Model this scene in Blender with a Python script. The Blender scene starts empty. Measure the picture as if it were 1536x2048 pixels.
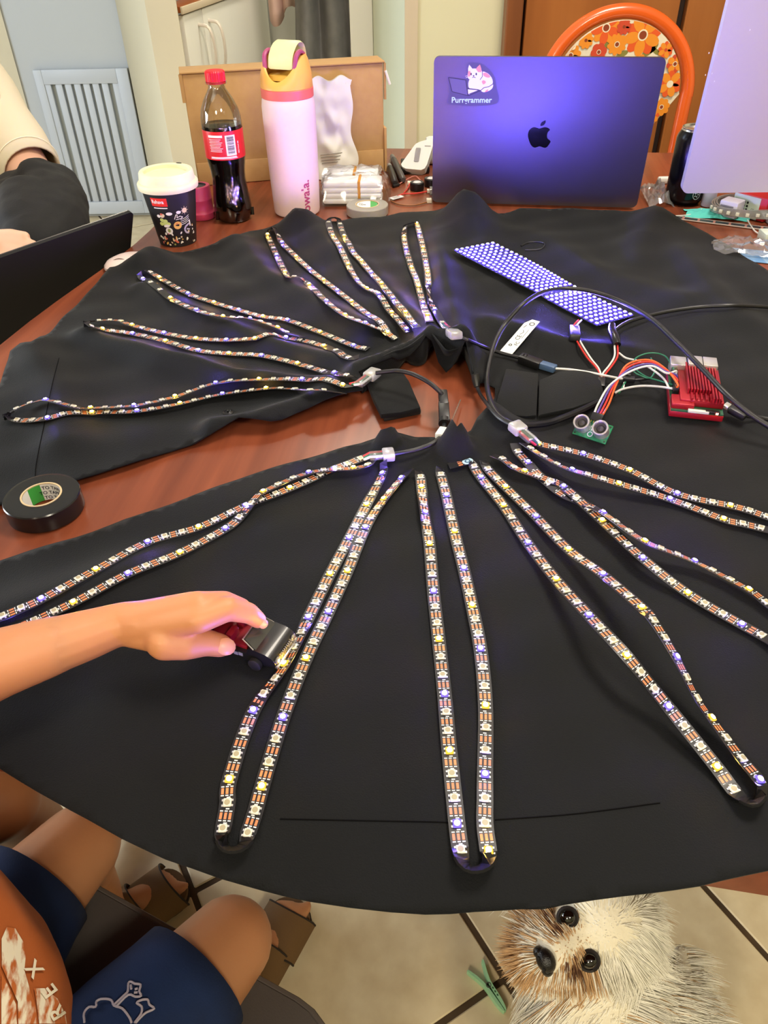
import bpy, bmesh, math, random
import numpy as np
from mathutils import Vector, Matrix, noise, geometry
from mathutils.bvhtree import BVHTree
random.seed(7)
S = bpy.context.scene
COL = S.collection
rad = math.radians
V = Vector
# ------------------------------------------------------------------ camera
FPX, TH, CAMZ, ROLL = 1538.0, rad(39.0), 1.187, rad(-1.2)
F = V((0, math.cos(TH), -math.sin(TH)))
_u = V((0, math.sin(TH), math.cos(TH)))
_r = V((1, 0, 0))
R = _r * math.cos(ROLL) + _u * math.sin(ROLL)
U = _u * math.cos(ROLL) - _r * math.sin(ROLL)
C0 = V((0, 0, CAMZ))
cd = bpy.data.cameras.new('camera')
cd.sensor_fit = 'VERTICAL'; cd.sensor_height = 24.0; cd.lens = FPX / 2048.0 * 24.0
cd.clip_start = 0.02
cam = bpy.data.objects.new('camera', cd); COL.objects.link(cam)
cam.matrix_world = Matrix(((R.x, U.x, -F.x, 0), (R.y, U.y, -F.y, 0), (R.z, U.z, -F.z, CAMZ), (0, 0, 0, 1)))
S.camera = cam
# ------------------------------------------------------------------ world, lamps, exposure
w = bpy.data.worlds.new('world'); S.world = w; w.use_nodes = True
w.node_tree.nodes['Background'].inputs[0].default_value = (0.9, 0.95, 1.0, 1)
w.node_tree.nodes['Background'].inputs[1].default_value = 0.3
def area(name, loc, target, size, power, col):
    l = bpy.data.lights.new(name, 'AREA'); l.shape = 'RECTANGLE'; l.size, l.size_y = size
    l.energy = power; l.color = col
    o = bpy.data.objects.new(name, l); COL.objects.link(o); o.location = loc
    o.rotation_euler = (V(target) - V(loc)).to_track_quat('-Z', 'Y').to_euler()
    return o
area('ceiling_lamp_light', (0.70, 1.00, 2.5), (0.4, 1.0, 0), (0.6, 0.6), 36, (1.0, 0.90, 0.76))
area('rear_ceiling_lamp_light', (-1.0, -1.7, 2.3), (0.0, 0.3, 0), (0.5, 0.5), 36, (1.0, 0.88, 0.66))
area('window_light', (-2.55, 2.2, 1.5), (-1.0, 3.4, 0.6), (1.2, 1.3), 30, (0.62, 0.78, 1.0))
area('side_window_light', (-2.6, 0.95, 0.95), (-0.2, 0.5, 0), (0.9, 1.0), 75, (0.84, 0.92, 1.0))
area('hall_fill_light', (0.05, 2.80, 2.55), (0.0, 2.9, 0), (0.4, 0.4), 40, (1.0, 0.96, 0.82))  # unseen fill, placed to brighten the cupboard front and recess
area('rear_right_fill_light', (0.75, -1.25, 2.5), (0.1, 0.4, 0), (0.4, 0.4), 30, (1.0, 0.90, 0.70))  # added fill that brightens the floor and legs; no known lamp
vs = S.view_settings
vs.view_transform = 'Standard'; vs.look = 'None'; vs.exposure = 0.0; vs.gamma = 1.0; vs.use_curve_mapping = False
S.cycles.use_denoising = True
S.cycles.max_bounces = 6; S.cycles.diffuse_bounces = 3; S.cycles.glossy_bounces = 3
S.cycles.transparent_max_bounces = 12; S.cycles.transmission_bounces = 4
S.cycles.caustics_reflective = False; S.cycles.caustics_refractive = False
S.cycles.sample_clamp_indirect = 4.0

# ------------------------------------------------------------------ helpers: image geometry
def ray(x, y): return F + R * ((x - 768.0) / FPX) + U * ((1024.0 - y) / FPX)
def P(x, y, z):
    d = ray(x, y); return C0 + d * ((z - CAMZ) / d.z)
def PY(x, y, Y):
    d = ray(x, y); return C0 + d * (Y / d.y)
def PD(x, y, D): return C0 + ray(x, y) * D
TZ = 0.75

# ------------------------------------------------------------------ helpers: materials
def lin(c):
    c = c / 255.0
    return c / 12.92 if c <= 0.04045 else ((c + 0.055) / 1.055) ** 2.4
def rgb(c): return (lin(c[0]), lin(c[1]), lin(c[2]), 1.0)
MATS = {}
def mat(name, c, rough=0.5, metal=0.0, var=None, bump=None, emit=None, coat=0, sheen=0, trans=0, spec=0.5, aniso=None):
    if name in MATS: return MATS[name]
    m = bpy.data.materials.new(name); m.use_nodes = True
    nt = m.node_tree; b = nt.nodes['Principled BSDF']
    b.inputs['Base Color'].default_value = rgb(c)
    b.inputs['Roughness'].default_value = rough; b.inputs['Metallic'].default_value = metal
    b.inputs['Specular IOR Level'].default_value = spec
    b.inputs['Coat Weight'].default_value = coat; b.inputs['Sheen Weight'].default_value = sheen
    b.inputs['Transmission Weight'].default_value = trans
    if emit:
        b.inputs['Emission Color'].default_value = (*emit[0], 1); b.inputs['Emission Strength'].default_value = emit[1]
    tc = None
    if var or bump:
        tc = nt.nodes.new('ShaderNodeTexCoord')
    if var:      # (scale xyz, second colour, sharpness)
        mp = nt.nodes.new('ShaderNodeMapping'); sc = var[0]
        mp.inputs['Scale'].default_value = sc if isinstance(sc, tuple) else (sc, sc, sc)
        if len(var) > 3: mp.inputs['Rotation'].default_value = (0, 0, var[3])
        nt.links.new(tc.outputs['Object'], mp.inputs[0])
        n = nt.nodes.new('ShaderNodeTexNoise'); n.inputs['Scale'].default_value = 1.0; n.inputs['Detail'].default_value = 5
        nt.links.new(mp.outputs[0], n.inputs['Vector'])
        r = nt.nodes.new('ShaderNodeValToRGB')
        k = var[2] if len(var) > 2 else 0.2
        r.color_ramp.elements[0].position = 0.5 - k; r.color_ramp.elements[1].position = 0.5 + k
        r.color_ramp.elements[0].color = rgb(c); r.color_ramp.elements[1].color = rgb(var[1])
        nt.links.new(n.outputs[0], r.inputs[0]); nt.links.new(r.outputs[0], b.inputs['Base Color'])
    if bump:     # (scale, strength)
        n2 = nt.nodes.new('ShaderNodeTexNoise'); sc = bump[0]
        mp2 = nt.nodes.new('ShaderNodeMapping'); mp2.inputs['Scale'].default_value = sc if isinstance(sc, tuple) else (sc, sc, sc)
        n2.inputs['Scale'].default_value = 1.0; n2.inputs['Detail'].default_value = 3
        nt.links.new(tc.outputs['Object'], mp2.inputs[0]); nt.links.new(mp2.outputs[0], n2.inputs['Vector'])
        bp = nt.nodes.new('ShaderNodeBump'); bp.inputs['Strength'].default_value = bump[1]; bp.inputs['Distance'].default_value = 0.002
        nt.links.new(n2.outputs[0], bp.inputs['Height']); nt.links.new(bp.outputs[0], b.inputs['Normal'])
    MATS[name] = m
    return m
def clear(name, tint, gloss_rough=0.08, fac=0.12, milky=0.0):
    """thin clear plastic: transparent with a fresnel gloss and a little milkiness"""
    if name in MATS: return MATS[name]
    m = bpy.data.materials.new(name); m.use_nodes = True; nt = m.node_tree
    nt.nodes.remove(nt.nodes['Principled BSDF']); out = nt.nodes['Material Output']
    t = nt.nodes.new('ShaderNodeBsdfTransparent'); t.inputs[0].default_value = rgb(tint)
    g = nt.nodes.new('ShaderNodeBsdfGlossy'); g.inputs['Roughness'].default_value = gloss_rough
    d = nt.nodes.new('ShaderNodeBsdfDiffuse'); d.inputs[0].default_value = (0.75, 0.75, 0.73, 1)
    mx0 = nt.nodes.new('ShaderNodeMixShader'); mx0.inputs[0].default_value = milky
    nt.links.new(t.outputs[0], mx0.inputs[1]); nt.links.new(d.outputs[0], mx0.inputs[2])
    lw = nt.nodes.new('ShaderNodeLayerWeight'); lw.inputs[0].default_value = 0.35
    ma = nt.nodes.new('ShaderNodeMath'); ma.operation = 'MULTIPLY_ADD'; ma.inputs[1].default_value = 0.6; ma.inputs[2].default_value = fac
    nt.links.new(lw.outputs['Fresnel'], ma.inputs[0])
    mx = nt.nodes.new('ShaderNodeMixShader')
    nt.links.new(ma.outputs[0], mx.inputs[0]); nt.links.new(mx0.outputs[0], mx.inputs[1]); nt.links.new(g.outputs[0], mx.inputs[2])
    nt.links.new(mx.outputs[0], out.inputs[0])
    MATS[name] = m
    return m

# ------------------------------------------------------------------ helpers: meshes
def _merge(bm, tmp, mi, M=None):
    if M is not None: bmesh.ops.transform(tmp, matrix=M, verts=tmp.verts)
    for f in tmp.faces: f.material_index = mi
    me = bpy.data.meshes.new('t'); tmp.to_mesh(me); tmp.free(); bm.from_mesh(me); bpy.data.meshes.remove(me)
def box(bm, c, s, mi=0, M=None, bev=0.0, seg=2):
    t = bmesh.new(); bmesh.ops.create_cube(t, size=1.0)
    for v in t.verts: v.co = V((v.co.x * s[0], v.co.y * s[1], v.co.z * s[2]))
    if bev > 0: bmesh.ops.bevel(t, geom=t.edges[:] + t.verts[:], offset=bev, segments=seg, profile=0.5, affect='EDGES')
    T = Matrix.Translation(V(c))
    _merge(bm, t, mi, (M @ T) if M is not None else T)
def tube(bm, pts, r, seg=8, mi=0, cap=True, flat=1.0):
    pts = [V(p) for p in pts]; n = len(pts)
    rr = r if isinstance(r, (list, tuple)) else [r] * n
    T = [(pts[min(i + 1, n - 1)] - pts[max(i - 1, 0)]).normalized() for i in range(n)]
    up = V((0, 0, 1)) if abs(T[0].z) < 0.9 else V((1, 0, 0))
    A = T[0].cross(up).normalized(); rings = []
    for i in range(n):
        A = (A - T[i] * A.dot(T[i])).normalized(); B = T[i].cross(A)
        rings.append([bm.verts.new(pts[i] + A * (math.cos(2 * math.pi * k / seg) * rr[i]) + B * (math.sin(2 * math.pi * k / seg) * rr[i] * flat)) for k in range(seg)])
    for i in range(n - 1):
        for k in range(seg):
            f = bm.faces.new((rings[i][k], rings[i][(k + 1) % seg], rings[i + 1][(k + 1) % seg], rings[i + 1][k])); f.material_index = mi
    if cap:
        f = bm.faces.new(rings[0][::-1]); f.material_index = mi
        f = bm.faces.new(rings[-1]); f.material_index = mi
def lathe(bm, prof, M=None, seg=32, mi=0, fn=None):
    """prof: list of (r,z) or (r,z,material); fn(r,z,angle) may alter the radius"""
    M = M or Matrix.Identity(4); rings = []
    for p in prof:
        r, z = p[0], p[1]
        if r < 1e-6: rings.append([bm.verts.new(M @ V((0, 0, z)))])
        else:
            rings.append([bm.verts.new(M @ V(((fn(r, z, 2 * math.pi * k / seg) if fn else r) * math.cos(2 * math.pi * k / seg),
                                            (fn(r, z, 2 * math.pi * k / seg) if fn else r) * math.sin(2 * math.pi * k / seg), z))) for k in range(seg)])
    for i in range(len(prof) - 1):
        a, b = rings[i], rings[i + 1]; m_ = prof[i + 1][2] if len(prof[i + 1]) > 2 else mi
        for k in range(seg):
            k2 = (k + 1) % seg
            if len(a) == 1 and len(b) == 1: continue
            if len(a) == 1: f = bm.faces.new((a[0], b[k], b[k2]))
            elif len(b) == 1: f = bm.faces.new((a[k], b[0], a[k2]))
            else: f = bm.faces.new((a[k], b[k], b[k2], a[k2]))
            f.material_index = m_
def poly(bm, pts, mi=0):
    f = bm.faces.new([bm.verts.new(V(p)) for p in pts]); f.material_index = mi; return f
def prism(bm, pts2, M, d0, d1, mi=0):
    """2-D outline in M's xy plane extruded from z=d0 to z=d1"""
    a = [bm.verts.new(M @ V((p[0], p[1], d0))) for p in pts2]; b = [bm.verts.new(M @ V((p[0], p[1], d1))) for p in pts2]
    n = len(a)
    fs = [bm.faces.new(b), bm.faces.new(a[::-1])]
    for i in range(n): fs.append(bm.faces.new((a[i], a[(i + 1) % n], b[(i + 1) % n], b[i])))
    for f in fs: f.material_index = mi
def rrect(w, h, r, n=5, cx=0, cy=0):
    o = []
    for (sx, sy, a0) in ((1, 1, 0), (-1, 1, 90), (-1, -1, 180), (1, -1, 270)):
        for k in range(n + 1):
            a = rad(a0 + 90.0 * k / n); o.append((cx + sx * (w / 2 - r) + r * math.cos(a), cy + sy * (h / 2 - r) + r * math.sin(a)))
    return o
def ellipse(rx, ry, n=20, cx=0, cy=0, a0=0):
    ca, sa = math.cos(a0), math.sin(a0)
    return [(cx + rx * math.cos(2 * math.pi * k / n) * ca - ry * math.sin(2 * math.pi * k / n) * sa,
             cy + rx * math.cos(2 * math.pi * k / n) * sa + ry * math.sin(2 * math.pi * k / n) * ca) for k in range(n)]
def crom(pts, step=None, n=8):
    """Catmull-Rom through tuples of any length"""
    p = [np.array(q, float) for q in pts]; out = []
    for i in range(len(p) - 1):
        a = p[i - 1] if i > 0 else 2 * p[0] - p[1]; b, c = p[i], p[i + 1]; d = p[i + 2] if i + 2 < len(p) else 2 * c - b
        for k in range(n):
            t = k / n
            out.append(0.5 * ((2 * b) + (c - a) * t + (2 * a - 5 * b + 4 * c - d) * t * t + (3 * b - a - 3 * c + d) * t ** 3))
    out.append(p[-1]); return out
def frame(o, x, y):
    """matrix with origin o, x axis along x, z = x cross y"""
    x = V(x).normalized(); z = x.cross(V(y)).normalized(); y = z.cross(x)
    return Matrix(((x.x, y.x, z.x, o[0]), (x.y, y.y, z.y, o[1]), (x.z, y.z, z.z, o[2]), (0, 0, 0, 1)))
def finish(bm, name, mats, smooth=True, angle=35):
    me = bpy.data.meshes.new(name)
    bmesh.ops.recalc_face_normals(bm, faces=bm.faces)
    bm.to_mesh(me); bm.free()
    for m in (mats if isinstance(mats, (list, tuple)) else [mats]): me.materials.append(m)
    if smooth:
        me.polygons.foreach_set('use_smooth', [True] * len(me.polygons)); me.set_sharp_from_angle(angle=rad(angle))
    return me
def link(name, data, parent=None, local=False):
    o = bpy.data.objects.new(name, data); COL.objects.link(o)
    if parent is not None:
        o.parent = parent
        if not local and parent.data is None: o.matrix_parent_inverse = parent.matrix_basis.inverted()
    return o
def put(bm, name, mats, parent=None, local=False, smooth=True, angle=35):
    return link(name, finish(bm, name, mats, smooth, angle), parent, local)
def tag(o, label, cat, group=None, kind=None):
    o['label'] = label; o['category'] = cat
    if group: o['group'] = group
    if kind: o['kind'] = kind
    return o
def thing(name, label, cat, loc=(0, 0, 0), group=None, M=None):
    o = bpy.data.objects.new(name, None); COL.objects.link(o); o.empty_display_size = 0.02
    if M is not None: o.matrix_basis = M
    else: o.location = loc
    return tag(o, label, cat, group)
def copy_tree(o, parent=None):
    c = o.copy(); COL.objects.link(c)
    if parent is not None: c.parent = parent
    for ch in list(o.children): copy_tree(ch, c)
    return c
def struct(bm, name, m, smooth=False, parent=None):
    o = put(bm, name, m, parent, smooth=smooth)
    if parent is None: o['kind'] = 'structure'
    return o
def NB(): return bmesh.new()
_fc = {}
def text_bm(bm, s, size, M, mi=0, bold=False, stretch=1.0, depth=0.0002, fn=None, align='LEFT'):
    """flat lettering as a mesh; fn maps (x,y) to a point on a curved surface"""
    cu = bpy.data.curves.new('t', 'FONT'); cu.body = s; cu.size = size; cu.align_x = align; cu.resolution_u = 3
    if bold: cu.offset = size * 0.018
    ob = bpy.data.objects.new('t', cu); COL.objects.link(ob)
    bpy.context.view_layer.update()
    me = bpy.data.meshes.new_from_object(ob.evaluated_get(bpy.context.evaluated_depsgraph_get()))
    bpy.data.objects.remove(ob); bpy.data.curves.remove(cu)
    t = bmesh.new(); t.from_mesh(me); bpy.data.meshes.remove(me)
    for v in t.verts:
        x, y = v.co.x * stretch, v.co.y
        v.co = V(fn(x, y)) if fn else M @ V((x, y, depth))
    _merge(bm, t, mi)
def capsule(bm, p0, r0, p1, r1, seg=14, mi=0):
    p0, p1 = V(p0), V(p1); ax = p1 - p0; L = ax.length
    if L < 1e-6: ax = V((0, 0, 1)); L = 1e-6
    q = ax.to_track_quat('Z', 'X').to_matrix().to_4x4(); M = Matrix.Translation(p0) @ q
    pr = [(0, -r0)] + [(r0 * math.sin(rad(a)), -r0 * math.cos(rad(a))) for a in (25, 50, 75, 90)]
    pr += [(r1 * math.sin(rad(a)), L - r1 * math.cos(rad(a))) for a in (90, 105, 130, 155)] + [(0, L + r1)]
    lathe(bm, pr, M, seg, mi)
def ellipsoid(bm, c, r, M3=None, mi=0, seg=20):
    t = bmesh.new(); bmesh.ops.create_uvsphere(t, u_segments=seg, v_segments=seg // 2, radius=1.0)
    M = Matrix.Translation(V(c)) @ ((M3.to_4x4()) if M3 is not None else Matrix.Identity(4)) @ Matrix.Diagonal((r[0], r[1], r[2], 1))
    _merge(bm, t, mi, M)
def chain(bm, nodes, seg=14):
    for a, b in zip(nodes[:-1], nodes[1:]): capsule(bm, a[0], a[1], b[0], b[1], seg)
def blob(bm, voxel, smooth=6, factor=0.5):
    """one continuous skin over overlapping volumes"""
    me = bpy.data.meshes.new('b'); bmesh.ops.recalc_face_normals(bm, faces=bm.faces); bm.to_mesh(me); bm.free()
    ob = bpy.data.objects.new('b', me); COL.objects.link(ob)
    m = ob.modifiers.new('r', 'REMESH'); m.mode = 'VOXEL'; m.voxel_size = voxel
    s = ob.modifiers.new('s', 'SMOOTH'); s.iterations = smooth; s.factor = factor
    bpy.context.view_layer.update()
    out = bpy.data.meshes.new_from_object(ob.evaluated_get(bpy.context.evaluated_depsgraph_get()))
    bpy.data.objects.remove(ob); bpy.data.meshes.remove(me)
    out.polygons.foreach_set('use_smooth', [True] * len(out.polygons))
    return out
def bvh_of(me):
    return BVHTree.FromPolygons([v.co for v in me.vertices], [p.vertices for p in me.polygons])
def hit(bvh, x, y, off=0.0006):
    d = ray(x, y).normalized(); h = bvh.ray_cast(C0, d)
    if h[0] is None: return None
    n = h[1] if h[1].dot(d) < 0 else -h[1]
    return h[0] + n * off
# ================================================================== ROOM
M_wall = mat('cream_wall_paint', (212, 208, 172), 0.75, var=(1.3, (206, 202, 166), 0.3), bump=(60, 0.05))
M_wall2 = mat('grey_white_wall_paint', (190, 194, 196), 0.75, bump=(60, 0.05))
M_white = mat('white_painted_board', (232, 228, 216), 0.5, bump=(40, 0.04))
M_ceil = mat('ceiling_white', (238, 236, 230), 0.9)
FX0, FX1, FY0, FY1 = -2.7, 2.2, -2.2, 3.95
# floor: a slab with proud tiles and recessed grout
bm = NB(); box(bm, ((FX0 + FX1) / 2, (FY0 + FY1) / 2, -0.022), (FX1 - FX0, FY1 - FY0, 0.04))
floor = struct(bm, 'floor', mat('grout_brown', (86, 66, 44), 0.95, var=(30, (66, 52, 36))))
M_tile = mat('beige_ceramic_tile', (236, 220, 184), 0.42, var=((24, 24, 24), (216, 196, 158), 0.22), bump=(90, 0.06))
TS = 0.338; ta = V((0.49, -0.872, 0)); tb = V((0.872, 0.49, 0)); tor = P(1010, 1957, 0.0)
bm = NB(); box(bm, (0, 0, 0), (TS - 0.009, TS - 0.009, 0.008), bev=0.0018, seg=1)
tile_me = finish(bm, 'tile', M_tile)
ang = math.atan2(tb.y, tb.x)
for i in range(-14, 14):
    for j in range(-14, 14):
        c = tor + ta * ((i + 0.5) * TS) + tb * ((j + 0.5) * TS)
        if not (-1.9 < c.x < 1.1 and -0.3 < c.y < 3.9): continue
        o = link('tile', tile_me, floor); o.location = (c.x, c.y, -0.0035); o.rotation_euler = (0, 0, ang)
def wallbox(name, x0, x1, y0, y1, z0, z1, m):
    b = NB(); box(b, ((x0 + x1) / 2, (y0 + y1) / 2, (z0 + z1) / 2), (x1 - x0, y1 - y0, z1 - z0)); return struct(b, name, m)
def slabwall(name, a, b_, th, z1, m, z0=0.0):
    """vertical wall from plan point a to b_, thickness th to the left of the direction"""
    a, b_ = V((*a, 0)), V((*b_, 0)); d = (b_ - a); n = V((-d.y, d.x, 0)).normalized() * th
    q = NB(); prism(q, [(p.x, p.y) for p in (a, b_, b_ + n, a + n)], Matrix.Identity(4), z0, z1); return struct(q, name, m)
wallbox('wall_far', FX0, 0.30, 3.75, 3.95, 0, 2.6, M_wall2)
wallbox('wall_left', FX0 - 0.1, FX0, FY0, FY1, 0, 2.6, M_wall)
wallbox('wall_right', FX1, FX1 + 0.1, FY0, FY1, 0, 2.6, M_wall)
wallbox('wall_front', FX0, FX1, FY0 - 0.1, FY0, 0, 2.6, M_wall)
wallbox('ceiling', FX0, FX1, FY0, FY1, 2.6, 2.7, M_ceil)
# right-hand back wall with the wooden doors
wy = 2.45
xa = PY(834, 200, wy).x; xb = PY(1004, 60, wy).x
wallbox('wall_back', xa, FX1, wy, wy + 0.12, 0, 2.6, M_wall)
slabwall('wall_corner', (PY(745, 60, 2.95).x, 2.95), (xa - 0.035, wy + 0.02), 0.06, 2.6, mat('pale_green_wall_paint', (204, 208, 184), 0.75))
wallbox('wall_end_face', xa - 0.035, xa, wy - 0.004, wy + 0.1, 0, 2.6, mat('shaded_corner_beige', (196, 180, 152), 0.7))  # wall end's side face, its darker shading put into the colour
M_wood = mat('brown_door_veneer', (172, 106, 50), 0.35, var=((14, 14, 1.2), (142, 82, 36), 0.3), coat=0.2)
M_wdark = mat('dark_door_gap', (40, 22, 10), 0.8)
xg = PY(1345, 75, wy).x
b = NB(); box(b, (xb + 0.022, wy - 0.03, 1.1), (0.044, 0.06, 2.2), bev=0.004); struct(b, 'trim_2', mat('door_frame_wood', (128, 74, 34), 0.4, var=((20, 20, 1.5), (104, 56, 24))))
wallbox('trim_3', xb + 0.044, FX1, wy - 0.012, wy, 0.0, 2.2, M_wdark)
b = NB(); box(b, ((xb + 0.05 + xg - 0.007) / 2, wy - 0.028, 1.09), (xg - 0.014 - xb - 0.05, 0.03, 2.16), bev=0.003); struct(b, 'door_1', M_wood)
b = NB(); box(b, ((xg + 0.007 + xg + 0.62) / 2, wy - 0.028, 1.09), (0.606, 0.03, 2.16), bev=0.003); struct(b, 'door_2', M_wood)
# partition at the left: end face, splayed bluish side, and the far wall with the grille
e0 = PY(356, 30, 2.48); e1 = PY(294, 30, 2.48); fc = PY(230, 0, 3.74)
q = NB(); prism(q, [(e0.x, e0.y), (e1.x, e1.y), (fc.x, 3.74), (fc.x + 0.06, 3.74), (e0.x - 0.068, 2.492), (e0.x, 2.484)], Matrix.Identity(4), 0, 2.6)
struct(q, 'wall_partition', mat('beige_wall_paint', (196, 186, 158), 0.75, bump=(60, 0.05)))
q0 = PY(40, 200, 3.0); slabwall('wall_return', (FX0, 3.2), (PY(12, 60, 3.74).x, 3.74), 0.1, 2.6, mat('return_wall_paint', (220, 212, 188), 0.75))  # pale beige wall face, one even colour
# vent grille
g0, g1 = PY(65, 140, 3.72), PY(257, 138, 3.72)
gx0, gx1, gz1 = g0.x, g1.x - 0.005, g0.z; gz0 = 0.02
vent = thing('vent_grille', 'pale grey louvred return-air vent grille low on the far wall', 'vent', ((gx0 + gx1) / 2, 3.74, gz0))
M_vent = mat('vent_enamel', (192, 198, 206), 0.45)
b = NB(); box(b, ((gx0 + gx1) / 2, 3.742, (gz0 + gz1) / 2), (gx1 - gx0 - 0.02, 0.006, gz1 - gz0 - 0.02)); put(b, 'backing', mat('vent_shadow_grey', (176, 182, 180), 0.8), vent)
W_, H_ = gx1 - gx0, gz1 - gz0
b = NB()
for (x0, x1, z0, z1) in ((gx0, gx0 + 0.035, gz0, gz1), (gx1 - 0.05, gx1, gz0, gz1), (gx0 + 0.035, gx1 - 0.05, gz0, gz0 + 0.055), (gx0 + 0.035, gx1 - 0.05, gz1 - 0.055, gz1)):
    box(b, ((x0 + x1) / 2, 3.725, (z0 + z1) / 2), (x1 - x0, 0.024, z1 - z0), bev=0.002)
put(b, 'frame', M_vent, vent)
n = 8; sx0, sx1 = gx0 + 0.035, gx1 - 0.05; pitch = (sx1 - sx0) / n
b = NB(); box(b, (0, 0, 0), (pitch * 0.70, 0.018, H_ - 0.11), bev=0.002); sl = finish(b, 'slat', M_vent)
for k in range(n):
    o = link('slat', sl, vent); o.location = (sx0 + pitch * (k + (0.29 if k == 0 else 0.5 if k < n - 1 else 0.71)), 3.727, (gz0 + gz1) / 2)
# white cupboard with a wooden top whose doors look to the right
c0 = P(356, 31, 0.92); c1 = P(437, 2, 0.92); dv = (c1 - c0); dv.z = 0; dv.normalize(); nv = V((-dv.y, dv.x, 0))
Lc = 0.86; cM = frame(c0 + V((0, 0, -0.92)), dv, nv)
cup = thing('sideboard', 'white sideboard with brown wooden top and bow handles by the wall', 'cabinet', M=cM)
b = NB(); box(b, (Lc / 2, 0.03, 0.44), (Lc, 0.05, 0.86), bev=0.002); put(b, 'body', M_white, cup, local=True)
b = NB(); box(b, (Lc / 2, 0.020, 0.934), (Lc + 0.02, 0.066, 0.016), bev=0.003); put(b, 'worktop', mat('orange_brown_worktop', (150, 78, 24), 0.3, var=((8, 30, 8), (128, 62, 18))), cup, local=True)
b = NB(); box(b, (Lc / 2, -0.016, 0.932), (Lc + 0.02, 0.006, 0.018), bev=0.001); put(b, 'edge_strip', mat('cream_edging', (214, 196, 168), 0.5), cup, local=True)
for k in range(2):
    x0, dw = (0.004, 0.155) if k == 0 else (0.165, Lc - 0.17)
    b = NB(); box(b, (x0 + dw / 2, -0.004, 0.490), (dw, 0.018, 0.86), bev=0.003); d = put(b, 'door', M_white, cup, local=True)
    hx = 0.16 + (-0.045 if k == 0 else 0.045)
    b = NB(); tube(b, crom([(hx, -0.012, 0.73), (hx, -0.045, 0.76), (hx, -0.055, 0.82), (hx, -0.045, 0.875), (hx, -0.012, 0.885)], n=4), 0.005, 8)
    put(b, 'handle', mat('pale_handle_metal', (226, 216, 204), 0.3, 0.3), d, local=True)
    if k == 0:
        b = NB(); tube(b, crom([(hx, -0.03, 0.742), (hx - 0.006, -0.032, 0.68), (hx + 0.012, -0.032, 0.60)], n=4), [0.008, 0.009, 0.01, 0.01, 0.011, 0.011, 0.012, 0.012, 0.012], 8, flat=0.4)
        put(b, 'tie', mat('olive_ribbon', (176, 158, 40), 0.6), d, local=True)
# recess with hung clothes
wallbox('wall_recess', -0.60, PY(745, 60, 2.95).x + 0.05, 3.45, 3.55, 0, 2.6, mat('recess_grey_paint', (176, 174, 164), 0.8))
q = NB(); a0 = PY(700, 60, 2.93).x; a1 = PY(746, 60, 2.93).x
box(q, ((a0 + a1) / 2, 2.95, 1.0), (a1 - a0, 0.03, 2.0), bev=0.003); struct(q, 'trim_4', mat('white_gloss_panel', (232, 230, 222), 0.45))
def drape(name, pxtop, pxbot, Y, zt, zb, amp, m, label, folds=3.0, ph=0.0):
    b = NB(); nx, nz = 30, 16; x0, x1 = pxtop; y0_, y1_ = pxbot
    g = []
    for j in range(nz + 1):
        v = j / nz; z = zt + (zb - zt) * v; row = []
        for i in range(nx + 1):
            u = i / nx; xx = (x0 + (x1 - x0) * u) * (1 - v) + (y0_ + (y1_ - y0_) * u) * v
            row.append(b.verts.new((xx, Y + amp * math.sin(u * folds * 6.283 + ph + v * 0.8) + 0.3 * amp * math.sin(u * 17 + v * 3), z - 0.03 * math.sin(u * 5 + ph) * v)))
        g.append(row)
    for j in range(nz):
        for i in range(nx): b.faces.new((g[j][i], g[j][i + 1], g[j + 1][i + 1], g[j + 1][i]))
    o = put(b, name, m, angle=80); so = o.modifiers.new('thick', 'SOLIDIFY'); so.thickness = 0.006
    return tag(o, label, 'clothing')
Yc = 3.0
drape('hanging_coat', (PY(610, 0, Yc).x, PY(668, 0, Yc).x), (PY(588, 150, Yc).x, PY(722, 150, Yc).x), Yc, 1.45, 0.55, 0.035, mat('grey_wool', (122, 120, 118), 0.9, var=(20, (104, 103, 102))), 'long grey coat hanging in the recess behind the tumbler', 2.2, 1.0)
drape('hanging_garment', (PY(528, 0, 3.2).x, PY(572, 0, 3.2).x), (PY(540, 30, 3.2).x, PY(588, 30, 3.2).x), 3.2, 1.5, PY(560, 32, 3.2).z, 0.02, mat('dusty_pink_cloth', (206, 172, 160), 0.9), 'dusty pink garment hanging in the recess, only its hem in sight', 2.0, 0.4)

# ================================================================== TABLE
M_table = mat('mahogany_varnish', (140, 74, 48), 0.27, var=((48, 2.4, 48), (102, 50, 32), 0.26, rad(10)), coat=0.0, spec=0.4)
tr = rad(-8.0); tx = V((math.cos(tr), math.sin(tr), 0)); ty = V((-math.sin(tr), math.cos(tr), 0))
tn = P(1536, 1738, TZ)                       # a point of the near edge
tl = P(288, 470, TZ)                         # a point of the left edge
tf = P(790, 297, TZ)                         # a point of the far edge
near_s = tn.dot(ty); far_s = tf.dot(ty); left_s = tl.dot(tx); right_s = 1.30
near_s += 0.0
nA, nB = P(0, 1496, TZ), P(1536, 1738, TZ); nv_ = V((-(nB - nA).y, (nB - nA).x, 0)).normalized()
def near_d(X, Y): return (nA.x - X) * nv_.x + (nA.y - Y) * nv_.y      # >0 beyond the near edge
tc = tx * ((left_s + right_s) / 2) + ty * ((near_s + far_s) / 2)
tM = frame((tc.x, tc.y, 0), tx, ty)
table = thing('dining_table', 'reddish brown varnished wooden table under the black skirt', 'table', M=tM)
tw, td = right_s - left_s, far_s - near_s
tA, tB, tC = P(0, 690, TZ), P(271, 487, TZ), P(390, 366, TZ)
ti = tM.inverted()
def tloc(p): q = ti @ p; return (q.x, q.y)
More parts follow.
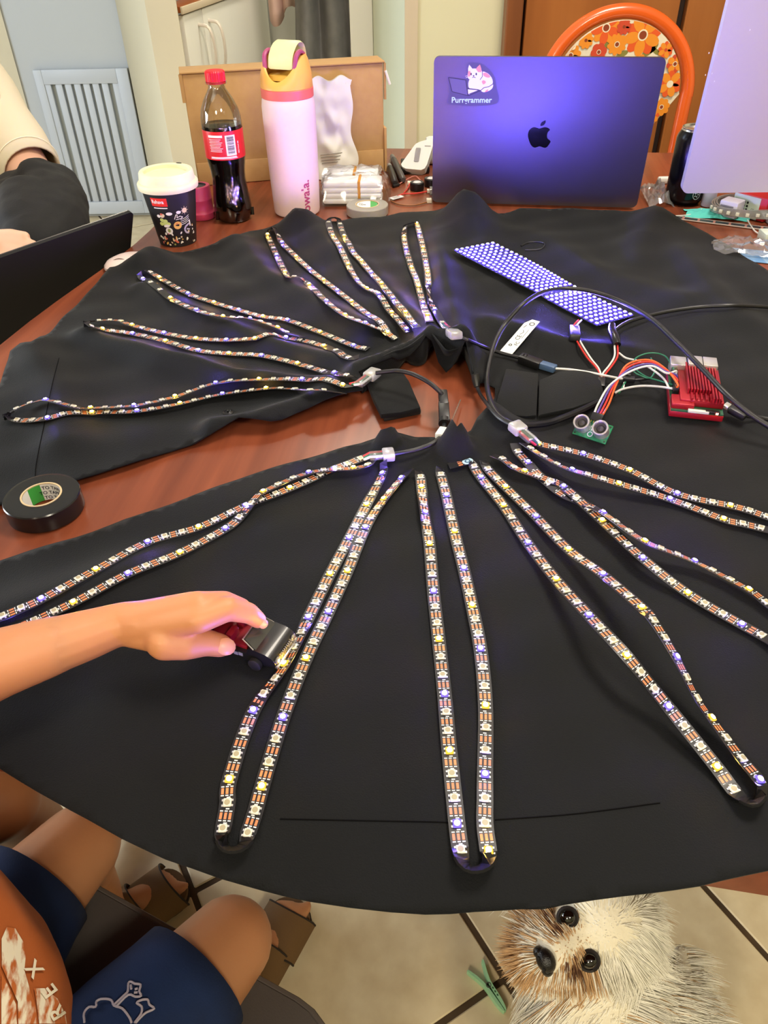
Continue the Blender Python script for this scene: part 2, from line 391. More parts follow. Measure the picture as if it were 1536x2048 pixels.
nl = nA + (nA - nB) * .62; nr_ = nB + (nB - nA) * 2.0; fl_ = tC + (tC - tB) * ((far_s - tC.dot(ty)) / (tC - tB).dot(ty))
ol_t = [tloc(nl + (nB - nA) * .04), tloc(nr_), (tw / 2, td / 2), tloc(fl_)] + [tuple(q) for q in crom([tloc(tC), tloc(tB), tloc(tA), tloc(nl + (tA - nl) * .08)], n=6)]
b = NB(); prism(b, ol_t, Matrix.Identity(4), TZ - 0.030, TZ); bmesh.ops.bevel(b, geom=[e for e in b.edges if abs(e.calc_face_angle(0)) > 1.2], offset=.005, segments=3, affect='EDGES'); put(b, 'tabletop', M_table, table, local=True)
b = NB()
for (c_, s_) in (((0, -td / 2 + 0.62, TZ - 0.06), (tw - 0.36, 0.022, 0.06)), ((0, td / 2 - 0.12, TZ - 0.07), (tw - 0.3, 0.022, 0.08)),
                 ((-tw / 2 + 0.14, 0.15, TZ - 0.06), (0.022, td - 0.56, 0.06)), ((tw / 2 - 0.14, 0.15, TZ - 0.06), (0.022, td - 0.56, 0.06))): box(b, c_, s_)
put(b, 'apron', M_table, table, local=True)
for sx in (-1, 1):
    for sy in (-1, 1):
        b = NB(); box(b, (sx * (tw / 2 - 0.16), (-td / 2 + 0.62) if sy < 0 else (td / 2 - 0.25), (TZ - 0.03) / 2 + 0.0008), (0.07, 0.07, TZ - 0.031), bev=0.006); put(b, 'leg', M_table, table, local=True)
# ================================================================== SKIRT
ZC = TZ + 0.0026
RIDGES = []
def ridge(nodes, wd):
    p = [P(x, y, ZC + h) for (x, y, h) in nodes]
    RIDGES.append(([(q.x, q.y, n_[2] * (1.25 if n_[2] <= .014 else 1.0)) for q, n_ in zip(p, nodes)], wd))
ridge([(600, 416, .034), (632, 452, .022), (680, 530, .008), (720, 600, .004)], .030)
ridge([(938, 379, .052), (948, 425, .034), (965, 480, .014), (985, 560, .004)], .036)
ridge([(1308, 413, .020), (1285, 470, .014), (1265, 540, .005)], .030)
ridge([(284, 512, .019), (300, 500, .018), (380, 540, .007), (470, 585, .004)], .026)
ridge([(470, 478, .012), (520, 540, .010), (620, 600, .010), (740, 655, .016)], .024)
ridge([(285, 575, .010), (420, 640, .012), (560, 690, .010), (700, 730, .012)], .020)
ridge([(170, 668, .010), (330, 715, .014), (470, 750, .014), (650, 770, .012)], .018)
ridge([(60, 690, .012), (110, 770, .009), (120, 880, .006)], .025)
ridge([(430, 845, .013), (520, 825, .018), (620, 800, .015), (700, 782, .012)], .018)
ridge([(700, 500, .004), (780, 585, .010), (850, 655, .026)], .020)
ridge([(880, 470, .004), (890, 560, .012), (930, 690, .024)], .022)
ridge([(714, 738, .022), (788, 699, .028), (862, 664, .034), (930, 692, .028), (946, 742, .018)], .016)
ridge([(985, 640, .010), (1130, 690, .012), (1280, 700, .006)], .025)
ridge([(1330, 450, .006), (1400, 560, .010), (1480, 640, .008)], .03)
ridge([(1060, 470, .004), (1190, 540, .008), (1360, 600, .006)], .03)
ridge([(772, 838, .034), (768, 872, .012)], .013)
ridge([(915, 838, .042), (918, 874, .018), (930, 910, .004)], .016)
ridge([(975, 818, .012), (1040, 880, .012), (1090, 960, .006)], .022)
ridge([(960, 1000, .002), (1090, 1300, .006), (1230, 1560, .004)], .03)
ridge([(720, 1080, .002), (660, 1300, .005), (560, 1500, .004)], .04)
ridge([(300, 1130, .006), (100, 1210, .010), (0, 1240, .010)], .03)
def Hn(X, Y):
    """height of the cloth's upper face at arrays X, Y"""
    X = np.asarray(X, float); Y = np.asarray(Y, float)
    z = np.full(X.shape, ZC)
    z += 0.0028 * (np.sin(X * 23 + Y * 11 + 1.0) * np.sin(Y * 19 - X * 7) + 1.0)
    z += 0.0012 * (np.sin(X * 61 - Y * 37 + 0.5) * np.sin(Y * 53 + X * 29 + 2.0) + 1.0)
    for nodes, wd in RIDGES:
        best = np.zeros(X.shape)
        for (ax, ay, ah), (bx, by, bh) in zip(nodes[:-1], nodes[1:]):
            dx, dy = bx - ax, by - ay; L2 = dx * dx + dy * dy
            t = np.clip(((X - ax) * dx + (Y - ay) * dy) / L2, 0, 1)
            d2 = (X - ax - t * dx) ** 2 + (Y - ay - t * dy) ** 2
            best = np.maximum(best, (ah + (bh - ah) * t) * np.exp(-d2 / (wd * wd)))
        z = z + best
    d = np.maximum(near_d(X, Y) + 0.006, 0)
    return z - 2.2 * d * d
def H(X, Y): return float(Hn(np.array([X]), np.array([Y]))[0])
def PH(x, y, lift=0.0):
    z = ZC + 0.006
    for _ in range(16):
        p = P(x, y, z); z = 0.5 * z + 0.5 * (H(p.x, p.y) + lift)
    p = P(x, y, z); p.z = z
    return p
OUT = [(-80, 1142), (0, 1121), (150, 1075), (250, 1038), (400, 985), (500, 950), (600, 920), (690, 893), (722, 886),
       (750, 868, .012), (761, 848, .028), (772, 835, .036), (782, 850, .026), (794, 867, .008), (830, 874), (866, 874), (888, 858, .016), (903, 842, .034), (915, 835, .044), (924, 846, .034), (931, 862, .014),
       (954, 836), (973, 815), (990, 795), (990, 775), (968, 765), (950, 752, .016), (945, 740, .020), (940, 708, .026), (930, 693, .028), (918, 695, .029), (905, 699, .029), (893, 699, .030), (878, 682, .033), (864, 666, .034),
       (852, 665, .034), (840, 674, .033), (820, 689, .030), (800, 698, .029), (785, 702, .028), (745, 722, .025), (717, 740, .022), (724, 760, .012), (727, 780),
       (704, 783), (649, 800), (600, 823), (564, 839), (542, 842), (504, 836), (477, 833), (458, 845), (422, 867), (381, 889), (340, 902), (258, 926), (164, 955), (90, 982), (0, 1008), (-70, 1030),
       (-75, 800), (-20, 775), (0, 768), (10, 735), (20, 702), (40, 686), (62, 683), (80, 673), (120, 640), (175, 585), (222, 532), (250, 508), (282, 491, .008), (310, 490, .01), (345, 496, .008), (400, 496),
       (430, 486), (500, 462), (540, 440, .010), (570, 424, .022), (600, 414, .034), (630, 421, .026), (660, 432, .012), (700, 437), (760, 434), (800, 425), (850, 411, .010), (890, 393, .028), (915, 382, .044), (940, 378, .052), (962, 385, .044),
       (985, 398, .028), (1010, 409, .012), (1040, 416), (1100, 418), (1170, 418), (1230, 420), (1280, 418, .012), (1310, 412, .020), (1340, 427, .012), (1380, 448), (1450, 486), (1536, 541), (1640, 606),
       (1720, 900), (1740, 1300), (1700, 1600), (1640, 1695), (1536, 1740), (1400, 1771), (1250, 1791), (1130, 1809), (1000, 1821), (900, 1828), (850, 1829), (780, 1824), (700, 1815), (620, 1803), (560, 1790),
       (440, 1757), (330, 1718), (240, 1675), (140, 1620), (70, 1580), (0, 1537), (-70, 1495), (-110, 1400), (-110, 1250)]
pl = []
for q in OUT:
    p = P(q[0], q[1], ZC + q[2] + 0.004) if len(q) > 2 else PH(q[0], q[1])
    pl.append((p.x, p.y))
# densify the outline
ol = []
for i in range(len(pl)):
    a, c = pl[i], pl[(i + 1) % len(pl)]; L = math.dist(a, c); k = max(1, int(L / 0.012))
    for t in range(k): ol.append((a[0] + (c[0] - a[0]) * t / k, a[1] + (c[1] - a[1]) * t / k))
pa = np.array(ol)
def inside(X, Y):
    r = np.zeros(X.shape, bool)
    for i in range(len(pa)):
        x0, y0 = pa[i]; x1, y1 = pa[(i + 1) % len(pa)]
        c = ((y0 > Y) != (y1 > Y)) & (X < (x1 - x0) * (Y - y0) / (y1 - y0 + 1e-12) + x0)
        r ^= c
    return r
gs = 0.0065
gx, gy = np.meshgrid(np.arange(pa[:, 0].min(), pa[:, 0].max(), gs), np.arange(pa[:, 1].min(), pa[:, 1].max(), gs))
gx = gx + (np.arange(gx.shape[0]) % 2)[:, None] * gs * 0.5
gx, gy = gx.ravel(), gy.ravel()
ins = inside(gx, gy); gx, gy = gx[ins], gy[ins]
far = np.ones(len(gx), bool)
for i in range(len(pa)): far &= (gx - pa[i, 0]) ** 2 + (gy - pa[i, 1]) ** 2 > (gs * 0.6) ** 2
gx, gy = gx[far], gy[far]
vv = [V((a, c)) for a, c in ol] + [V((a, c)) for a, c in zip(gx, gy)]
nb = len(ol)
cv, ce, cf, _, _, _ = geometry.delaunay_2d_cdt(vv, [(i, (i + 1) % nb) for i in range(nb)], [], 0, 1e-6)
cx = np.array([v.x for v in cv]); cy = np.array([v.y for v in cv]); cz = Hn(cx, cy)
tri = [f for f in cf]
mid = np.array([[sum(cx[i] for i in f) / len(f), sum(cy[i] for i in f) / len(f)] for f in tri])
keep = inside(mid[:, 0], mid[:, 1])
me = bpy.data.meshes.new('skirt')
me.from_pydata([(a, c, d) for a, c, d in zip(cx, cy, cz)], [], [f for f, k in zip(tri, keep) if k])
me.polygons.foreach_set('use_smooth', [True] * len(me.polygons))
M_cloth = mat('black_suiting_cloth', (12, 14, 17), 0.75, var=((5, 5, 5), (10, 12, 14), 0.3), bump=(900, 0.25), sheen=0.06, spec=0.16)
me.materials.append(M_cloth)
skirt = link('skirt', me)
so = skirt.modifiers.new('thick', 'SOLIDIFY'); so.thickness = 0.0014; so.offset = -1
tag(skirt, 'big black circle skirt spread flat over the table', 'skirt')
def band(name, bot, top, m=M_cloth, th=0.0016, n=6):
    """cloth strip between a lower and an upper rail of pixel+height nodes"""
    a = crom([tuple(P(x, y, TZ + h)) for x, y, h in bot], n=n); c = crom([tuple(P(x, y, TZ + h)) for x, y, h in top], n=n)
    b = NB(); k = 5; rows = []
    for j in range(k + 1): rows.append([b.verts.new(V(p) * (1 - j / k) + V(q) * (j / k)) for p, q in zip(a, c)])
    for j in range(k):
        for i in range(len(a) - 1): b.faces.new((rows[j][i], rows[j][i + 1], rows[j + 1][i + 1], rows[j + 1][i]))
    o = put(b, name, m, skirt, angle=80); s_ = o.modifiers.new('thick', 'SOLIDIFY'); s_.thickness = th
    return o
band('waistband', [(724, 786, .002), (756, 762, .002), (790, 743, .002), (810, 722, .004), (824, 728, .002), (838, 730, .002), (850, 722, .002), (859, 694, .004), (872, 694, .004), (886, 722, .002), (899, 730, .002), (911, 724, .002), (922, 704, .004), (934, 722, .002), (947, 758, .002)],
     [(717, 740, .026), (745, 722, .029), (785, 702, .032), (800, 698, .033), (820, 689, .034), (840, 674, .037), (852, 665, .038), (864, 666, .038), (878, 682, .037), (893, 699, .034), (905, 699, .033), (918, 695, .033), (930, 693, .032), (940, 708, .030), (948, 746, .022)])
# folded waist tab lying in the opening, and the wide tab at the right
def slab_px(name, pts, h0, h1, m, parent, bev=True):
    b = NB(); n = len(pts)
    lo = [P(x, y, TZ + h0) for x, y in pts]; a = [b.verts.new(p) for p in lo]
    c = [b.verts.new(V((p.x, p.y, TZ + h1))) for p in lo]
    b.faces.new(c); b.faces.new(a[::-1])
    for i in range(n): b.faces.new((a[i], a[(i + 1) % n], c[(i + 1) % n], c[i]))
    if bev: bmesh.ops.bevel(b, geom=b.edges[:], offset=min(0.0012, (h1 - h0) * .3), segments=2, profile=.5, affect='EDGES')
    return put(b, name, m, parent)
slab_px('waist_tab', [(728, 758), (800, 745), (818, 772), (841, 824), (802, 834), (762, 838), (748, 808)], .006, .012, M_cloth, skirt)
slab_px('hook_strip', [(766, 838), (842, 824), (841, 829), (768, 844)], .001, .006, mat('black_hook_tape', (16, 16, 17), 0.7), skirt)
slab_px('waist_extension', [(985, 832), (1012, 742), (1076, 752), (1072, 836), (1052, 838)], .011, .0145, M_cloth, skirt)
slab_px('waist_extension', [(1078, 766), (1120, 748), (1195, 742), (1208, 800), (1145, 822), (1076, 838)], .011, .0150, M_cloth, skirt)
b = NB(); p = PH(456, 826)
lathe(b, [(0.0055, 0), (0.0058, .0012), (.0035, .0022), (.003, .0012), (.0016, .0014), (.0012, .0032), (0, .0034)], Matrix.Translation(p), 20)
put(b, 'snap_button', mat('black_enamel_snap', (14, 14, 15), 0.3), skirt)
b = NB(); p = PH(1066, 492)
tube(b, [PH(x, y, .001) for x, y in crom([(1042, 492), (1060, 484), (1088, 486), (1082, 498), (1050, 500)], n=3)], .0012, 6)
put(b, 'hook', mat('black_enamel_hook', (14, 14, 15), 0.4), skirt)

def seam(pts):
    b = NB(); tube(b, [PH(x, y, .0001) for x, y in [tuple(q) for q in crom(pts, n=8)]], .00045, 5, cap=False); put(b, 'seam', mat('black_seam_thread', (5, 5, 6), 0.9, spec=0.1), skirt)
seam([(560, 1638), (700, 1641), (860, 1644), (905, 1646)]); seam([(990, 1640), (1150, 1628), (1320, 1606)]); seam([(118, 716), (104, 770), (88, 850), (72, 930), (70, 975)])
# ================================================================== LED STRIPS
M_tape = mat('strip_black_tape', (20, 20, 22), 0.38)
M_ledb = mat('led_cream_plastic', (222, 219, 204), 0.45)
M_ledc = mat('led_lens_grey', (164, 156, 128), 0.3)
M_tin = mat('tinned_pin', (210, 212, 214), 0.3, 0.6)
M_cop = mat('bare_copper_pad', (216, 130, 86), 0.4, 0.0)
M_silk = mat('white_silk_print', (226, 228, 230), 0.6)
M_yel = mat('led_warm_light', (255, 220, 130), 0.4, emit=((1.0, 0.55, 0.08), 900))
M_blu = mat('led_blue_white_light', (210, 205, 255), 0.4, emit=((0.17, 0.11, 1.0), 1800))
M_cap = clear('milky_silicone', (232, 236, 244), 0.25, 0.10, 0.42)
def led_mesh(name, lens):
    b = NB()
    box(b, (0, 0, .0008), (.0050, .0050, .0016), 0, bev=.0004, seg=1)
    prism(b, ellipse(.0018, .0018, 14), Matrix.Identity(4), .0016, .00172 if lens == 1 else .0020, lens)
    for sx in (-1, 1):
        for y in (-.0016, .0016): box(b, (y, sx * .0029, .0003), (.0012, .0012, .0006), 2)
    return finish(b, name, [M_ledb, [M_ledc, M_ledc, M_yel, M_blu][lens] if lens != 1 else M_ledc, M_tin], smooth=False)
def led_mesh2(name, m):
    b = NB()
    box(b, (0, 0, .0008), (.0050, .0050, .0016), 0, bev=.0004, seg=1)
    lathe(b, [(.0017, .0016, 1), (.0017, .0019, 1), (.0011, .0022, 1), (0, .0023, 1)], None, 14, 1)
    for sx in (-1, 1):
        for y in (-.0016, .0016): box(b, (y, sx * .0029, .0003), (.0012, .0012, .0006), 2)
    return finish(b, name, [mat('led_glowing_body_' + m.name, (6, 6, 6), 0.5, spec=0.0, emit=(((1.0, .50, .05), 1.7) if 'warm' in m.name else ((.20, .13, 1.0), 1.8))), m, M_tin], smooth=False)
LED = {'u': led_mesh('led', 1), 'y': led_mesh2('led', M_yel), 'b': led_mesh2('led', M_blu)}
def strip(label, A, tips, B, lift=0.003, lifts=None, ends=()):
    """one looped strip. A, B run from the waist outwards, tips join them; node = (x, y, kind, width factor)"""
    nodes = [list(n) + [''] * (3 - len(n)) for n in A] + [list(t) for t in tips] + [list(n) + [''] * (3 - len(n)) for n in B[::-1]]
    pts = []
    for i, n in enumerate(nodes):
        wv = n[3] if len(n) > 3 else 1.0
        lf = lift
        if lifts and i not in (0, len(nodes) - 1):
            for (x0, y0, rr, hh) in lifts:
                lf += hh * math.exp(-((n[0] - x0) ** 2 + (n[1] - y0) ** 2) / (rr * rr))
        p = PH(n[0], n[1], lf + 0.0035 * math.sqrt(max(0, 1 - min(1, wv) ** 2)))
        pts.append((p.x, p.y, p.z, wv))
    N = 10
    cr = crom(pts, n=N); cr = np.array(cr); cr[:, 2] = np.maximum(cr[:, 2], np.maximum.reduce([Hn(cr[:, 0] + a, cr[:, 1] + c) for a, c in ((0, 0), (.004, 0), (-.004, 0), (0, .004), (0, -.004))]) + .0016)
    seg = np.linalg.norm(np.diff(cr[:, :3], axis=0), axis=1); sl_ = np.concatenate([[0], np.cumsum(seg)])
    ns = [sl_[min(i * N, len(sl_) - 1)] for i in range(len(nodes))]
    def at(s):
        return np.array([np.interp(s, sl_, cr[:, k]) for k in range(4)])
    def fr(s):
        a, c = at(max(0, s - .003)), at(min(sl_[-1], s + .003)); o = at(s)
        T = V(c[:3] - a[:3]).normalized(); Sd = T.cross(V((0, 0, 1))).normalized(); N0 = Sd.cross(T).normalized()
        wv = max(0.08, min(1.0, o[3])); ang_ = 0.0
        if wv < 0.97:
            vw = (C0 - V(o[:3])).normalized(); Aa, Bb = vw.dot(N0), vw.dot(Sd); rr = math.hypot(Aa, Bb)
            ph = math.atan2(Bb, Aa); k = math.acos(max(-1, min(1, wv * Aa / rr)))
            ang_ = min((ph + k, ph - k), key=abs)
            ang_ = max(-1.35, min(1.35, ang_))
        Nn = N0 * math.cos(ang_) + Sd * math.sin(ang_); Sd2 = T.cross(Nn).normalized()
        # local x along, y across, z out of the face
        Y_ = Nn.cross(T)
        return Matrix(((T.x, Y_.x, Nn.x, o[0]), (T.y, Y_.y, Nn.y, o[1]), (T.z, Y_.z, Nn.z, o[2]), (0, 0, 0, 1)))
    # led positions
    pos = []; last = None
    for i, n in enumerate(nodes):
        k = n[2]
        if k == 't': last = None; continue
        if k in ('y', 'b'):
            if last is not None:
                pos = [q for q in pos if q[0] <= ns[last] + 1e-6]
                for t in (1, 2): pos.append((ns[last] + (ns[i] - ns[last]) * t / 3, 'u'))
            pos.append((ns[i], k)); last = i
        elif k == 'u': pos.append((ns[i], 'u'))
    pos.sort()
    root = thing('led_strip', label, 'light strip', V(pts[0][:3]), 'addressable light strips on the skirt')
    # tape
    b = NB(); m_ = max(2, int(sl_[-1] / .005)); rows = []
    for i in range(m_ + 1):
        M = fr(sl_[-1] * i / m_)
        rows.append([b.verts.new(M @ V(c)) for c in ((0, -.005, -.0005), (0, .005, -.0005), (0, .005, 0), (0, -.005, 0))])
    for i in range(m_):
        for k in range(4): b.faces.new((rows[i][k], rows[i][(k + 1) % 4], rows[i + 1][(k + 1) % 4], rows[i + 1][k]))
    b.faces.new(rows[0]); b.faces.new(rows[-1][::-1])
    put(b, 'flexible_tape', M_tape, root, smooth=False)
    for s, k in pos:
        o = link('led', LED[k], root); o.matrix_basis = fr(s)
    b = NB(); c = NB()
    def quad(bb, M, x, y, lx, ly, z):
        bb.faces.new([bb.verts.new(M @ V(q)) for q in ((x - lx / 2, y - ly / 2, z), (x + lx / 2, y - ly / 2, z), (x + lx / 2, y + ly / 2, z), (x - lx / 2, y + ly / 2, z))])
    for (s0, _), (s1, _) in zip(pos[:-1], pos[1:]):
        if s1 - s0 > .034 or s1 - s0 < .008: continue
        M = fr((s0 + s1) / 2); g = min(1.0, (s1 - s0) / .0167)
        for y in (-.0028, 0, .0028):
            quad(b, M, 0, y, .0042 * g, .0016, .00012)
            for sx in (-1, 1): quad(c, M, sx * .0031 * g, y, .0007, .0019, .00012)
        for sx in (-1, 1): quad(c, fr((s0 + s1) / 2 + sx * .0046 * g), 0, .0006, .0008, .0022, .00012)
    o = put(b, 'copper_pad', M_cop, root, smooth=False); o['kind'] = 'stuff'
    o = put(c, 'printed_mark', M_silk, root, smooth=False); o['kind'] = 'stuff'
    # black tape wrapped round the turn
    tn_ = [ns[i] for i, n in enumerate(nodes) if n[2] == 't' and 0 < n[0] < 1536]
    if tn_:
        b = NB(); s0, s1 = min(tn_) - .001, max(tn_) + .001; rows = []
        for i in range(9):
            M = fr(s0 + (s1 - s0) * i / 8)
            rows.append([b.verts.new(M @ V(q)) for q in ((0, -.0055, -.0010), (0, .0055, -.0010), (0, .0055, .0006), (0, -.0055, .0006))])
        for i in range(8):
            for k in range(4): b.faces.new((rows[i][k], rows[i][(k + 1) % 4], rows[i + 1][(k + 1) % 4], rows[i + 1][k]))
        b.faces.new(rows[0]); b.faces.new(rows[-1][::-1])
        put(b, 'end_tape', mat('matt_black_tape', (14, 14, 13), 0.8, spec=0.2), root, smooth=False)
    # milky end cap with its three wires
    for (e0_, e1_, sp) in ends:
        a, d = PH(*e0_, .009), PH(*e1_, .009); M = frame(a, d - a, V((0, 0, 1)).cross(d - a)); L = (d - a).length
        b = NB(); box(b, (L * .76, 0, 0), (L * .48, .0140, .009), 0, M, .002); box(b, (L * .26, 0, 0), (L * .52, .0112, .0050), 1, M, .0015)
        put(b, 'end_cap', [M_cap, clear('clear_silicone_sleeve', (240, 242, 246), 0.2, 0.04, 0.10)], root)
        s_ = PH(*sp, .005)
        for k, cc in enumerate(((200, 40, 56), (20, 92, 74), (222, 222, 222))):
            b = NB(); y = (.0034, 0, -.0034)[k]
            tube(b, [s_ + (M.to_3x3() @ V((0, y * .8, 0))), M @ V((L * .05, y, .0012)), M @ V((L * .58, y, .0012))], .0013, 6)
            put(b, 'wire', mat('wire_%d_%d_%d' % cc, cc, 0.45), root)
    return root
W3 = .35
strip('upper-left light strip whose tip lies below the pink mouse',
  [(736,698,''),(728,696,'u'),(707,691,'b'),(640,664,'y'),(575,640,'b'),(526,633,'y'),(477.5,620,'b'),(428,605,'y'),(376,587,'b'),(319,555,'y'),(301,544,'u',.7)],
  [(287,540,'t',.3),(279,546,'t',.3)],
  [(606,674,'',.3),(595,670,'',.3),(573,664,'u',.4),(555,655,'y',.5),(500,637,'b',.4),(446,633,'y',.5),(393,620,'b',.8),(341,596,'y'),(286,558,'b')])
strip('middle-left light strip, pointing left, between two others',
  [(718,717,''),(697,715,'u'),(672,704,'u'),(648,692,'y'),(572,675,'b'),(510,677,'y'),(452.7,680,'b'),(392,677,'y'),(328,666,'b'),(264,650,'y',.8),(242,642,'u',.5),(220,640,'u',.35),(198,641,'u',.35)],
  [(182,643,'t',.3),(174,648,'t',.3)],
  [(706,752,''),(693,750,'u',.6),(669,748.5,'b'),(595,727,'y'),(523,711,'b'),(458,707,'y'),(397,701,'b'),(331,682,'y'),(265,667,'b'),(205,659,'y'),(183,652,'u',.7)])
strip('far-left light strip along the slit, its tip at the picture edge',
  [(705,768,''),(685,770.5,'y'),(604,759,'b'),(518,759,'y',.5),(431.6,766,'b',.55),(350.5,793,'y',.6),(268,811,'b',.5),(181,816,'y',.4),(167,817,'u',.4),(151,814,'u',.5),(122,806,'u',.5),(91,800,'b',.4),(60,806,'u',.3),(33,817,'u',.3)],
  [(20,826,'t',.3),(13,834,'t',.3)],
  [(692,786,'',.25),(648,780,'u',.25),(620,780,'u',.25),(590,778,'u',.3),(561.5,776.5,'u',.3),(532,777,'y',.5),(445,788,'b',.5),(360,807,'y',.6),(274,822,'b',.8),(184,825,'y'),(95,836,'b'),(65,840,'u'),(34,840,'u')],
  ends=(((716,770),(753,742),(703,769)),))
strip('short light strip ending just below the tumbler',
  [(772,668,''),(759,658,'u',.6),(745,653,'u',.5),(730.5,646,'b',.5),(690,630,'y',.6),(652.5,602,'b',.8),(618,569,'y'),(602,556,'u',.5),(590,553,'u',.3),(577,554,'u',.4),(570,544,'y'),(553,510,'b'),(535,469,'y')],
  [(537,461,'t',.5),(547,456,'t',.3)],
  [(791,678,''),(789,676,'u'),(774.8,665,'y'),(736.5,630,'b'),(703,603,'y'),(674.5,581,'b'),(647,560,'y'),(619,538,'b'),(592,513,'y'),(564,485,'b'),(557,471,'u',.6)])
strip('light strip ending below the grey tape roll',
  [(818,668,''),(813,662,'b'),(783.5,627,'y'),(757,588,'b'),(733.5,577,'y',.6),(714,559.5,'b',.7),(696,528,'y'),(680,494,'b'),(665.5,471,'y'),(660,458,'u'),(657,446,'u')],
  [(659,438,'t',.5),(668,435,'t',.3),(677,438,'t',.5)],
  [(834,660,''),(830,654,'b'),(811,627,'y'),(786,597,'b'),(763,567,'y'),(742,545,'b'),(723,522,'y'),(705.5,503,'b'),(688.5,472.5,'y'),(684,461,'u'),(680,448,'u')])
strip('shortest light strip, nearest the glowing panel',
  [(860,648,''),(855,633,'y'),(846,606,'b'),(837,573,'y'),(832,556,'b'),(823,535,'y'),(812,497,'b'),(808,473,'y'),(809,458,'u',.7)],
  [(812,450,'t',.4),(820,446,'t',.3),(828,444,'t',.4)],
  [(893,658,''),(884,645,'u'),(869,619.5,'b'),(862,605,'u',.7),(857.5,588,'u',.4),(857,569,'b'),(855,545,'y'),(851.5,525,'b'),(846,495,'y'),(839,466,'b'),(833,447,'y')],
  ends=(((890,655),(914,672),(885,647)),))
strip('crossing pair of light strips behind the bare arm',
  [(748,910,''),(721,917,'u'),(694,928,'u'),(669,937,'b'),(580,976,'y'),(491.6,1011,'b'),(397.5,1054,'y'),(295.6,1084,'b'),(192,1139,'y'),(83,1198,'b'),(43,1216,'u'),(5,1232,'u')],
  [(-40,1252,'t',.6),(-60,1275,'t',.3),(-50,1282,'t',.6)],
  [(745,922,'',.5),(736,929,'u',.5),(707,936,'y',.5),(618,945,'b',.5),(527,983,'y',.6),(502.5,1007,'u',.7),(479,1034.5,'u'),(451,1057,'b'),(360,1105,'y'),(256.5,1147,'b'),(147,1204.7,'y'),(28,1258,'b')],
  lift=.004, ends=(((738,912),(789,908),(728,916)),))
strip('near light strip that the toy car drives up to',
  [(767,924,'',.6),(765,947,'b',.8),(733,1009.6,'y'),(698.6,1076,'b'),(660,1148,'y'),(617,1235,'b'),(571,1328,'y',.6),(507,1421,'b'),(459,1559,'y'),(455,1606,'u'),(446,1658,'u')],
  [(443,1680,'t',.6),(452,1697,'t',.3),(474,1698,'t',.3),(490,1686,'t',.6)],
  [(820,938,'',.4),(803,956,'b',.6),(768,998,'y',.7),(731,1055,'b'),(695,1142,'y'),(657,1224,'b'),(612,1317,'y'),(566,1435,'b'),(524,1573,'y'),(511,1621,'u'),(496,1667,'u')])
c9 = strip('light strip running straight towards the near edge, right of the toy car',
  [(835,940,'',.6),(841,954,'u'),(843,974,'y'),(849.5,1025,'b',.9),(859,1088,'y'),(867,1183,'b'),(877.5,1279,'y'),(889,1389,'b'),(899,1502.5,'y'),(914,1648,'b'),(921,1700,'u')],
  [(925,1722,'t',.6),(938,1737,'t',.3),(962,1737,'t',.3),(978,1722,'t',.6)],
  [(880,935,'',.6),(882,949,'u'),(888,971,'u'),(893,991,'b'),(909,1063,'y'),(927.5,1137,'b'),(944,1211,'y'),(961,1298,'b'),(971,1412,'y'),(970,1549.5,'b'),(970,1599,'u'),(970,1650,'u'),(977,1702,'y')])
strip('raised light strip looping out to the right front edge',
  [(942,922,'',.6),(948,933,'u'),(962,955,'b'),(1007,1011,'y'),(1056,1086,'b'),(1112.5,1159,'y'),(1178,1231,'b'),(1252.7,1311,'y'),(1336,1413,'b'),(1433,1534,'y'),(1467,1580,'u')],
  [(1492,1601,'t',.5),(1508,1606,'t',.3),(1524,1590,'t',.4)],
  [(968,922,'',.7),(976,938,'u'),(994,957,'u'),(1011,974,'y'),(1072,1033,'b'),(1137,1099,'y'),(1206,1149,'b'),(1284,1215.5,'y'),(1308,1242,'',.7),(1352,1314,'b',.55),(1393,1394,'',.4),(1422.5,1436,'y',.5),(1482,1515,'',.7),(1518.6,1559.7,'b',.8)],
  lifts=((1240,1300,200,.020),(1290,1220,120,.012)))
strip('crossing pair of light strips running off the right side, below the upper pair',
  [(985,910,'',.5),(1005,917,'u',.7),(1027.5,934,'u',.6),(1049,942,'y',.7),(1099,960.5,'u'),(1127,973,'b'),(1204,1041,'y'),(1285,1116,'b'),(1375,1186,'y'),(1483,1249,'b'),(1523,1270.6,'u')],
  [(1590,1310,'t',.5),(1605,1290,'t',.3),(1590,1250,'t',.5)],
  [(1030,886,''),(1036,903,'u'),(1055.6,924.5,'b'),(1075,947,'u'),(1120,985,''),(1160,1003,''),(1205.6,1025,'b',.5),(1289,1082,'y',.55),(1388.6,1122.5,'b',.4),(1497,1179,'y',.6),(1532,1205,'u',.8)],
  lift=.004, lifts=((1250,1080,120,.010),))
strip('uppermost light strip pair running off the right side below the sensor board',
  [(1056,874,''),(1077,887,'y'),(1166,907.6,'b'),(1259,940,'y'),(1354,987,'b'),(1460.6,1011,'y'),(1499,1021,'u'),(1534,1033,'u')],
  [(1580,1046,'t',.6),(1590,1060,'t',.4),(1580,1070,'t',.6)],
  [(1046,886,'',.5),(1061,896,'u',.5),(1087.5,912.5,'u',.5),(1114,928,'u',.4),(1144,939.5,'b',.5),(1237.5,967,'y'),(1339.5,998,'b'),(1446.7,1038,'y'),(1485,1047,'u'),(1522,1056,'u')],
  lift=.004, lifts=((1200,950,90,.008),), ends=(((1066,882),(1026,848),(1076,888)),))
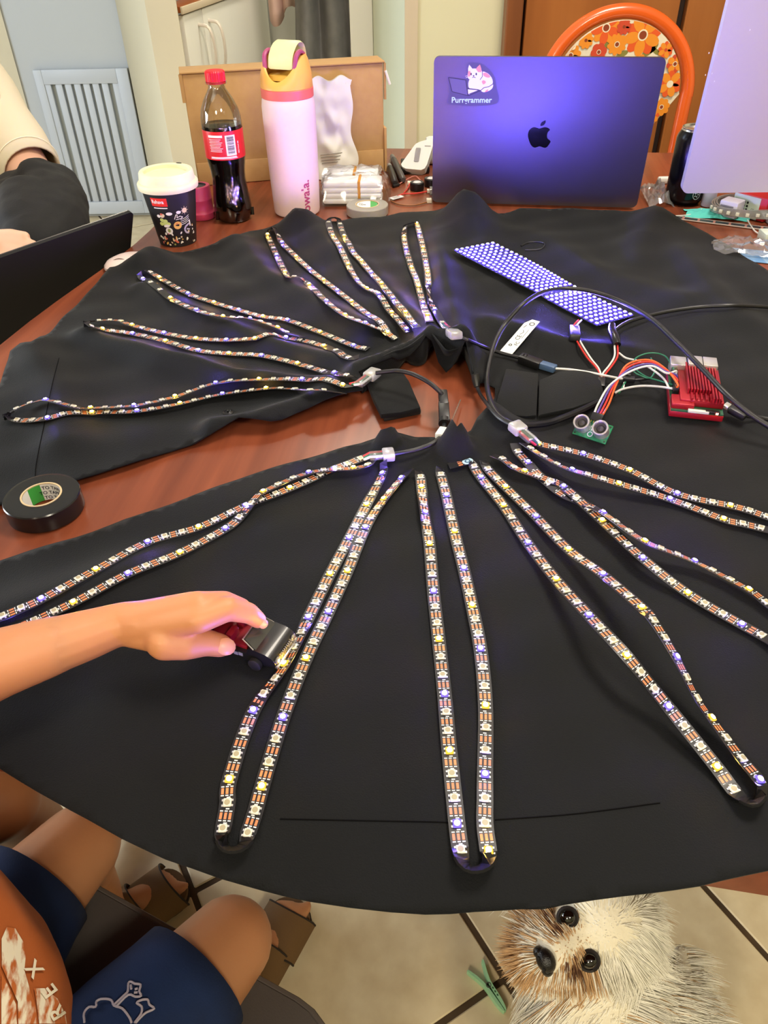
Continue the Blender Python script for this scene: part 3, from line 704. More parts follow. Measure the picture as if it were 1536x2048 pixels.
# strip end with a round printed chip at the waist
b = NB(); a = PH(900, 932, .003); d = PH(944, 921, .003); M = frame(a, d - a, V((0, 0, 1)).cross(d - a)); L = (d - a).length
box(b, (L * .45, 0, 0), (L * 1.0, .0095, .0006), 0, M)
for y in (-.003, 0, .003): box(b, (L * .45, y, .0004), (.004, .0016, .0002), 1, M)
prism(b, ellipse(.0052, .0046, 24, L * .8, 0), M, .0003, .0007, 2)
prism(b, ellipse(.0030, .0028, 20, L * .8, 0), M, .0007, .0008, 3); prism(b, ellipse(.0015, .0014, 16, L * .8, 0), M, .0008, .0009, 2)
put(b, 'end_patch', [M_tape, M_cop, mat('pale_blue_print', (176, 208, 226), 0.5), mat('dark_blue_print', (58, 92, 120), 0.5)], c9, smooth=False)

# ================================================================== LED PANEL
pn = [(905, 500), (1000, 549), (1072, 585), (1090, 597), (1140, 624), (1194, 652)]
pf = [(986, 484), (1066, 524), (1146, 570), (1168, 582), (1216, 606), (1270, 631)]
hh = [.006, .008, .009, .004, .005, .006]
na = np.array(crom([tuple(PH(x, y, h)) for (x, y), h in zip(pn, hh)], n=8)); fa = np.array(crom([tuple(PH(x, y, h)) for (x, y), h in zip(pf, hh)], n=8))
def arc(a):
    s = np.concatenate([[0], np.cumsum(np.linalg.norm(np.diff(a, axis=0), axis=1))]); return s / s[-1]
sa, sf = arc(na), arc(fa)
def pp(u, v):
    n_ = np.array([np.interp(u, sa, na[:, k]) for k in range(3)]); f_ = np.array([np.interp(u, sf, fa[:, k]) for k in range(3)])
    return V(n_ * (1 - v) + f_ * v)
panel = thing('light_matrix', 'flexible glowing panel of small round blue-white lights', 'light panel', pp(.5, .5))
b = NB(); rows = []
for i in range(65): rows.append([b.verts.new(pp(i / 64, v) + V((0, 0, dz))) for v, dz in ((0, -.001), (1, -.001), (1, 0), (0, 0))])
for i in range(64):
    for k in range(4): b.faces.new((rows[i][k], rows[i][(k + 1) % 4], rows[i + 1][(k + 1) % 4], rows[i + 1][k]))
b.faces.new(rows[0]); b.faces.new(rows[-1][::-1])
put(b, 'backing_sheet', mat('panel_black_film', (22, 22, 26), 0.45), panel, smooth=False)
M_pblu = mat('panel_blue_white_light', (210, 205, 255), 0.4, emit=((0.15, 0.11, 1.0), 640))
M_pyel = mat('panel_warm_light', (255, 230, 140), 0.4, emit=((1.0, 0.66, 0.14), 60))
def pled(m):
    b = NB(); box(b, (0, 0, .0006), (.0052, .0052, .0012), 0, bev=.0003, seg=1)
    lathe(b, [(.0024, .0012, 0), (.0024, .00135, 0), (.0018, .00135, 0), (.0018, .0017, 1), (.0010, .0020, 1), (0, .0021, 1)], None, 14, 1)
    return finish(b, 'led', [mat('panel_led_body', (8, 8, 8), 0.5, spec=0.0, emit=((0.09, 0.055, 1.0), 3.2)), m], smooth=False)
pb, py_ = pled(M_pblu), pled(M_pyel)
for i in range(32):
    for j in range(8):
        u, v = (i + .5) / 32, (j + .5) / 8
        p = pp(u, v); T = pp(min(1, u + .01), v) - pp(max(0, u - .01), v); B_ = pp(u, 1) - pp(u, 0)
        yel = (i in (15, 16, 17) and j < 3) or (i in (16, 17) and j == 3) or (i in (17, 18, 19) and j > 6)
        o = link('led', py_ if yel else pb, panel); o.matrix_basis = frame(p, T, B_)
# ================================================================== THINGS AT THE BACK OF THE TABLE
M_blackpl = mat('black_plastic', (18, 18, 19), 0.4)
M_card = mat('brown_cardboard', (190, 152, 100), 0.85, var=((60, 60, 60), (180, 140, 90), 0.3))
# --- cardboard box on its edge
a = P(398, 372, TZ); d = P(769, 342, TZ); zt = PY(756, 126, d.y).z - TZ
cM = frame(a, d - a, V((0, 0, 1)).cross(d - a)); L = (d - a).length
bx = thing('cardboard_box', 'flat brown cardboard box standing on edge behind the bottle and tumbler', 'box', M=cM)
b = NB(); box(b, (L / 2, .030, zt / 2 + .0008), (L, .060, zt), bev=.002); put(b, 'carton', M_card, bx, local=True)
b = NB(); box(b, (L / 2, .028, zt + .002), (L + .006, .064, .003), bev=.001); box(b, (-.002, -.0015, zt - .022), (.006, .003, .045)); box(b, (L + .003, .0, zt - .03), (.004, .006, .06), M=Matrix.Rotation(0, 4, 'Y'))
put(b, 'lid_flap', mat('brown_cardboard_edge', (176, 138, 88), 0.85), bx, local=True)
b = NB(); box(b, (L / 2, -.0018, .021), (L - .004, .0025, .040), bev=.0006); box(b, (L + .002, .01, .04), (.005, .03, .08), bev=.001); put(b, 'tuck_flap', M_card, bx, local=True)
b = NB(); tube(b, [(L + .004, -.003, zt - .012), (L + .012, -.004, zt - .035)], .0025, 6); put(b, 'paper_tab', mat('white_tab', (230, 228, 220), 0.6), bx, local=True)
# --- crumpled white paper bag in front of the box
a = P(655, 352, TZ); d = P(728, 348, TZ); bM = frame(a + V((0, -0.012, 0)), d - a, V((0, 0, 1)).cross(d - a))
bag = NB(); nx, nz = 26, 40; rowsF = []; rowsB = []
ht = PY(660, 146, a.y).z - TZ - .003
for j in range(nz + 1):
    v = j / nz; rf, rb = [], []
    xl = -.026 + .006 * math.sin(v * 4); xr = .055 + .010 * math.sin(v * 5.2 + .5) + .012 * v ** 3 - .012 * (1 - v) ** 2 + .006 * math.sin(v * 11)
    for i in range(nx + 1):
        u = i / nx; x = xl + (xr - xl) * u; z = .0012 + v * ht * (1 - .05 * (.5 + .5 * math.sin(u * 13 + 1)) * (v > .93))
        cr = noise.noise(V((x * 60, z * 45, 3.1))) * .006 + .004 * math.sin(z * 90 + u * 8) * (1 - v * .5) + abs(noise.noise(V((x * 30, z * 18, 8)))) * .008
        th = .012 * math.sin(math.pi * min(1, max(0, u))) * (1 - .6 * v) + .002
        rf.append(bag.verts.new(bM @ V((x, -.004 - th - cr * math.sin(math.pi * u) + .004 * v, z)))); rb.append(bag.verts.new(bM @ V((x, -.003 + .003 * v, z))))
    rowsF.append(rf); rowsB.append(rb)
for j in range(nz):
    for i in range(nx):
        bag.faces.new((rowsF[j][i], rowsF[j][i + 1], rowsF[j + 1][i + 1], rowsF[j + 1][i])); bag.faces.new((rowsB[j][i + 1], rowsB[j][i], rowsB[j + 1][i], rowsB[j + 1][i + 1]))
    for k in (0, nx): bag.faces.new((rowsF[j][k], rowsF[j + 1][k], rowsB[j + 1][k], rowsB[j][k]))
o = put(bag, 'paper_bag', mat('white_kraft_paper', (230, 228, 218), 0.75), angle=25); tag(o, 'crumpled white paper bag leaning on the cardboard box', 'bag')
b = NB(); pr = bvh_of(o.data)
for (x0, y0, x1, y1) in ((641, 310, 684, 305), (642, 315, 681, 311), (643, 321, 680, 318), (644, 327, 676, 323)):
    q = [hit(pr, x0 + (x1 - x0) * t / 8, y0 + (y1 - y0) * t / 8, .0006) for t in range(9)]
    q = [p for p in q if p]
    if len(q) > 2: tube(b, q, .0005, 4)
put(b, 'printed_line', mat('grey_print', (150, 146, 140), 0.8), o)
# --- cola bottle
bp = P(469, 438, TZ); BM = Matrix.Translation((bp.x, bp.y, TZ + .0006))
bot = thing('soda_bottle', 'clear plastic bottle half full of dark cola with red cap and label', 'bottle', bp)
out_ = [(.022, 0), (.028, .002), (.0315, .010), (.0322, .022), (.0310, .036), (.0290, .050), (.0275, .066), (.0282, .080), (.0308, .094), (.0318, .102), (.0318, .140), (.0322, .150), (.0318, .160), (.0290, .172), (.0240, .183), (.0185, .192), (.0140, .199), (.0125, .203), (.0125, .206), (.0165, .2065), (.0165, .209), (.0122, .2095)]
b = NB(); lathe(b, out_, BM, 40); put(b, 'clear_shell', clear('clear_bottle_plastic', (246, 246, 240), 0.05, 0.06), bot)
lq = [(0, .0012)] + [(r - .0012, z) for r, z in out_ if .001 < z < .146] + [(.0308, .149), (0, .149)]
b = NB(); lathe(b, lq, BM, 40); put(b, 'cola', mat('dark_cola', (14, 5, 4), 0.06, coat=0.3), bot)
b = NB()
for k in range(5):
    a_ = k * 1.2566; tube(b, [BM @ V((.0315 * math.cos(a_ + t * .12), .0315 * math.sin(a_ + t * .12), .006 + t * .012)) for t in (0, .5, 1)], .0035, 8)
put(b, 'base_lobe', mat('dark_cola', (14, 5, 4)), bot)
b = NB(); lathe(b, [(.0322, .102), (.0324, .104), (.0324, .142), (.0322, .144)], BM, 40); lab = put(b, 'label', mat('red_label', (206, 26, 36), 0.35), bot)
face = math.atan2(-bp.y, -bp.x)                         # direction from the bottle to the camera
def cyl(r, a0, z0, M=BM):
    return lambda x, y: M @ V((r * math.cos(a0 + x / r), r * math.sin(a0 + x / r), z0 + y))
def cpatch(bm, fn, x0, y0, w_, h_, mi=0, n=8):
    vs_ = [[bm.verts.new(V(fn(x0 + w_ * i / n, y0 + h_ * j))) for i in range(n + 1)] for j in (0, 1)]
    for i in range(n):
        f = bm.faces.new((vs_[0][i], vs_[0][i + 1], vs_[1][i + 1], vs_[1][i])); f.material_index = mi
M_wpr = mat('white_print', (236, 232, 230), 0.5); M_bpr = mat('black_print', (20, 20, 22), 0.5)
b = NB(); f0 = cyl(.0327, face, .102)
cpatch(b, f0, .002, .0065, .0165, .030)
random.seed(3); y = .009
f1 = cyl(.0329, face, .102)
while y < .0345:
    h_ = random.choice((.0004, .0006, .001)); cpatch(b, f1, .0045, y, .0115, h_, 1, 4); y += h_ + random.choice((.0005, .0007, .001))
cpatch(b, f0, -.026, .0335, .024, .0035, 0)
for k in range(9): cpatch(b, f0, -.025 + .001 * (k % 2), .0305 - k * .0022, (.020, .017, .022, .019)[k % 4], .0007, 0, 4)
cpatch(b, f0, -.026, .0022, .046, .0009, 0, 12)
text_bm(b, 'RECYCLE ME', .0032, None, 0, fn=lambda x, y: f1(.0245 - y, .0085 + x), bold=True)
cpatch(b, f1, -.025, .0036, .043, .0016, 0, 12)
put(b, 'label_print', [M_wpr, M_bpr], bot, smooth=False)
def ridged(r, z, a_): return r + .0005 * (1 if math.cos(a_ * 28) > 0 else -.6)
b = NB(); lathe(b, [(.0135, .2100), (.0150, .2100), (.0150, .2225), (.0135, .2245), (0, .2246)], BM, 112, fn=lambda r, z, a_: ridged(r, z, a_) if r > .014 else r)
lathe(b, [(.0135, .2068), (.0152, .2068), (.0152, .2094), (.0135, .2094)], BM, 40); put(b, 'cap', mat('red_cap_plastic', (212, 30, 44), 0.35), bot, angle=20)
# --- pink insulated tumbler
tp = P(595, 424, TZ); TM = Matrix.Translation((tp.x, tp.y, TZ + .0006))
tum = thing('tumbler', 'tall pale pink insulated bottle with orange lid and cream carry loop', 'bottle', tp)
M_tpink = mat('pale_pink_powder_coat', (232, 208, 206), 0.45, bump=(1500, 0.12)); M_coral = mat('coral_band', (226, 108, 96), 0.4); M_oran = mat('apricot_lid', (236, 176, 84), 0.4)
b = NB(); lathe(b, [(0, 0), (.036, 0), (.0385, .002), (.0395, .006), (.0415, .06), (.0432, .150), (.0432, .168), (.0418, .178), (.0405, .182)], TM, 56); put(b, 'body', M_tpink, tum)
b = NB(); lathe(b, [(.0400, .180), (.0420, .182), (.0420, .194), (.0400, .196)], TM, 56); put(b, 'collar', M_coral, tum)
tdir = face; q_ = 64
def lid_top(a_):                  # height of the lid wall round the spout opening
    c_ = math.cos(a_ - (face - .60)); return .240 - .034 * max(0, c_) ** 1.6
b = NB(); rows = []
for (r, kz) in ((.0410, 0), (.0415, .02), (.0405, .45), (.0365, .85), (.0335, 1.0), (.0305, .98), (.030, .75), (.030, .30)):
    rows.append([b.verts.new(TM @ V((r * math.cos(2 * math.pi * k / q_), r * math.sin(2 * math.pi * k / q_), .195 + (lid_top(2 * math.pi * k / q_) - .195) * kz))) for k in range(q_)])
for i in range(len(rows) - 1):
    for k in range(q_): b.faces.new((rows[i][k], rows[i][(k + 1) % q_], rows[i + 1][(k + 1) % q_], rows[i + 1][k]))
b.faces.new(rows[-1][::-1]); lid = put(b, 'lid', M_oran, tum)
sd = V((math.cos(face - .60), math.sin(face - .60), 0)); sx_ = V((-sd.y, sd.x, 0)); SM = Matrix(((sx_.x, sd.x, 0, tp.x), (sx_.y, sd.y, 0, tp.y), (0, 0, 1, TZ), (0, 0, 0, 1)))
b = NB(); lathe(b, [(0, .214), (.026, .213), (.029, .207)], TM, 32); put(b, 'spout_cover', mat('mustard_spout', (206, 160, 58), 0.45), tum)
for s_ in (-1, 1):
    b = NB(); tube(b, crom([SM @ V((s_ * .026, .018, .222)), SM @ V((s_ * .028, .012, .240)), SM @ V((s_ * .027, -.004, .244)), SM @ V((s_ * .026, -.022, .232)), SM @ V((s_ * .025, -.027, .215))], n=5), .0036, 8)
    put(b, 'hinge_strap', mat('mauve_hinge', (164, 70, 110), 0.4), tum)
b = NB(); pr_ = crom([(.016, .2235), (.012, .238), (.000, .250), (-.013, .255), (-.026, .252), (-.032, .241), (-.034, .222)], n=5); rws = []
for p in pr_: rws.append([b.verts.new(SM @ V((x, p[0], p[1] + dz))) for x, dz in ((-.0215, 0), (-.018, .0022), (.018, .0022), (.0215, 0), (.018, -.002), (-.018, -.002))])
for i in range(len(rws) - 1):
    for k in range(6): b.faces.new((rws[i][k], rws[i][(k + 1) % 6], rws[i + 1][(k + 1) % 6], rws[i + 1][k]))
b.faces.new(rws[0]); b.faces.new(rws[-1][::-1]); put(b, 'carry_loop', mat('cream_loop', (228, 224, 164), 0.45), tum)
b = NB(); rr_ = lambda z: .0395 + (z - .006) * .037 + .0005
def tfn(x, y): z = .010 + x; a_ = face + .50 - y / .041; return TM @ V((rr_(z) * math.cos(a_), rr_(z) * math.sin(a_), z))
text_bm(b, 'owala.', .0205, None, 0, fn=tfn, bold=True); put(b, 'lettering', mat('plum_print', (176, 66, 112), 0.5), tum, smooth=False)
# --- paper coffee cup
cp = P(357, 482, TZ); CM = Matrix.Translation((cp.x, cp.y, TZ + .0006))
cupt = thing('paper_cup', 'black paper coffee cup printed with food doodles, cream lid', 'cup', cp)
r0_, r1_, hc = .0290, .0425, .092
cr_ = lambda z: r0_ + (r1_ - r0_) * z / hc
b = NB(); lathe(b, [(0, .004), (r0_ - .002, .004), (r0_ - .001, 0), (r0_, 0), (r1_, hc), (r1_ - .001, hc), (r0_, .006)], CM, 48); put(b, 'cup', mat('black_card_print', (24, 24, 25), 0.5), cupt)
b = NB(); lathe(b, [(.0430, .0835), (.0455, .0840), (.0462, .0875), (.0462, .0915), (.0448, .0935), (.0425, .0945), (.0420, .0975), (.0408, .1065), (.0395, .1085), (.0350, .1090), (.0335, .1075), (.0330, .1025), (.0320, .1015), (0, .1018)], CM, 56)
M_lid = mat('cream_moulded_fibre', (230, 220, 184), 0.6, bump=(500, 0.1)); put(b, 'lid', M_lid, cupt)
b = NB(); cf_ = math.atan2(-cp.y, -cp.x)
prism(b, ellipse(.005, .0022, 14), Matrix.Translation((cp.x + .037 * math.cos(cf_ + 2.5), cp.y + .037 * math.sin(cf_ + 2.5), TZ + .1095)) @ Matrix.Rotation(cf_ + 2.5 + 1.57, 4, 'Z'), 0, .0006); put(b, 'sip_hole', M_blackpl, cupt)
def cfn(off, a0, z0): return lambda x, y: CM @ V(((cr_(z0 + y) + off) * math.cos(a0 + x / .036), (cr_(z0 + y) + off) * math.sin(a0 + x / .036), z0 + y))
cols = [(238, 236, 226), (226, 178, 96), (196, 214, 120), (214, 112, 90), (226, 206, 170), (150, 160, 90), (206, 112, 120), (186, 180, 200)]
MC = [mat('cup_print_%d' % i, c, 0.5) for i, c in enumerate(cols)] + [mat('cup_red_badge', (222, 44, 34), 0.5), M_bpr]
b = NB(); f_ = cfn(.0004, cf_, 0); g_ = cfn(.0007, cf_, 0)
cpatch(b, f_, -.030, .0655, .024, .0125, 8)
text_bm(b, 'Rahava', .0078, None, 0, fn=lambda x, y: g_(-.0285 + x * .82, .0700 + y), bold=True)
cpatch(b, f_, -.028, .0620, .021, .0016, 0)
def shape(pts, mi, fn): b.faces.new([b.verts.new(V(fn(x, y))) for x, y in pts]).material_index = mi
shape(ellipse(.006, .0055, 16, -.012, .0270), 0, f_); shape(ellipse(.0025, .003, 12, -.012, .0275), 5, g_)
shape(ellipse(.0068, .0060, 16, .0035, .0350, .4), 1, f_); shape(ellipse(.0018, .0010, 10, .0025, .0375, .4), 3, g_)
shape(ellipse(.0042, .0040, 14, .0170, .0565), 4, f_)
for k in range(8): shape([(.0170 + .0050 * math.cos(k * .785 - .12), .0565 + .0050 * math.sin(k * .785 - .12)), (.0170 + .0068 * math.cos(k * .785), .0565 + .0068 * math.sin(k * .785)), (.0170 + .0050 * math.cos(k * .785 + .12), .0565 + .0050 * math.sin(k * .785 + .12))], 4, f_)
for (x, y) in ((-.020, .0440), (-.0145, .0425), (-.017, .0385), (-.0105, .0380), (-.022, .0380)): shape(ellipse(.0036, .0030, 10, x, y), 2, f_)
shape(ellipse(.0052, .0022, 12, -.0140, .0350, .1), 0, g_); shape(ellipse(.0040, .0030, 10, -.0175, .0510, .5), 4, f_); shape(ellipse(.0022, .0016, 8, -.0185, .0535), 3, g_)
for (x, y, rx) in ((-.0065, .0540, .0048), (.0075, .0550, .0036), (-.024, .050, .003)): shape(ellipse(rx, .0025, 12, x, y), 0, f_)
def line(pts, w_, mi=0):
    for (x0, y0), (x1, y1) in zip(pts[:-1], pts[1:]):
        dx, dy = x1 - x0, y1 - y0; L_ = math.hypot(dx, dy) or 1; nx_, ny_ = -dy / L_ * w_, dx / L_ * w_
        shape([(x0 - nx_, y0 - ny_), (x1 - nx_, y1 - ny_), (x1 + nx_, y1 + ny_), (x0 + nx_, y0 + ny_)], mi, g_)
line([(0, .0450), (.003, .0520), (.005, .0515), (.004, .0470), (.009, .0490), (.013, .0470), (.010, .0450), (.002, .0442)], .0005)
for k in range(4): line([(.009, .0435 - k * .0028), (.016, .0445 - k * .0028), (.0235, .0480 - k * .0028)], .0004)
line([(.0230, .0345), (.0160, .0310), (.0140, .0265), (.0165, .0215), (.0220, .0200)], .0014, 7); line([(.0180, .0270), (.0240, .0250)], .0012, 7); line([(.024, .040), (.0255, .030)], .0012, 0)
random.seed(11)
for k in range(46):
    x, y = random.uniform(-.034, .036), random.uniform(.003, .024) if k < 34 else random.uniform(.024, .050)
    if k >= 34 and -.022 < x < .026: continue
    shape(ellipse(random.uniform(.0014, .0034), random.uniform(.0009, .0019), 9, x, y, random.uniform(0, 3)), random.choice((0, 0, 0, 1, 3, 5, 4, 6)), f_)
put(b, 'printed_artwork', MC, cupt, smooth=False)
# --- pink stamp-like container beside the bottle
pk = P(404, 434, TZ); PM = Matrix.Translation((pk.x, pk.y, TZ + .0006))
pc = thing('pink_container', 'small hot pink plastic container between the paper cup and cola bottle', 'container', pk)
M_hot = mat('hot_pink_plastic', (216, 72, 112), 0.4)
b = NB(); lathe(b, [(0, 0), (.0235, 0), (.0245, .002), (.0245, .010), (.0225, .012), (.0215, .014), (.0215, .030), (.0222, .031), (.0222, .032), (.0215, .033), (.0215, .050), (.0205, .0525), (.0150, .0525)], PM, 40); put(b, 'body', M_hot, pc)
b = NB(); lathe(b, [(0, .0500), (.0150, .0502), (.0152, .0524)], PM, 24); put(b, 'slot', mat('dark_slot', (50, 40, 44), 0.5), pc)
# --- white elastic in a clear bag
ep = P(709, 398, TZ); EM = Matrix.Translation((ep.x, ep.y, TZ)) @ Matrix.Rotation(rad(-3), 4, 'Z')
el = thing('elastic_bundle', 'two flat bundles of white elastic with orange bands in a clear bag', 'elastic', M=EM)
M_el = mat('white_elastic', (246, 246, 246), 0.7, bump=((20, 400, 400), 0.3))
for k, (y0, z0, dx) in enumerate(((.028, .004, -.008), (-.022, .004, .0))):
    b = NB()
    for q in range(4):
        box(b, (dx, y0, z0 + .0048 + q * .0092), (.104 - .002 * (q % 2), .044, .0096), bev=.0030)
    bu = put(b, 'elastic_roll', M_el, el, local=True)
    b = NB(); box(b, (dx + (.008 if k == 0 else .012), y0, .0225), (.0052, .0465, .041), bev=.002); put(b, 'paper_band', mat('orange_band', (220, 150, 40), 0.5), bu)
b = NB(); nb_, mb_ = 22, 16; g = []
for j in range(mb_ + 1):
    row = []
    for i in range(nb_ + 1):
        u, v = i / nb_ * 2 - 1, j / mb_ * 2 - 1
        e = max(0, 1 - max(abs(u), abs(v)) ** 6); z = .0012 + .045 * e + noise.noise(V((u * 5, v * 5, 2))) * .006 * (.35 + e) + .004
        row.append(b.verts.new((u * .066, v * .060, max(.0016, z))))
    g.append(row)
for j in range(mb_):
    for i in range(nb_): b.faces.new((g[j][i], g[j][i + 1], g[j + 1][i + 1], g[j + 1][i]))
put(b, 'clear_bag', clear('clear_bag_film', (252, 252, 252), 0.08, 0.01, 0.0), el, local=True)
# --- grey tape roll lying by the skirt
def tape_roll(name, label, c, r, rin, h, mside, mtop, glab, parent_z):
    t = thing(name, label, 'tape', (c.x, c.y, parent_z)); Mx = Matrix.Translation((c.x, c.y, parent_z))
    b = NB(); lathe(b, [(rin + .0015, .0006), (r - .0008, .0006), (r, .0015), (r, h - .0015), (r - .0008, h - .0004)] + [(r - (r - rin) * k / 9, h - .0003 * (k % 2)) for k in range(1, 9)] + [(rin + .0015, h), (rin + .0015, .0006)], Mx, 64); put(b, 'tape', [mside], t)
    b = NB(); lathe(b, [(rin + .0015, .0004), (rin + .0015, h + .0006), (rin, h + .0006), (rin, .0004), (rin + .0015, .0004)], Mx, 48); put(b, 'core', mat('tan_card_core', (206, 184, 142), 0.6), t)
    return t, Mx
gp = P(735, 428, TZ)
gt, GM = tape_roll('tape_roll', 'grey tape roll with green and white label in front of the elastic', gp, .036, .019, .016, mat('grey_tape', (150, 146, 136), 0.35), None, None, TZ + .0006)
b = NB(); prism(b, ellipse(.0178, .0178, 40), GM, .0150, .0158, 0)
prism(b, [(x, y) for x, y in ellipse(.0176, .0176, 40) if x > .004], GM, .0158, .0160, 1)
text_bm(b, 'TO', .0056, GM @ Matrix.Translation((-.015, .003, .0159)), 2, bold=True); text_bm(b, 'TAPE', .0056, GM @ Matrix.Translation((-.015, -.005, .0159)), 2, bold=True)
put(b, 'core_label', [M_wpr, mat('green_print', (64, 160, 70), 0.5), M_bpr], gt, smooth=False)
# --- black tape roll, near left
p0 = P(91, 1012, TZ + .006)
bt, BT = tape_roll('tape_roll', 'black electrical tape roll lying on the bare wood at the left', p0, .0335, .0165, .0185, mat('black_vinyl_tape', (22, 22, 22), 0.22), None, None, TZ + .0006)
b = NB(); R_ = .0163
def inn(x, y): return BT @ V((R_ * math.cos(x / R_), R_ * math.sin(x / R_), y))
n_ = 60
for k in range(n_):
    a0_, a1_ = 2 * math.pi * k / n_, 2 * math.pi * (k + 1) / n_; gmi = 1 if (a0_ % 3.14159) > 1.15 and (a0_ % 3.14159) < 2.62 and a0_ > 1.9 else 0
    b.faces.new([b.verts.new(BT @ V((R_ * math.cos(a), R_ * math.sin(a), z))) for a, z in ((a0_, .0006), (a1_, .0006), (a1_, .0182), (a0_, .0182))]).material_index = gmi
for k, z in enumerate((.0018, .0072, .0126)):
    text_bm(b, 'TO TAPE   TO TAPE', .0050, None, 2, fn=lambda x, y, z=z: BT @ V(((R_ - .0003) * math.cos(1.95 + .2 * (k % 2) - x / R_), (R_ - .0003) * math.sin(1.95 + .2 * (k % 2) - x / R_), z + y)), bold=True)
put(b, 'core_label', [M_wpr, mat('green_print', (64, 150, 60), 0.5), mat('navy_print', (34, 40, 70), 0.5)], bt, smooth=False)
# --- dark laptop
bl, br_ = V((.0970, 1.406, TZ + .004)), V((.4430, 1.352, TZ + .004)); tl_, tr_ = V((.0757, 1.382, .9876)), V((.418, 1.3178, .9877))
tl_ = PY(864, 107, 1.384); tr_ = PY(1328, 121, 1.324)
xax = (br_ - bl); upv = ((tl_ + tr_) - (bl + br_)) / 2
LM = frame(bl, xax, upv); LW, LH = xax.length + .002, upv.length
lap = thing('laptop', 'dark blue-black laptop with a cat sticker on its lid', 'laptop', M=LM)
M_lid2 = mat('space_black_metal', (94, 92, 100), 0.42, 0.92)
b = NB(); prism(b, rrect(LW, LH, .009, 6, LW / 2, LH / 2), Matrix.Identity(4), -.0050, 0); bmesh.ops.bevel(b, geom=[e for e in b.edges if len(e.link_faces) == 2 and abs(e.calc_face_angle(0)) > 1], offset=.0008, segments=2, affect='EDGES')
put(b, 'lid', M_lid2, lap, local=True)
b = NB(); prism(b, rrect(LW - .004, LH - .004, .008, 6, LW / 2, LH / 2), Matrix.Identity(4), -.0062, -.0052); put(b, 'screen', mat('black_glass', (10, 10, 12), 0.08), lap, local=True)
wd = LM.to_3x3().inverted()
b = NB(); bw = frame(bl + V((0, .012, .0012)), V((xax.x, xax.y, 0)), V((-xax.y, xax.x, 0)))
t_ = NB(); prism(t_, rrect(LW, .24, .010, 6, LW / 2, .12), LM.inverted() @ bw, 0, .0135); put(t_, 'base', mat('space_black_base', (44, 43, 46), 0.45, 0.6), lap, local=True)
# apple silhouette, glossy black
def ap(pts, c=(.5, .475)):   # from crop pixels (1536x1097 view of 840..1400 x 60..460) to lid coordinates
    o_ = []
    for x, y in pts:
        px, py = 840 + x / 2.743, 60 + y / 2.743
        d = LM.inverted().to_3x3() @ ray(px, py); o0 = LM.inverted() @ C0; t = -o0.z / d.z; q = o0 + d * t; o_.append((q.x, q.y))
    return o_
b = NB(); M0 = Matrix.Identity(4)
body_ = [(655, 541), (668, 537), (683, 533), (700, 536), (713, 547), (702, 560), (697, 577), (700, 595), (716, 610), (708, 627), (697, 641), (685, 646), (672, 643), (657, 638), (643, 642), (629, 645), (615, 638), (604, 622), (596, 600), (592, 577), (596, 556), (607, 541), (622, 533), (638, 535)]
prism(b, [tuple(q) for q in crom(ap(body_ + body_[:1]), n=3)][:-1], M0, .0001, .0003)
prism(b, ap([(660, 526), (661, 515), (668, 505), (680, 498), (690, 495), (689, 508), (682, 519), (672, 525)]), M0, .0001, .0003)
put(b, 'lid_emblem', mat('gloss_black_emblem', (4, 4, 6), 0.12), lap, local=True)
# sticker (crop pixels of 880..1010 x 120..220 at 11.815)
def st(pts):
    o_ = []
    for x, y in pts:
        d = LM.inverted().to_3x3() @ ray(880 + x / 11.815, 120 + y / 11.815); o0 = LM.inverted() @ C0; t = -o0.z / d.z; q = o0 + d * t; o_.append((q.x, q.y))
    return o_
def smo(pts, n=4): return [tuple(q) for q in crom(pts + pts[:1], n=n)][:-1]
SMt = [mat('sticker_clear_film', (72, 70, 96), 0.5), mat('sticker_white', (228, 226, 240), 0.5), mat('sticker_salmon', (238, 140, 118), 0.5), mat('sticker_dark_line', (34, 32, 52), 0.5), mat('sticker_slate', (92, 88, 116), 0.5), mat('sticker_mint', (190, 232, 224), 0.5)]
b = NB()
prism(b, st(smo([(170, 380), (600, 430), (640, 90), (1000, 90), (1290, 380), (1330, 620), (1320, 1040), (240, 1050), (220, 760)], 5)), M0, .00008, .00016, 0)
body2 = smo([(690, 470), (670, 560), (700, 670), (900, 710), (1040, 690), (1150, 640), (1240, 560), (1235, 450), (1170, 350), (1090, 295), (1000, 280), (930, 420), (800, 450)])
prism(b, st(body2), M0, .00016, .00030, 1)
prism(b, st(smo([(960, 720), (1030, 760), (1150, 730), (1230, 670), (1255, 600), (1235, 575), (1150, 640), (1050, 650), (985, 680)])), M0, .00030, .00036, 1)
head_ = smo([(655, 330), (662, 420), (720, 465), (850, 470), (950, 460), (1000, 390), (1000, 280), (940, 220), (830, 200), (720, 220)])
prism(b, st(head_), M0, .00036, .00044, 1)
prism(b, st([(668, 290), (665, 200), (690, 110), (745, 175), (770, 215)]), M0, .00034, .00044, 1); prism(b, st([(850, 215), (880, 165), (945, 105), (975, 200), (985, 285), (900, 285)]), M0, .00034, .00046, 2)
prism(b, st(smo([(660, 300), (662, 380), (700, 390), (730, 330), (715, 265), (680, 255)])), M0, .00044, .00048, 2)
prism(b, st(smo([(1010, 310), (1090, 300), (1180, 370), (1175, 410), (1100, 410), (1030, 370)])), M0, .00030, .00036, 2)
prism(b, st(smo([(985, 510), (1020, 475), (1075, 500), (1075, 545), (1020, 575)])), M0, .00030, .00036, 2); prism(b, st(smo([(1085, 715), (1135, 690), (1130, 735), (1060, 755)])), M0, .00036, .0004, 2)
for (x, y, rx, ry) in ((735, 330, 16, 32), (857, 330, 18, 32), (795, 372, 20, 16)): prism(b, st(ellipse(rx, ry, 14, x, y)), M0, .00048, .00052, 3)
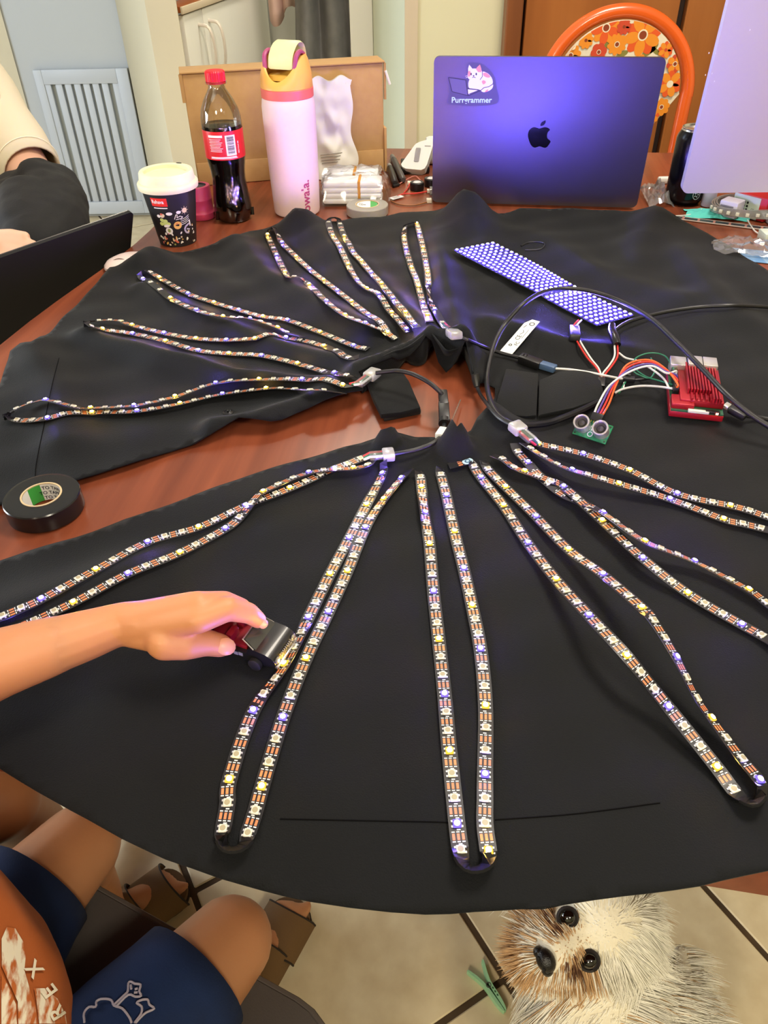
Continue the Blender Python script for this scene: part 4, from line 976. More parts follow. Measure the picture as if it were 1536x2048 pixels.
prism(b, st([(200, 410), (610, 470), (660, 840), (285, 745)]), M0, .00030, .00034, 4); prism(b, st([(660, 690), (900, 715), (690, 810), (665, 790)]), M0, .00036, .0004, 1)
def sl(pts, w_=9, mi=3, z=.00052):
    for (x0, y0), (x1, y1) in zip(pts[:-1], pts[1:]):
        dx, dy = x1 - x0, y1 - y0; L_ = math.hypot(dx, dy) or 1; nx_, ny_ = -dy / L_ * w_, dx / L_ * w_
        prism(b, st([(x0 - nx_, y0 - ny_), (x1 - nx_, y1 - ny_), (x1 + nx_, y1 + ny_), (x0 + nx_, y0 + ny_)]), M0, z - .00004, z, mi)
sl([(200, 410), (610, 470), (660, 840), (285, 745), (200, 410)]); sl([(650, 670), (900, 700), (960, 720), (700, 830), (660, 840)]); sl([(900, 720), (690, 800)], 7)
sl([(760, 415), (795, 400), (845, 415)], 7); sl([(960, 720), (1040, 650), (1150, 630), (1245, 570)], 8); sl([(1000, 270), (1000, 390), (945, 465)], 7); sl([(600, 385), (660, 365)], 5, 1); sl([(610, 420), (665, 395)], 5, 1)
q0, q1 = V((*st([(268, 1005)])[0], 0)), V((*st([(1305, 1005)])[0], 0)); tM_ = frame((q0.x, q0.y, .00052), q1 - q0, V((0, 1, 0)))
cu_w = (q1 - q0).length
text_bm(b, 'Purrgrammer', cu_w / 5.95, tM_, 5, bold=True, depth=.0)
put(b, 'cat_sticker', SMt, lap, local=True, smooth=False)
# --- pale monitor at the right, seen from behind
pl0 = PY(1362, 387, 1.235); plM = frame(pl0, V((1, -.02, 0)), PY(1432, 0, 1.215) - pl0)
l2 = thing('monitor', 'silver monitor seen from behind at the right, black can behind it', 'monitor', M=plM)
M_silver = mat('silver_metal', (214, 212, 220), 0.45, 0.5)
b = NB(); prism(b, rrect(.53, .36, .011, 6, .265, .18), M0, -.011, 0); bmesh.ops.bevel(b, geom=[e for e in b.edges if len(e.link_faces) == 2 and abs(e.calc_face_angle(0)) > 1], offset=.0012, segments=2, affect='EDGES'); put(b, 'shell', M_silver, l2, local=True)
b = NB(); prism(b, rrect(.522, .352, .008, 6, .265, .18), M0, -.0126, -.0112); put(b, 'screen', mat('black_glass', (10, 10, 12), 0.08), l2, local=True)
wi = plM.inverted(); fx, fy = pl0.x + .265, pl0.y
b = NB(); box(b, (fx, fy - .02, TZ + .105), (.11, .012, .20), bev=.003); put(b, 'neck', M_silver, l2); bpy.data.objects[-1] if False else None
b = NB(); box(b, (fx, fy + .005, TZ + .0046), (.20, .17, .008), bev=.003); put(b, 'foot', M_silver, l2)
b = NB(); random.seed(5)
for (x, y) in ((1418, 106), (1431, 107), (1411, 150), (1424, 147), (1429, 163), (1500, 60)):
    d = ray(x, y); o0 = wi @ C0; dd = wi.to_3x3() @ d; t = -o0.z / dd.z; q = o0 + dd * t
    ellipsoid(b, q, (.0007, .0011, .0005), seg=8)
o = put(b, 'water_drop', mat('water_drop', (236, 236, 250), 0.08, spec=0.8), l2, local=True); o['kind'] = 'stuff'
# --- laptop of the person at the left
a, d = PD(0, 516, 1.044), PD(268, 426, 1.19); d.z = a.z
ux = (d - a).normalized(); nrm = V((ux.y, -ux.x, 0)); upd = (V((0, 0, 1)) + nrm * .45).normalized()
Ll = .31; q_ = d - upd * .212; lM = frame(q_ - ux * Ll, ux, upd)
l3 = thing('laptop', 'black laptop held below the table edge by the seated person', 'laptop', M=lM)
M_bk = mat('black_laptop_shell', (26, 26, 26), 0.7, bump=(300, 0.05), spec=0.25)
b = NB(); prism(b, rrect(Ll, .212, .008, 5, Ll / 2, .106), M0, -.005, 0); put(b, 'lid', M_bk, l3, local=True)
b = NB(); prism(b, rrect(Ll, .212, .008, 5, Ll / 2, .106), M0, -.0066, -.0052); put(b, 'rim', mat('grey_laptop_rim', (96, 92, 88), 0.35, 0.6), l3, local=True)
b = NB(); bw = frame(q_ - ux * Ll - nrm * .012 + V((0, 0, -.012)), ux, -nrm); prism(b, rrect(Ll, .21, .008, 5, Ll / 2, .105), lM.inverted() @ bw, -.014, 0); put(b, 'base', M_bk, l3, local=True)
# --- pink mouse half under the skirt
mp_ = P(257, 532, TZ); b = NB()
lathe(b, [(0, 0), (.027, 0), (.030, .004), (.0295, .009), (.026, .015), (.018, .020), (.009, .0225), (0, .023)], Matrix.Translation((mp_.x, mp_.y, TZ + .0006)) @ Matrix.Rotation(rad(-40), 4, 'Z') @ Matrix.Diagonal((.95, 1.25, .70, 1)), 32)
ms = put(b, 'computer_mouse', mat('pale_pink_plastic', (226, 206, 200), 0.4)); tag(ms, 'pale pink computer mouse half hidden under the skirt edge', 'mouse')
b = NB(); tube(b, [V((mp_.x - .022 + .03 * t, mp_.y - .014 + .0 * t, TZ + .0100 + .0070 * math.sin(t * 3.1))) for t in [k / 8 for k in range(9)]], .0007, 5); put(b, 'button_seam', mat('mouse_seam', (120, 104, 100), 0.6), ms)
# ================================================================== SMALL THINGS AT THE BACK AND RIGHT
M_wpl = mat('white_plastic', (226, 226, 220), 0.4); M_redw = mat('red_wire', (196, 44, 36), 0.45); M_blkw = mat('black_cable', (20, 20, 22), 0.42); M_whw = mat('white_wire', (214, 212, 208), 0.45); M_grw = mat('green_wire', (36, 116, 84), 0.45); M_orw = mat('orange_wire', (226, 98, 40), 0.45); M_viw = mat('violet_wire', (90, 70, 150), 0.45)
def wire(name, nodes, r, m, parent=None, n=6, seg=8):
    """nodes: (px, py, height above the skirt or, with a 4th item 'T', above the table)"""
    pts = [P(q[0], q[1], TZ + q[2]) if len(q) > 3 else PH(q[0], q[1], q[2]) for q in nodes]
    b = NB(); tube(b, [V(p) for p in crom([tuple(p) for p in pts], n=n)], r, seg); return put(b, name, m, parent)
# --- desk telephone leaning on its cradle
f0 = P(806, 338, TZ + .012); f1 = P(850, 340, TZ + .012); ftop = PY(866, 276, f1.y + .05)
pM = frame(f0, f1 - f0, ftop - f1)
ph = thing('telephone', 'white desk telephone with silver logo plate behind the loose wires', 'telephone', M=pM)
Wp, Lp = (f1 - f0).length, (ftop - f1).length
def on_plane(M, pts):
    wi_ = M.inverted(); o0 = wi_ @ C0; r = []
    for x, y in pts:
        d = wi_.to_3x3() @ ray(x, y); t = -o0.z / d.z; q = o0 + d * t; r.append((q.x, q.y))
    return r
b = NB(); prism(b, on_plane(pM, [(802, 328), (804, 333), (811, 337), (842, 340), (849, 337), (854, 329), (868, 284), (868, 279), (864, 276), (838, 284), (831, 288), (827, 293)]), M0, -.016, 0); bmesh.ops.bevel(b, geom=[e for e in b.edges if len(e.link_faces) == 2 and abs(e.calc_face_angle(0)) > 1], offset=.003, segments=2, affect='EDGES'); put(b, 'body', mat('pearl_white_plastic', (218, 220, 212), 0.4), ph, local=True)
b = NB(); prism(b, rrect(.010, .030, .002, 3, Wp * .55, Lp * .45), M0, .0002, .0012); put(b, 'logo_plate', mat('chrome_plate', (200, 198, 190), 0.15, 0.9), ph, local=True)
b = NB(); prism(b, rrect(.012, .0016, .0006, 2, Wp * .95, Lp * .74), M0, .0002, .0006); put(b, 'printed_mark', mat('grey_print', (150, 146, 140)), ph, local=True)
c_ = P(868, 330, TZ)
b = NB(); box(b, (c_.x - .002, c_.y + .035, TZ + .020), (.026, .08, .038), bev=.008); put(b, 'handset', M_wpl, ph)
b = NB(); box(b, ((f0.x + f1.x) / 2 + .004, f0.y + .040, TZ + .007), (.055, .07, .012), bev=.003); put(b, 'cradle', M_blackpl, ph)
# --- two dark pens / tools
for k, (x0, y0, x1, y1, lab, mm) in enumerate(((784, 312, 806, 360, 'dark grey marker pen lying left of the telephone', (60, 56, 54)), (778, 330, 790, 366, 'short black tool with a grey cap beside the marker pen', (26, 25, 26)))):
    a, d = P(x0, y0, TZ + .007), P(x1, y1, TZ + .007); Mx = Matrix.Translation(a) @ (d - a).to_track_quat('Z', 'Y').to_matrix().to_4x4(); L = (d - a).length
    t = thing('marker_pen' if k == 0 else 'hand_tool', lab, 'pen' if k == 0 else 'tool', (a.x, a.y, TZ))
    b = NB(); lathe(b, [(0, L * .18), (.0062, L * .18), (.0066, L * .5), (.0064, L * .97), (.004, L), (0, L)], Mx, 18); put(b, 'barrel', mat('pen_%d' % k, mm, 0.4), t)
    b = NB(); lathe(b, [(0, 0), (.003, .001), (.0050, .004), (.0060, L * .17), (0, L * .17)], Mx, 18); put(b, 'cap', mat('pen_cap_%d' % k, ((120, 112, 104), (150, 146, 146))[k], 0.35, 0.3), t)
# --- little black fans, leads and tag
for k, (x, y) in enumerate(((834, 380), (862, 372))):
    q = P(x, y, TZ); t = thing('mini_fan', ('small black round fan in front of the telephone, left one', 'small black round fan touching the dark laptop, right one')[k], 'fan', q, 'pair of mini fans')
    Mx = Matrix.Translation((q.x, q.y, TZ + .0006))
    b = NB(); lathe(b, [(.002, 0), (.0125, 0), (.0130, .001), (.0130, .013), (.0115, .0142), (.0085, .0142), (.0085, .002), (.002, .002)], Mx, 28); put(b, 'housing', M_blackpl, t)
    b = NB(); lathe(b, [(0, .002), (.0078, .002), (.0078, .0135), (.006, .0146), (0, .0150)], Mx, 24); put(b, 'hub', mat('fan_sticker', (206, 202, 200), 0.4), t)
t = thing('jumper_lead', 'red lead with white plugs lying in front of the mini fans', 'wire', P(840, 386, TZ))
wire('wire', [(792, 394, .002, 'T'), (806, 388, .004, 'T'), (830, 387, .003, 'T'), (856, 383, .003, 'T')], .0013, M_redw, t)
for (x, y) in ((858, 382), (819, 366)):
    b = NB(); q = P(x, y, TZ + .0035); box(b, q, (.0075, .009, .006), bev=.0008); put(b, 'plug', mat('cream_plug', (224, 216, 196), 0.5), t)
wire('wire', [(819, 368, .003, 'T'), (816, 376, .002, 'T'), (808, 386, .003, 'T')], .0013, M_redw, t)
t = thing('jumper_lead', 'brown twisted lead with one white plug, nearest the skirt edge', 'wire', P(820, 408, TZ))
wire('wire', [(782, 402, .002, 'T'), (800, 409, .002, 'T'), (830, 410, .002, 'T'), (855, 404, .002, 'T')], .0013, mat('brown_wire', (140, 84, 40), 0.45), t)
b = NB(); box(b, P(858, 401, TZ + .0035), (.009, .011, .0065), bev=.0008); put(b, 'plug', mat('cream_plug', (224, 216, 196)), t)
t = thing('audio_lead', 'thin pink lead ending in a dark jack left of the mini fans', 'wire', P(800, 365, TZ))
wire('wire', [(798, 368, .003, 'T'), (815, 358, .003, 'T'), (830, 352, .003, 'T'), (838, 358, .003, 'T'), (846, 366, .003, 'T')], .0009, mat('pink_wire', (206, 130, 116), 0.45), t)
a, d = P(786, 373, TZ + .003), P(798, 369, TZ + .003); b = NB(); tube(b, [a, d], .0028, 10); put(b, 'jack', M_blackpl, t)
b = NB(); a = P(793, 398, TZ); lM_ = frame((a.x, a.y, TZ + .003), V((1, .75, 0)), V((-.75, 1, .05))); box(b, (0, 0, 0), (.026, .012, .0006), 0, lM_); 
for k in range(3): box(b, (-.001, -.003 + k * .003, .0005), (.015, .0012, .0002), 1, lM_)
o = put(b, 'paper_tag', [mat('white_paper_tag', (224, 222, 222), 0.6), mat('grey_print', (150, 146, 140))], smooth=False); tag(o, 'small white paper tag with grey print beside the elastic', 'tag')
b = NB(); a = P(870, 388, TZ); box(b, (a.x, a.y, TZ + .006), (.020, .020, .011), bev=.001); o = put(b, 'plastic_case', clear('clear_case', (220, 224, 230), 0.1, .1, .15)); tag(o, 'tiny clear plastic case against the dark laptop corner', 'case')
# --- black can behind the monitor
kp = P(1366, 404, TZ); KM = Matrix.Translation((kp.x, kp.y, TZ + .0006))
can = thing('drink_can', 'black drink can with silver rim behind the silver monitor', 'can', kp)
b = NB(); lathe(b, [(0, .003), (.022, .003), (.0245, 0), (.026, .001), (.031, .009), (.0330, .013), (.0330, .104), (.0315, .109), (.0275, .1165)], KM, 48); put(b, 'body', mat('black_can_paint', (12, 13, 18), 0.22, 0.3), can)
b = NB(); lathe(b, [(.0275, .1165), (.0268, .119), (.0275, .1205), (.0265, .121), (.0255, .1195), (.0245, .1175), (0, .1178)], KM, 48); put(b, 'rim', mat('bare_aluminium', (214, 210, 200), 0.22, 0.9), can)
ka = math.atan2(-kp.y, -kp.x) + .62; b = NB()
def kfn(x, y): return KM @ V((.0334 * math.cos(ka + x / .0334), .0334 * math.sin(ka + x / .0334), .021 + y))
ro = ellipse(.0072, .0082, 26); ri = ellipse(.0060, .0070, 26)
for k in range(26): b.faces.new([b.verts.new(V(kfn(*q))) for q in (ro[k], ro[(k + 1) % 26], ri[(k + 1) % 26], ri[k])])
for k in range(5): b.faces.new([b.verts.new(V(kfn(*q))) for q in ellipse(.0017, .0011, 8, .0030 * math.cos(k * 1.257), .0034 * math.sin(k * 1.257), k * 1.257)])
put(b, 'printed_badge', mat('pale_badge_print', (196, 206, 206), 0.5), can, smooth=False)
# --- crumpled clear wrap between dark laptop and can
def crumple(name, c, sx, sy, h, m, label, cat, sd=0, rot=0.0, flat=.0008):
    b = NB(); n = 16; g = []; Rz = Matrix.Rotation(rot, 3, 'Z')
    for j in range(n + 1):
        row = []
        for i in range(n + 1):
            u, v = i / n * 2 - 1, j / n * 2 - 1; e = max(0, 1 - (u * u + v * v) * .55)
            q = V((u * 3 + sd, v * 3, sd * 1.7)); k = 1 - .16 * noise.noise(V((math.atan2(v, u) * 1.5, sd, 0)))
            z = flat + h * e * (.35 + abs(noise.noise(q)) * .9 + .5 * abs(noise.noise(q * 2.3)))
            p = Rz @ V((u * sx * k, v * sy * k, 0)); row.append(b.verts.new((c.x + p.x, c.y + p.y, c.z + z)))
        g.append(row)
    for j in range(n):
        for i in range(n): b.faces.new((g[j][i], g[j][i + 1], g[j + 1][i + 1], g[j + 1][i]))
    o = put(b, name, m, angle=20); return tag(o, label, cat)
crumple('plastic_wrap', P(1308, 398, TZ), .022, .050, .030, clear('clear_wrap_film', (238, 232, 228), 0.15, 0.10, 0.18), 'crumpled clear plastic wrap between dark laptop and black can', 'wrap', 2)
b = NB(); q = P(1330, 360, TZ + .006); box(b, q, (.026, .014, .011), bev=.003); o = put(b, 'white_plug', M_wpl); tag(o, 'small white plug lying behind the black can', 'plug')
# --- right-hand clutter below the monitor
xp = P(1478, 428, TZ + .002)
rM = frame(P(1462, 419, TZ + .008), P(1527, 437, TZ + .008) - P(1462, 419, TZ + .008), V((.25, 1, 0)))
rb = thing('component_box', 'small red and white printed carton below the silver monitor', 'box', M=rM)
b = NB(); box(b, (.030, .022, .012), (.060, .044, .036), bev=.0008); put(b, 'carton', [mat('red_carton', (190, 24, 34), 0.45)], rb, local=True)
b = NB(); box(b, (.024, -.0003, .011), (.047, .0006, .034)); put(b, 'white_panel', mat('pale_green_card', (206, 220, 206), 0.55), rb, local=True)
b = NB(); fM = frame((0, -.0007, -.006), V((1, 0, 0)), V((0, 0, 1)))
prism(b, [(.001, .004), (.013, .004), (.013, .013), (.001, .013)], fM, 0, .0002, 1)
prism(b, [(.003, .0075), (.011, .0075), (.011, .0092), (.003, .0092)], fM, .0002, .0003, 2)
for k in range(9): prism(b, [(x + .016 + .0052 * (k % 3), y + .0125 + .0055 * (k // 3)) for x, y in rrect(.0034, .0036, .0008, 2)], fM, 0, .0002, 0)
text_bm(b, 'CE', .0052, fM @ Matrix.Translation((.034, .0125, .0001)), 0)
for k in range(3): prism(b, [(.016, .006 - k * .002), (.040, .006 - k * .002), (.040, .0068 - k * .002), (.016, .0068 - k * .002)], fM, 0, .0002, 0)
put(b, 'print', [M_bpr, mat('dark_red_print', (120, 14, 34), 0.5), M_wpr], rb, local=True, smooth=False)
# white adapter block, lilac roll, teal cloth, clear reel, flat strip
aM = frame(P(1438, 418, TZ + .016), P(1468, 425, TZ + .016) - P(1438, 418, TZ + .016), V((.2, 1, 0)))
ad = thing('plug_adapter', 'white slotted adapter block inside the clear strip coil', 'adapter', M=aM)
b = NB(); box(b, (.014, .014, .002), (.032, .028, .026), bev=.003); put(b, 'body', mat('lilac_white_plastic', (214, 210, 226), 0.4), ad, local=True)
for z, w_ in ((.006, .022), (-.003, .014)):
    b = NB(); box(b, (.012, -.0005, z), (w_, .0012, .005), bev=.0004); put(b, 'slot', mat('slot_grey', (120, 116, 134), 0.5), ad, local=True)
q = P(1414, 412, TZ); b = NB(); lathe(b, [(0, 0), (.011, 0), (.0122, .003), (.0122, .026), (.011, .029), (0, .029)], Matrix.Translation((q.x, q.y, TZ + .0012)), 24); o = put(b, 'adhesive_roll', mat('lilac_roll', (206, 196, 214), 0.5)); tag(o, 'stubby lilac white roll between the black can and strip coil', 'roll')
crumple('microfibre_cloth', P(1432, 432, TZ), .050, .024, .010, mat('teal_cloth', (90, 200, 190), 0.9), 'bright teal cloth under the clear strip coil', 'cloth', 5, -.25, .0009)
kq = P(1500, 422, TZ + .010); co = thing('strip_coil', 'coil of clear silicone light strip around the white adapter', 'light strip', (kq.x, kq.y, TZ))
for k in range(3):
    r = .056 + .0035 * k; b = NB(); rows = []
    for i in range(61):
        a = 2 * math.pi * i / 60; z0 = TZ + .0125 + .0014 * math.sin(a * 3 + k)
        rows.append([b.verts.new((kq.x + rr * math.cos(a), kq.y + rr * .72 * math.sin(a), z0 + dz)) for rr, dz in ((r, 0), (r + .0026, 0), (r + .0026, .011), (r, .011))])
    for i in range(60):
        for m in range(4): b.faces.new((rows[i][m], rows[i][(m + 1) % 4], rows[i + 1][(m + 1) % 4], rows[i + 1][m]))
    put(b, 'silicone_turn', clear('clear_silicone', (226, 232, 230), 0.15, 0.12, 0.28), co)
for k in range(14):
    a = math.pi * (1.0 + k / 13.0); b = NB(); q = V((kq.x + .0665 * math.cos(a), kq.y + .0665 * .72 * math.sin(a), TZ + .018)); box(b, (0, 0, 0), (.0055, .0030, .0050), bev=.0006, M=Matrix.Translation(q) @ Matrix.Rotation(math.atan2(.72 * math.cos(a), -math.sin(a)), 4, 'Z')); put(b, 'led', M_ledb, co)
fa_, fb_ = P(1344, 436, TZ), P(1560, 463, TZ); sd_ = (fb_ - fa_).normalized(); sM = frame((fa_.x, fa_.y, TZ + .0016), sd_, V((0, 0, 1)).cross(sd_)); L = (fb_ - fa_).length
fs = thing('flat_led_strip', 'dark flat light strip with copper contacts and pale edges at the right', 'light strip', M=sM)
b = NB(); box(b, (L / 2, 0, 0), (L, .0125, .0010)); put(b, 'tape', mat('slate_strip', (48, 54, 60), 0.4), fs, local=True)
for s_ in (-1, 1):
    b = NB(); box(b, (L / 2, s_ * .0069, .0002), (L, .0014, .0014)); put(b, 'edge', mat('pale_strip_edge', (206, 190, 184), 0.5), fs, local=True)
for k in range(8):
    b = NB()
    for j in range(3): box(b, (.018 + .0245 * k, -.0034 + j * .0034, .0007), (.0036, .0022, .0004))
    o = put(b, 'copper_contact', mat('rose_copper', (206, 140, 130), 0.4, 0.2), fs, local=True); o['kind'] = 'stuff'
wire('white_wire', [(1495, 440, .006, 'T'), (1502, 452, .003, 'T'), (1512, 464, .003, 'T'), (1528, 471, .003, 'T'), (1560, 476, .003, 'T')], .0011, M_whw); tag(bpy.data.objects['white_wire'], 'thin white wire drooping from the strip coil over the flat strip', 'wire')
wire('white_wire', [(1348, 432, .003, 'T'), (1375, 430, .003, 'T'), (1396, 425, .004, 'T'), (1404, 418, .006, 'T')], .0010, M_whw); tag(bpy.data.objects['white_wire.001'], 'thin white wire curving round the foot of the black can', 'wire')
q = P(1502, 505, TZ + .002); crumple('plastic_bag', q, .055, .034, .020, clear('clear_bag_thin', (238, 234, 232), 0.1, 0.08, 0.12), 'clear plastic bag at the right edge over the blue card', 'bag', 9, -.35, .003)
b = NB(); prism(b, rrect(.12, .05, .003, 3), frame((q.x + .025, q.y - .022, TZ + .0012), V((1, -.36, 0)), V((.36, 1, 0))), 0, .0010); o = put(b, 'blue_card', mat('sky_blue_card', (110, 160, 214), 0.5, var=((90, 9, 9), (160, 196, 228), .08))); tag(o, 'sky blue printed card lying inside the clear bag at the right edge', 'card')
q = P(1530, 482, TZ); b = NB(); box(b, (q.x + .012, q.y, TZ + .008), (.040, .028, .014), bev=.001); o = put(b, 'component_tray', mat('pale_green_tray', (200, 210, 196), 0.5)); tag(o, 'pale grey green tray at the right picture edge', 'tray')
# --- orange chair with flowered back
cy_ = 1.99; cc = PY(1228, 190, cy_); Rc = .163
ch = thing('dining_chair', 'bright orange hoop-back chair with retro flower panel behind the dark laptop', 'chair', (cc.x, cc.y, 0))
M_och = mat('orange_gloss_paint', (224, 96, 30), 0.25, coat=0.4)
b = NB(); pth = [(cc.x - Rc * .88, cc.y - .05, .45)] + [(cc.x + (Rc + .006) * math.cos(rad(a)), cc.y + .02 * math.sin(rad(a)), cc.z + Rc * math.sin(rad(a))) for a in range(190, -11, -8)] + [(cc.x + Rc * .90, cc.y - .05, .45)]
tube(b, crom(pth, n=3), .0150, 14); put(b, 'hoop_frame', M_och, ch)
xz = lambda cx_, cy2: ((cx_ - 679) * .000278, (768 - cy2) * .000278)
out2 = [(.148 * math.cos(rad(a)), .148 * math.sin(rad(a))) for a in range(2, 179, 6)] + [(-.150, .0), (-.075, -.10), (-.03, -.185), (.03, -.185), (.075, -.10), (.150, .0)]
fM = Matrix(((1, 0, 0, cc.x), (0, 0, -1, cc.y), (0, 1, 0, cc.z), (0, 0, 0, 1)))
b = NB(); prism(b, out2, fM, -.004, .004); pnl = put(b, 'back_panel', mat('cream_vinyl', (232, 226, 200), 0.5), ch)
FL = [mat('flower_orange', (226, 92, 36), 0.5), mat('flower_amber', (234, 146, 40), 0.5), mat('flower_brown', (140, 62, 30), 0.5), mat('flower_ring', (236, 226, 196), 0.5), mat('flower_leaf', (136, 132, 62), 0.5), mat('flower_red', (204, 74, 44), 0.5)]
fb = NB()
def okp(pts): return all(math.hypot(x, y) < .1475 and (y > 0 or abs(x) < .148 + y * .66) for x, y in pts)
lay = [0.0041]
def pet(cx_, cy2, r, n, mi, mi2=None, cen=2, ringm=3):
    x0, y0 = xz(cx_, cy2); r *= .000278; lay[0] += .00045
    for k in range(n):
        a = 2 * math.pi * k / n + .2; pts = [(x0 + r * (.58 + .42 * math.cos(t)) * math.cos(a) - r * .30 * 5.2 / n * 1.75 * math.sin(t) * math.sin(a), y0 + r * (.58 + .42 * math.cos(t)) * math.sin(a) + r * .30 * 5.2 / n * 1.75 * math.sin(t) * math.cos(a)) for t in [j * .5236 for j in range(12)]]
        pts = [(x * min(1, .1475 / max(1e-6, math.hypot(x, y))), y * min(1, .1475 / max(1e-6, math.hypot(x, y)))) for x, y in pts]
        if all(y > -.17 for x, y in pts): poly(fb, [fM @ V((x, y, lay[0] + .00014 * (k % 2))) for x, y in pts], mi2 if (mi2 is not None and k % 2) else mi)
    if okp([(x0, y0)]):
        poly(fb, [fM @ V((x, y, lay[0] + .00028)) for x, y in ellipse(r * .27, r * .27, 16, x0, y0)], ringm); poly(fb, [fM @ V((x, y, lay[0] + .00042)) for x, y in ellipse(r * .20, r * .20, 16, x0, y0)], cen)
for (x, y, a, l_) in ((720, 225, .2, 70), (985, 325, -.6, 75), (310, 385, .8, 40), (560, 400, .9, 45), (900, 455, .6, 60), (940, 430, .9, 45), (960, 455, -.6, 40), (250, 360, .9, 45), (690, 470, .4, 50), (420, 300, .6, 40)):
    x0, y0 = xz(x, y)
    if okp([(x0, y0)]): poly(fb, [fM @ V((px, py_, .0042)) for px, py_ in ellipse(l_ * .000278, l_ * .00012, 14, x0, y0, a)], 4)
pet(832, 340, 150, 10, 0, 1); pet(530, 285, 120, 10, 1, 0); pet(635, 400, 80, 10, 1); pet(670, 280, 58, 9, 5, 5, 2, 5); pet(380, 367, 62, 9, 1, 1, 2, 1); pet(1035, 445, 62, 9, 0, 1, 5, 1)
pet(495, 450, 66, 6, 5); pet(270, 470, 85, 9, 1); pet(1130, 545, 70, 8, 5, 1); pet(1120, 690, 100, 9, 0, 1, 3, 3); pet(1085, 860, 70, 8, 1); pet(1020, 930, 60, 8, 0, 1); pet(850, 560, 90, 9, 1); pet(620, 600, 90, 9, 0); pet(390, 600, 80, 9, 5, 1)
pet(268, 395, 40, 6, 3, 3, 4, 3)
put(fb, 'flower_print', FL, pnl, smooth=False)
b = NB(); lathe(b, [(0, .435), (.18, .435), (.19, .445), (.19, .465), (.17, .475), (0, .475)], Matrix.Translation((cc.x, cc.y - .14, 0)), 36); put(b, 'seat', M_och, ch)
for sx in (-1, 1):
    for sy in (-1, 1):
        b = NB(); tube(b, [(cc.x + sx * .12, cc.y - .14 + sy * .12, .44), (cc.x + sx * .16, cc.y - .14 + sy * .16, .001)], .011, 10); put(b, 'leg', M_och, ch)
# ================================================================== ELECTRONICS ON THE SKIRT
# --- red finned case of the single-board computer
FLp, FRp, BLp = PH(1335, 838, .003), PH(1444, 846, .003), PH(1352, 752, .003)
ex = (FRp - FLp); ex.z = 0; Wb = ex.length; ey = V((-ex.y, ex.x, 0)).normalized(); Lb = .084; zb = max(H((FLp + ex * u + ey * (Lb * v)).x, (FLp + ex * u + ey * (Lb * v)).y) for u in (0, .5, 1) for v in (0, .5, 1)) + .001
rpM = frame((FLp.x, FLp.y, zb), ex, ey)
rp = thing('single_board_computer', 'small computer in a red finned metal case at the right', 'computer', M=rpM)
M_ral = mat('red_anodised_metal', (158, 20, 36), 0.4, 0.35)
b = NB(); box(b, (Wb / 2, Lb / 2, .0035), (Wb, Lb, .007), bev=.0012); put(b, 'lower_case', M_ral, rp, local=True)
b = NB(); box(b, (Wb / 2, Lb / 2, .0082), (Wb - .002, Lb + .001, .0016)); put(b, 'circuit_board', mat('pcb_green', (44, 92, 66), 0.4), rp, local=True)
b = NB(); box(b, (Wb / 2 + .004, Lb / 2 + .003, .0130), (Wb - .010, Lb - .012, .0075), bev=.001); box(b, (.012, .012, .0115), (.022, .020, .0065), bev=.001); put(b, 'upper_case', M_ral, rp, local=True)
for k in range(11):
    x = .017 + k * (Wb - .022) / 10.5; y0 = .022 if k < 8 else .006
    b = NB(); box(b, (x, (y0 + Lb - .004) / 2, .0195), (.0021, Lb - .004 - y0, .0065), bev=.0004, seg=1); put(b, 'fin', M_ral, rp, local=True)
for k in range(7):
    b = NB(); box(b, (.020 + k * .0046, .014, .0180), (.0020, .012, .004), bev=.0004, seg=1); put(b, 'fin', M_ral, rp, local=True)
for k in range(3):
    x = (.011, .031, .049)[k] * Wb / .062; w_ = (.0165, .0145, .0145)[k]; h_ = (.0135, .016, .016)[k]
    b = NB(); box(b, (x, Lb - .002, .009 + h_ / 2), (w_, .020, h_), bev=.0005); pt = put(b, 'usb_port' if k else 'network_port', mat('port_steel', (206, 204, 200), 0.3, 0.7), rp, local=True)
    if k:
        for z in (.0055, .0115):
            b = NB(); box(b, (x, Lb + .0082, .009 + z), (.0115, .0006, .0028)); put(b, 'slot', M_blackpl, pt, local=True)
b = NB(); box(b, (.0055, .050, .0150), (.0055, .046, .0075), bev=.0004); put(b, 'pin_header', M_blackpl, rp, local=True)
for k in range(10):
    b = NB(); box(b, (.0055 + (.0012 if k % 2 else -.0012), .030 + k * .004, .0195), (.0007, .0007, .003)); put(b, 'pin', mat('gold_pin', (206, 170, 90), 0.3, 0.8), rp, local=True)
b = NB(); box(b, (Wb * .52, -.0006, .0098), (.020, .004, .0028), bev=.0004); put(b, 'card_slot', mat('white_connector', (206, 206, 196), 0.5), rp, local=True)
b = NB(); box(b, (Wb * .78, .0005, .0100), (.014, .004, .003), bev=.0004); put(b, 'connector', M_blackpl, rp, local=True)
b = NB(); box(b, (Wb * .86, -.0012, .0098), (.0022, .0016, .0016)); put(b, 'status_light', mat('red_status_light', (255, 60, 40), 0.3, emit=((1.0, 0.05, 0.03), 160)), rp, local=True)
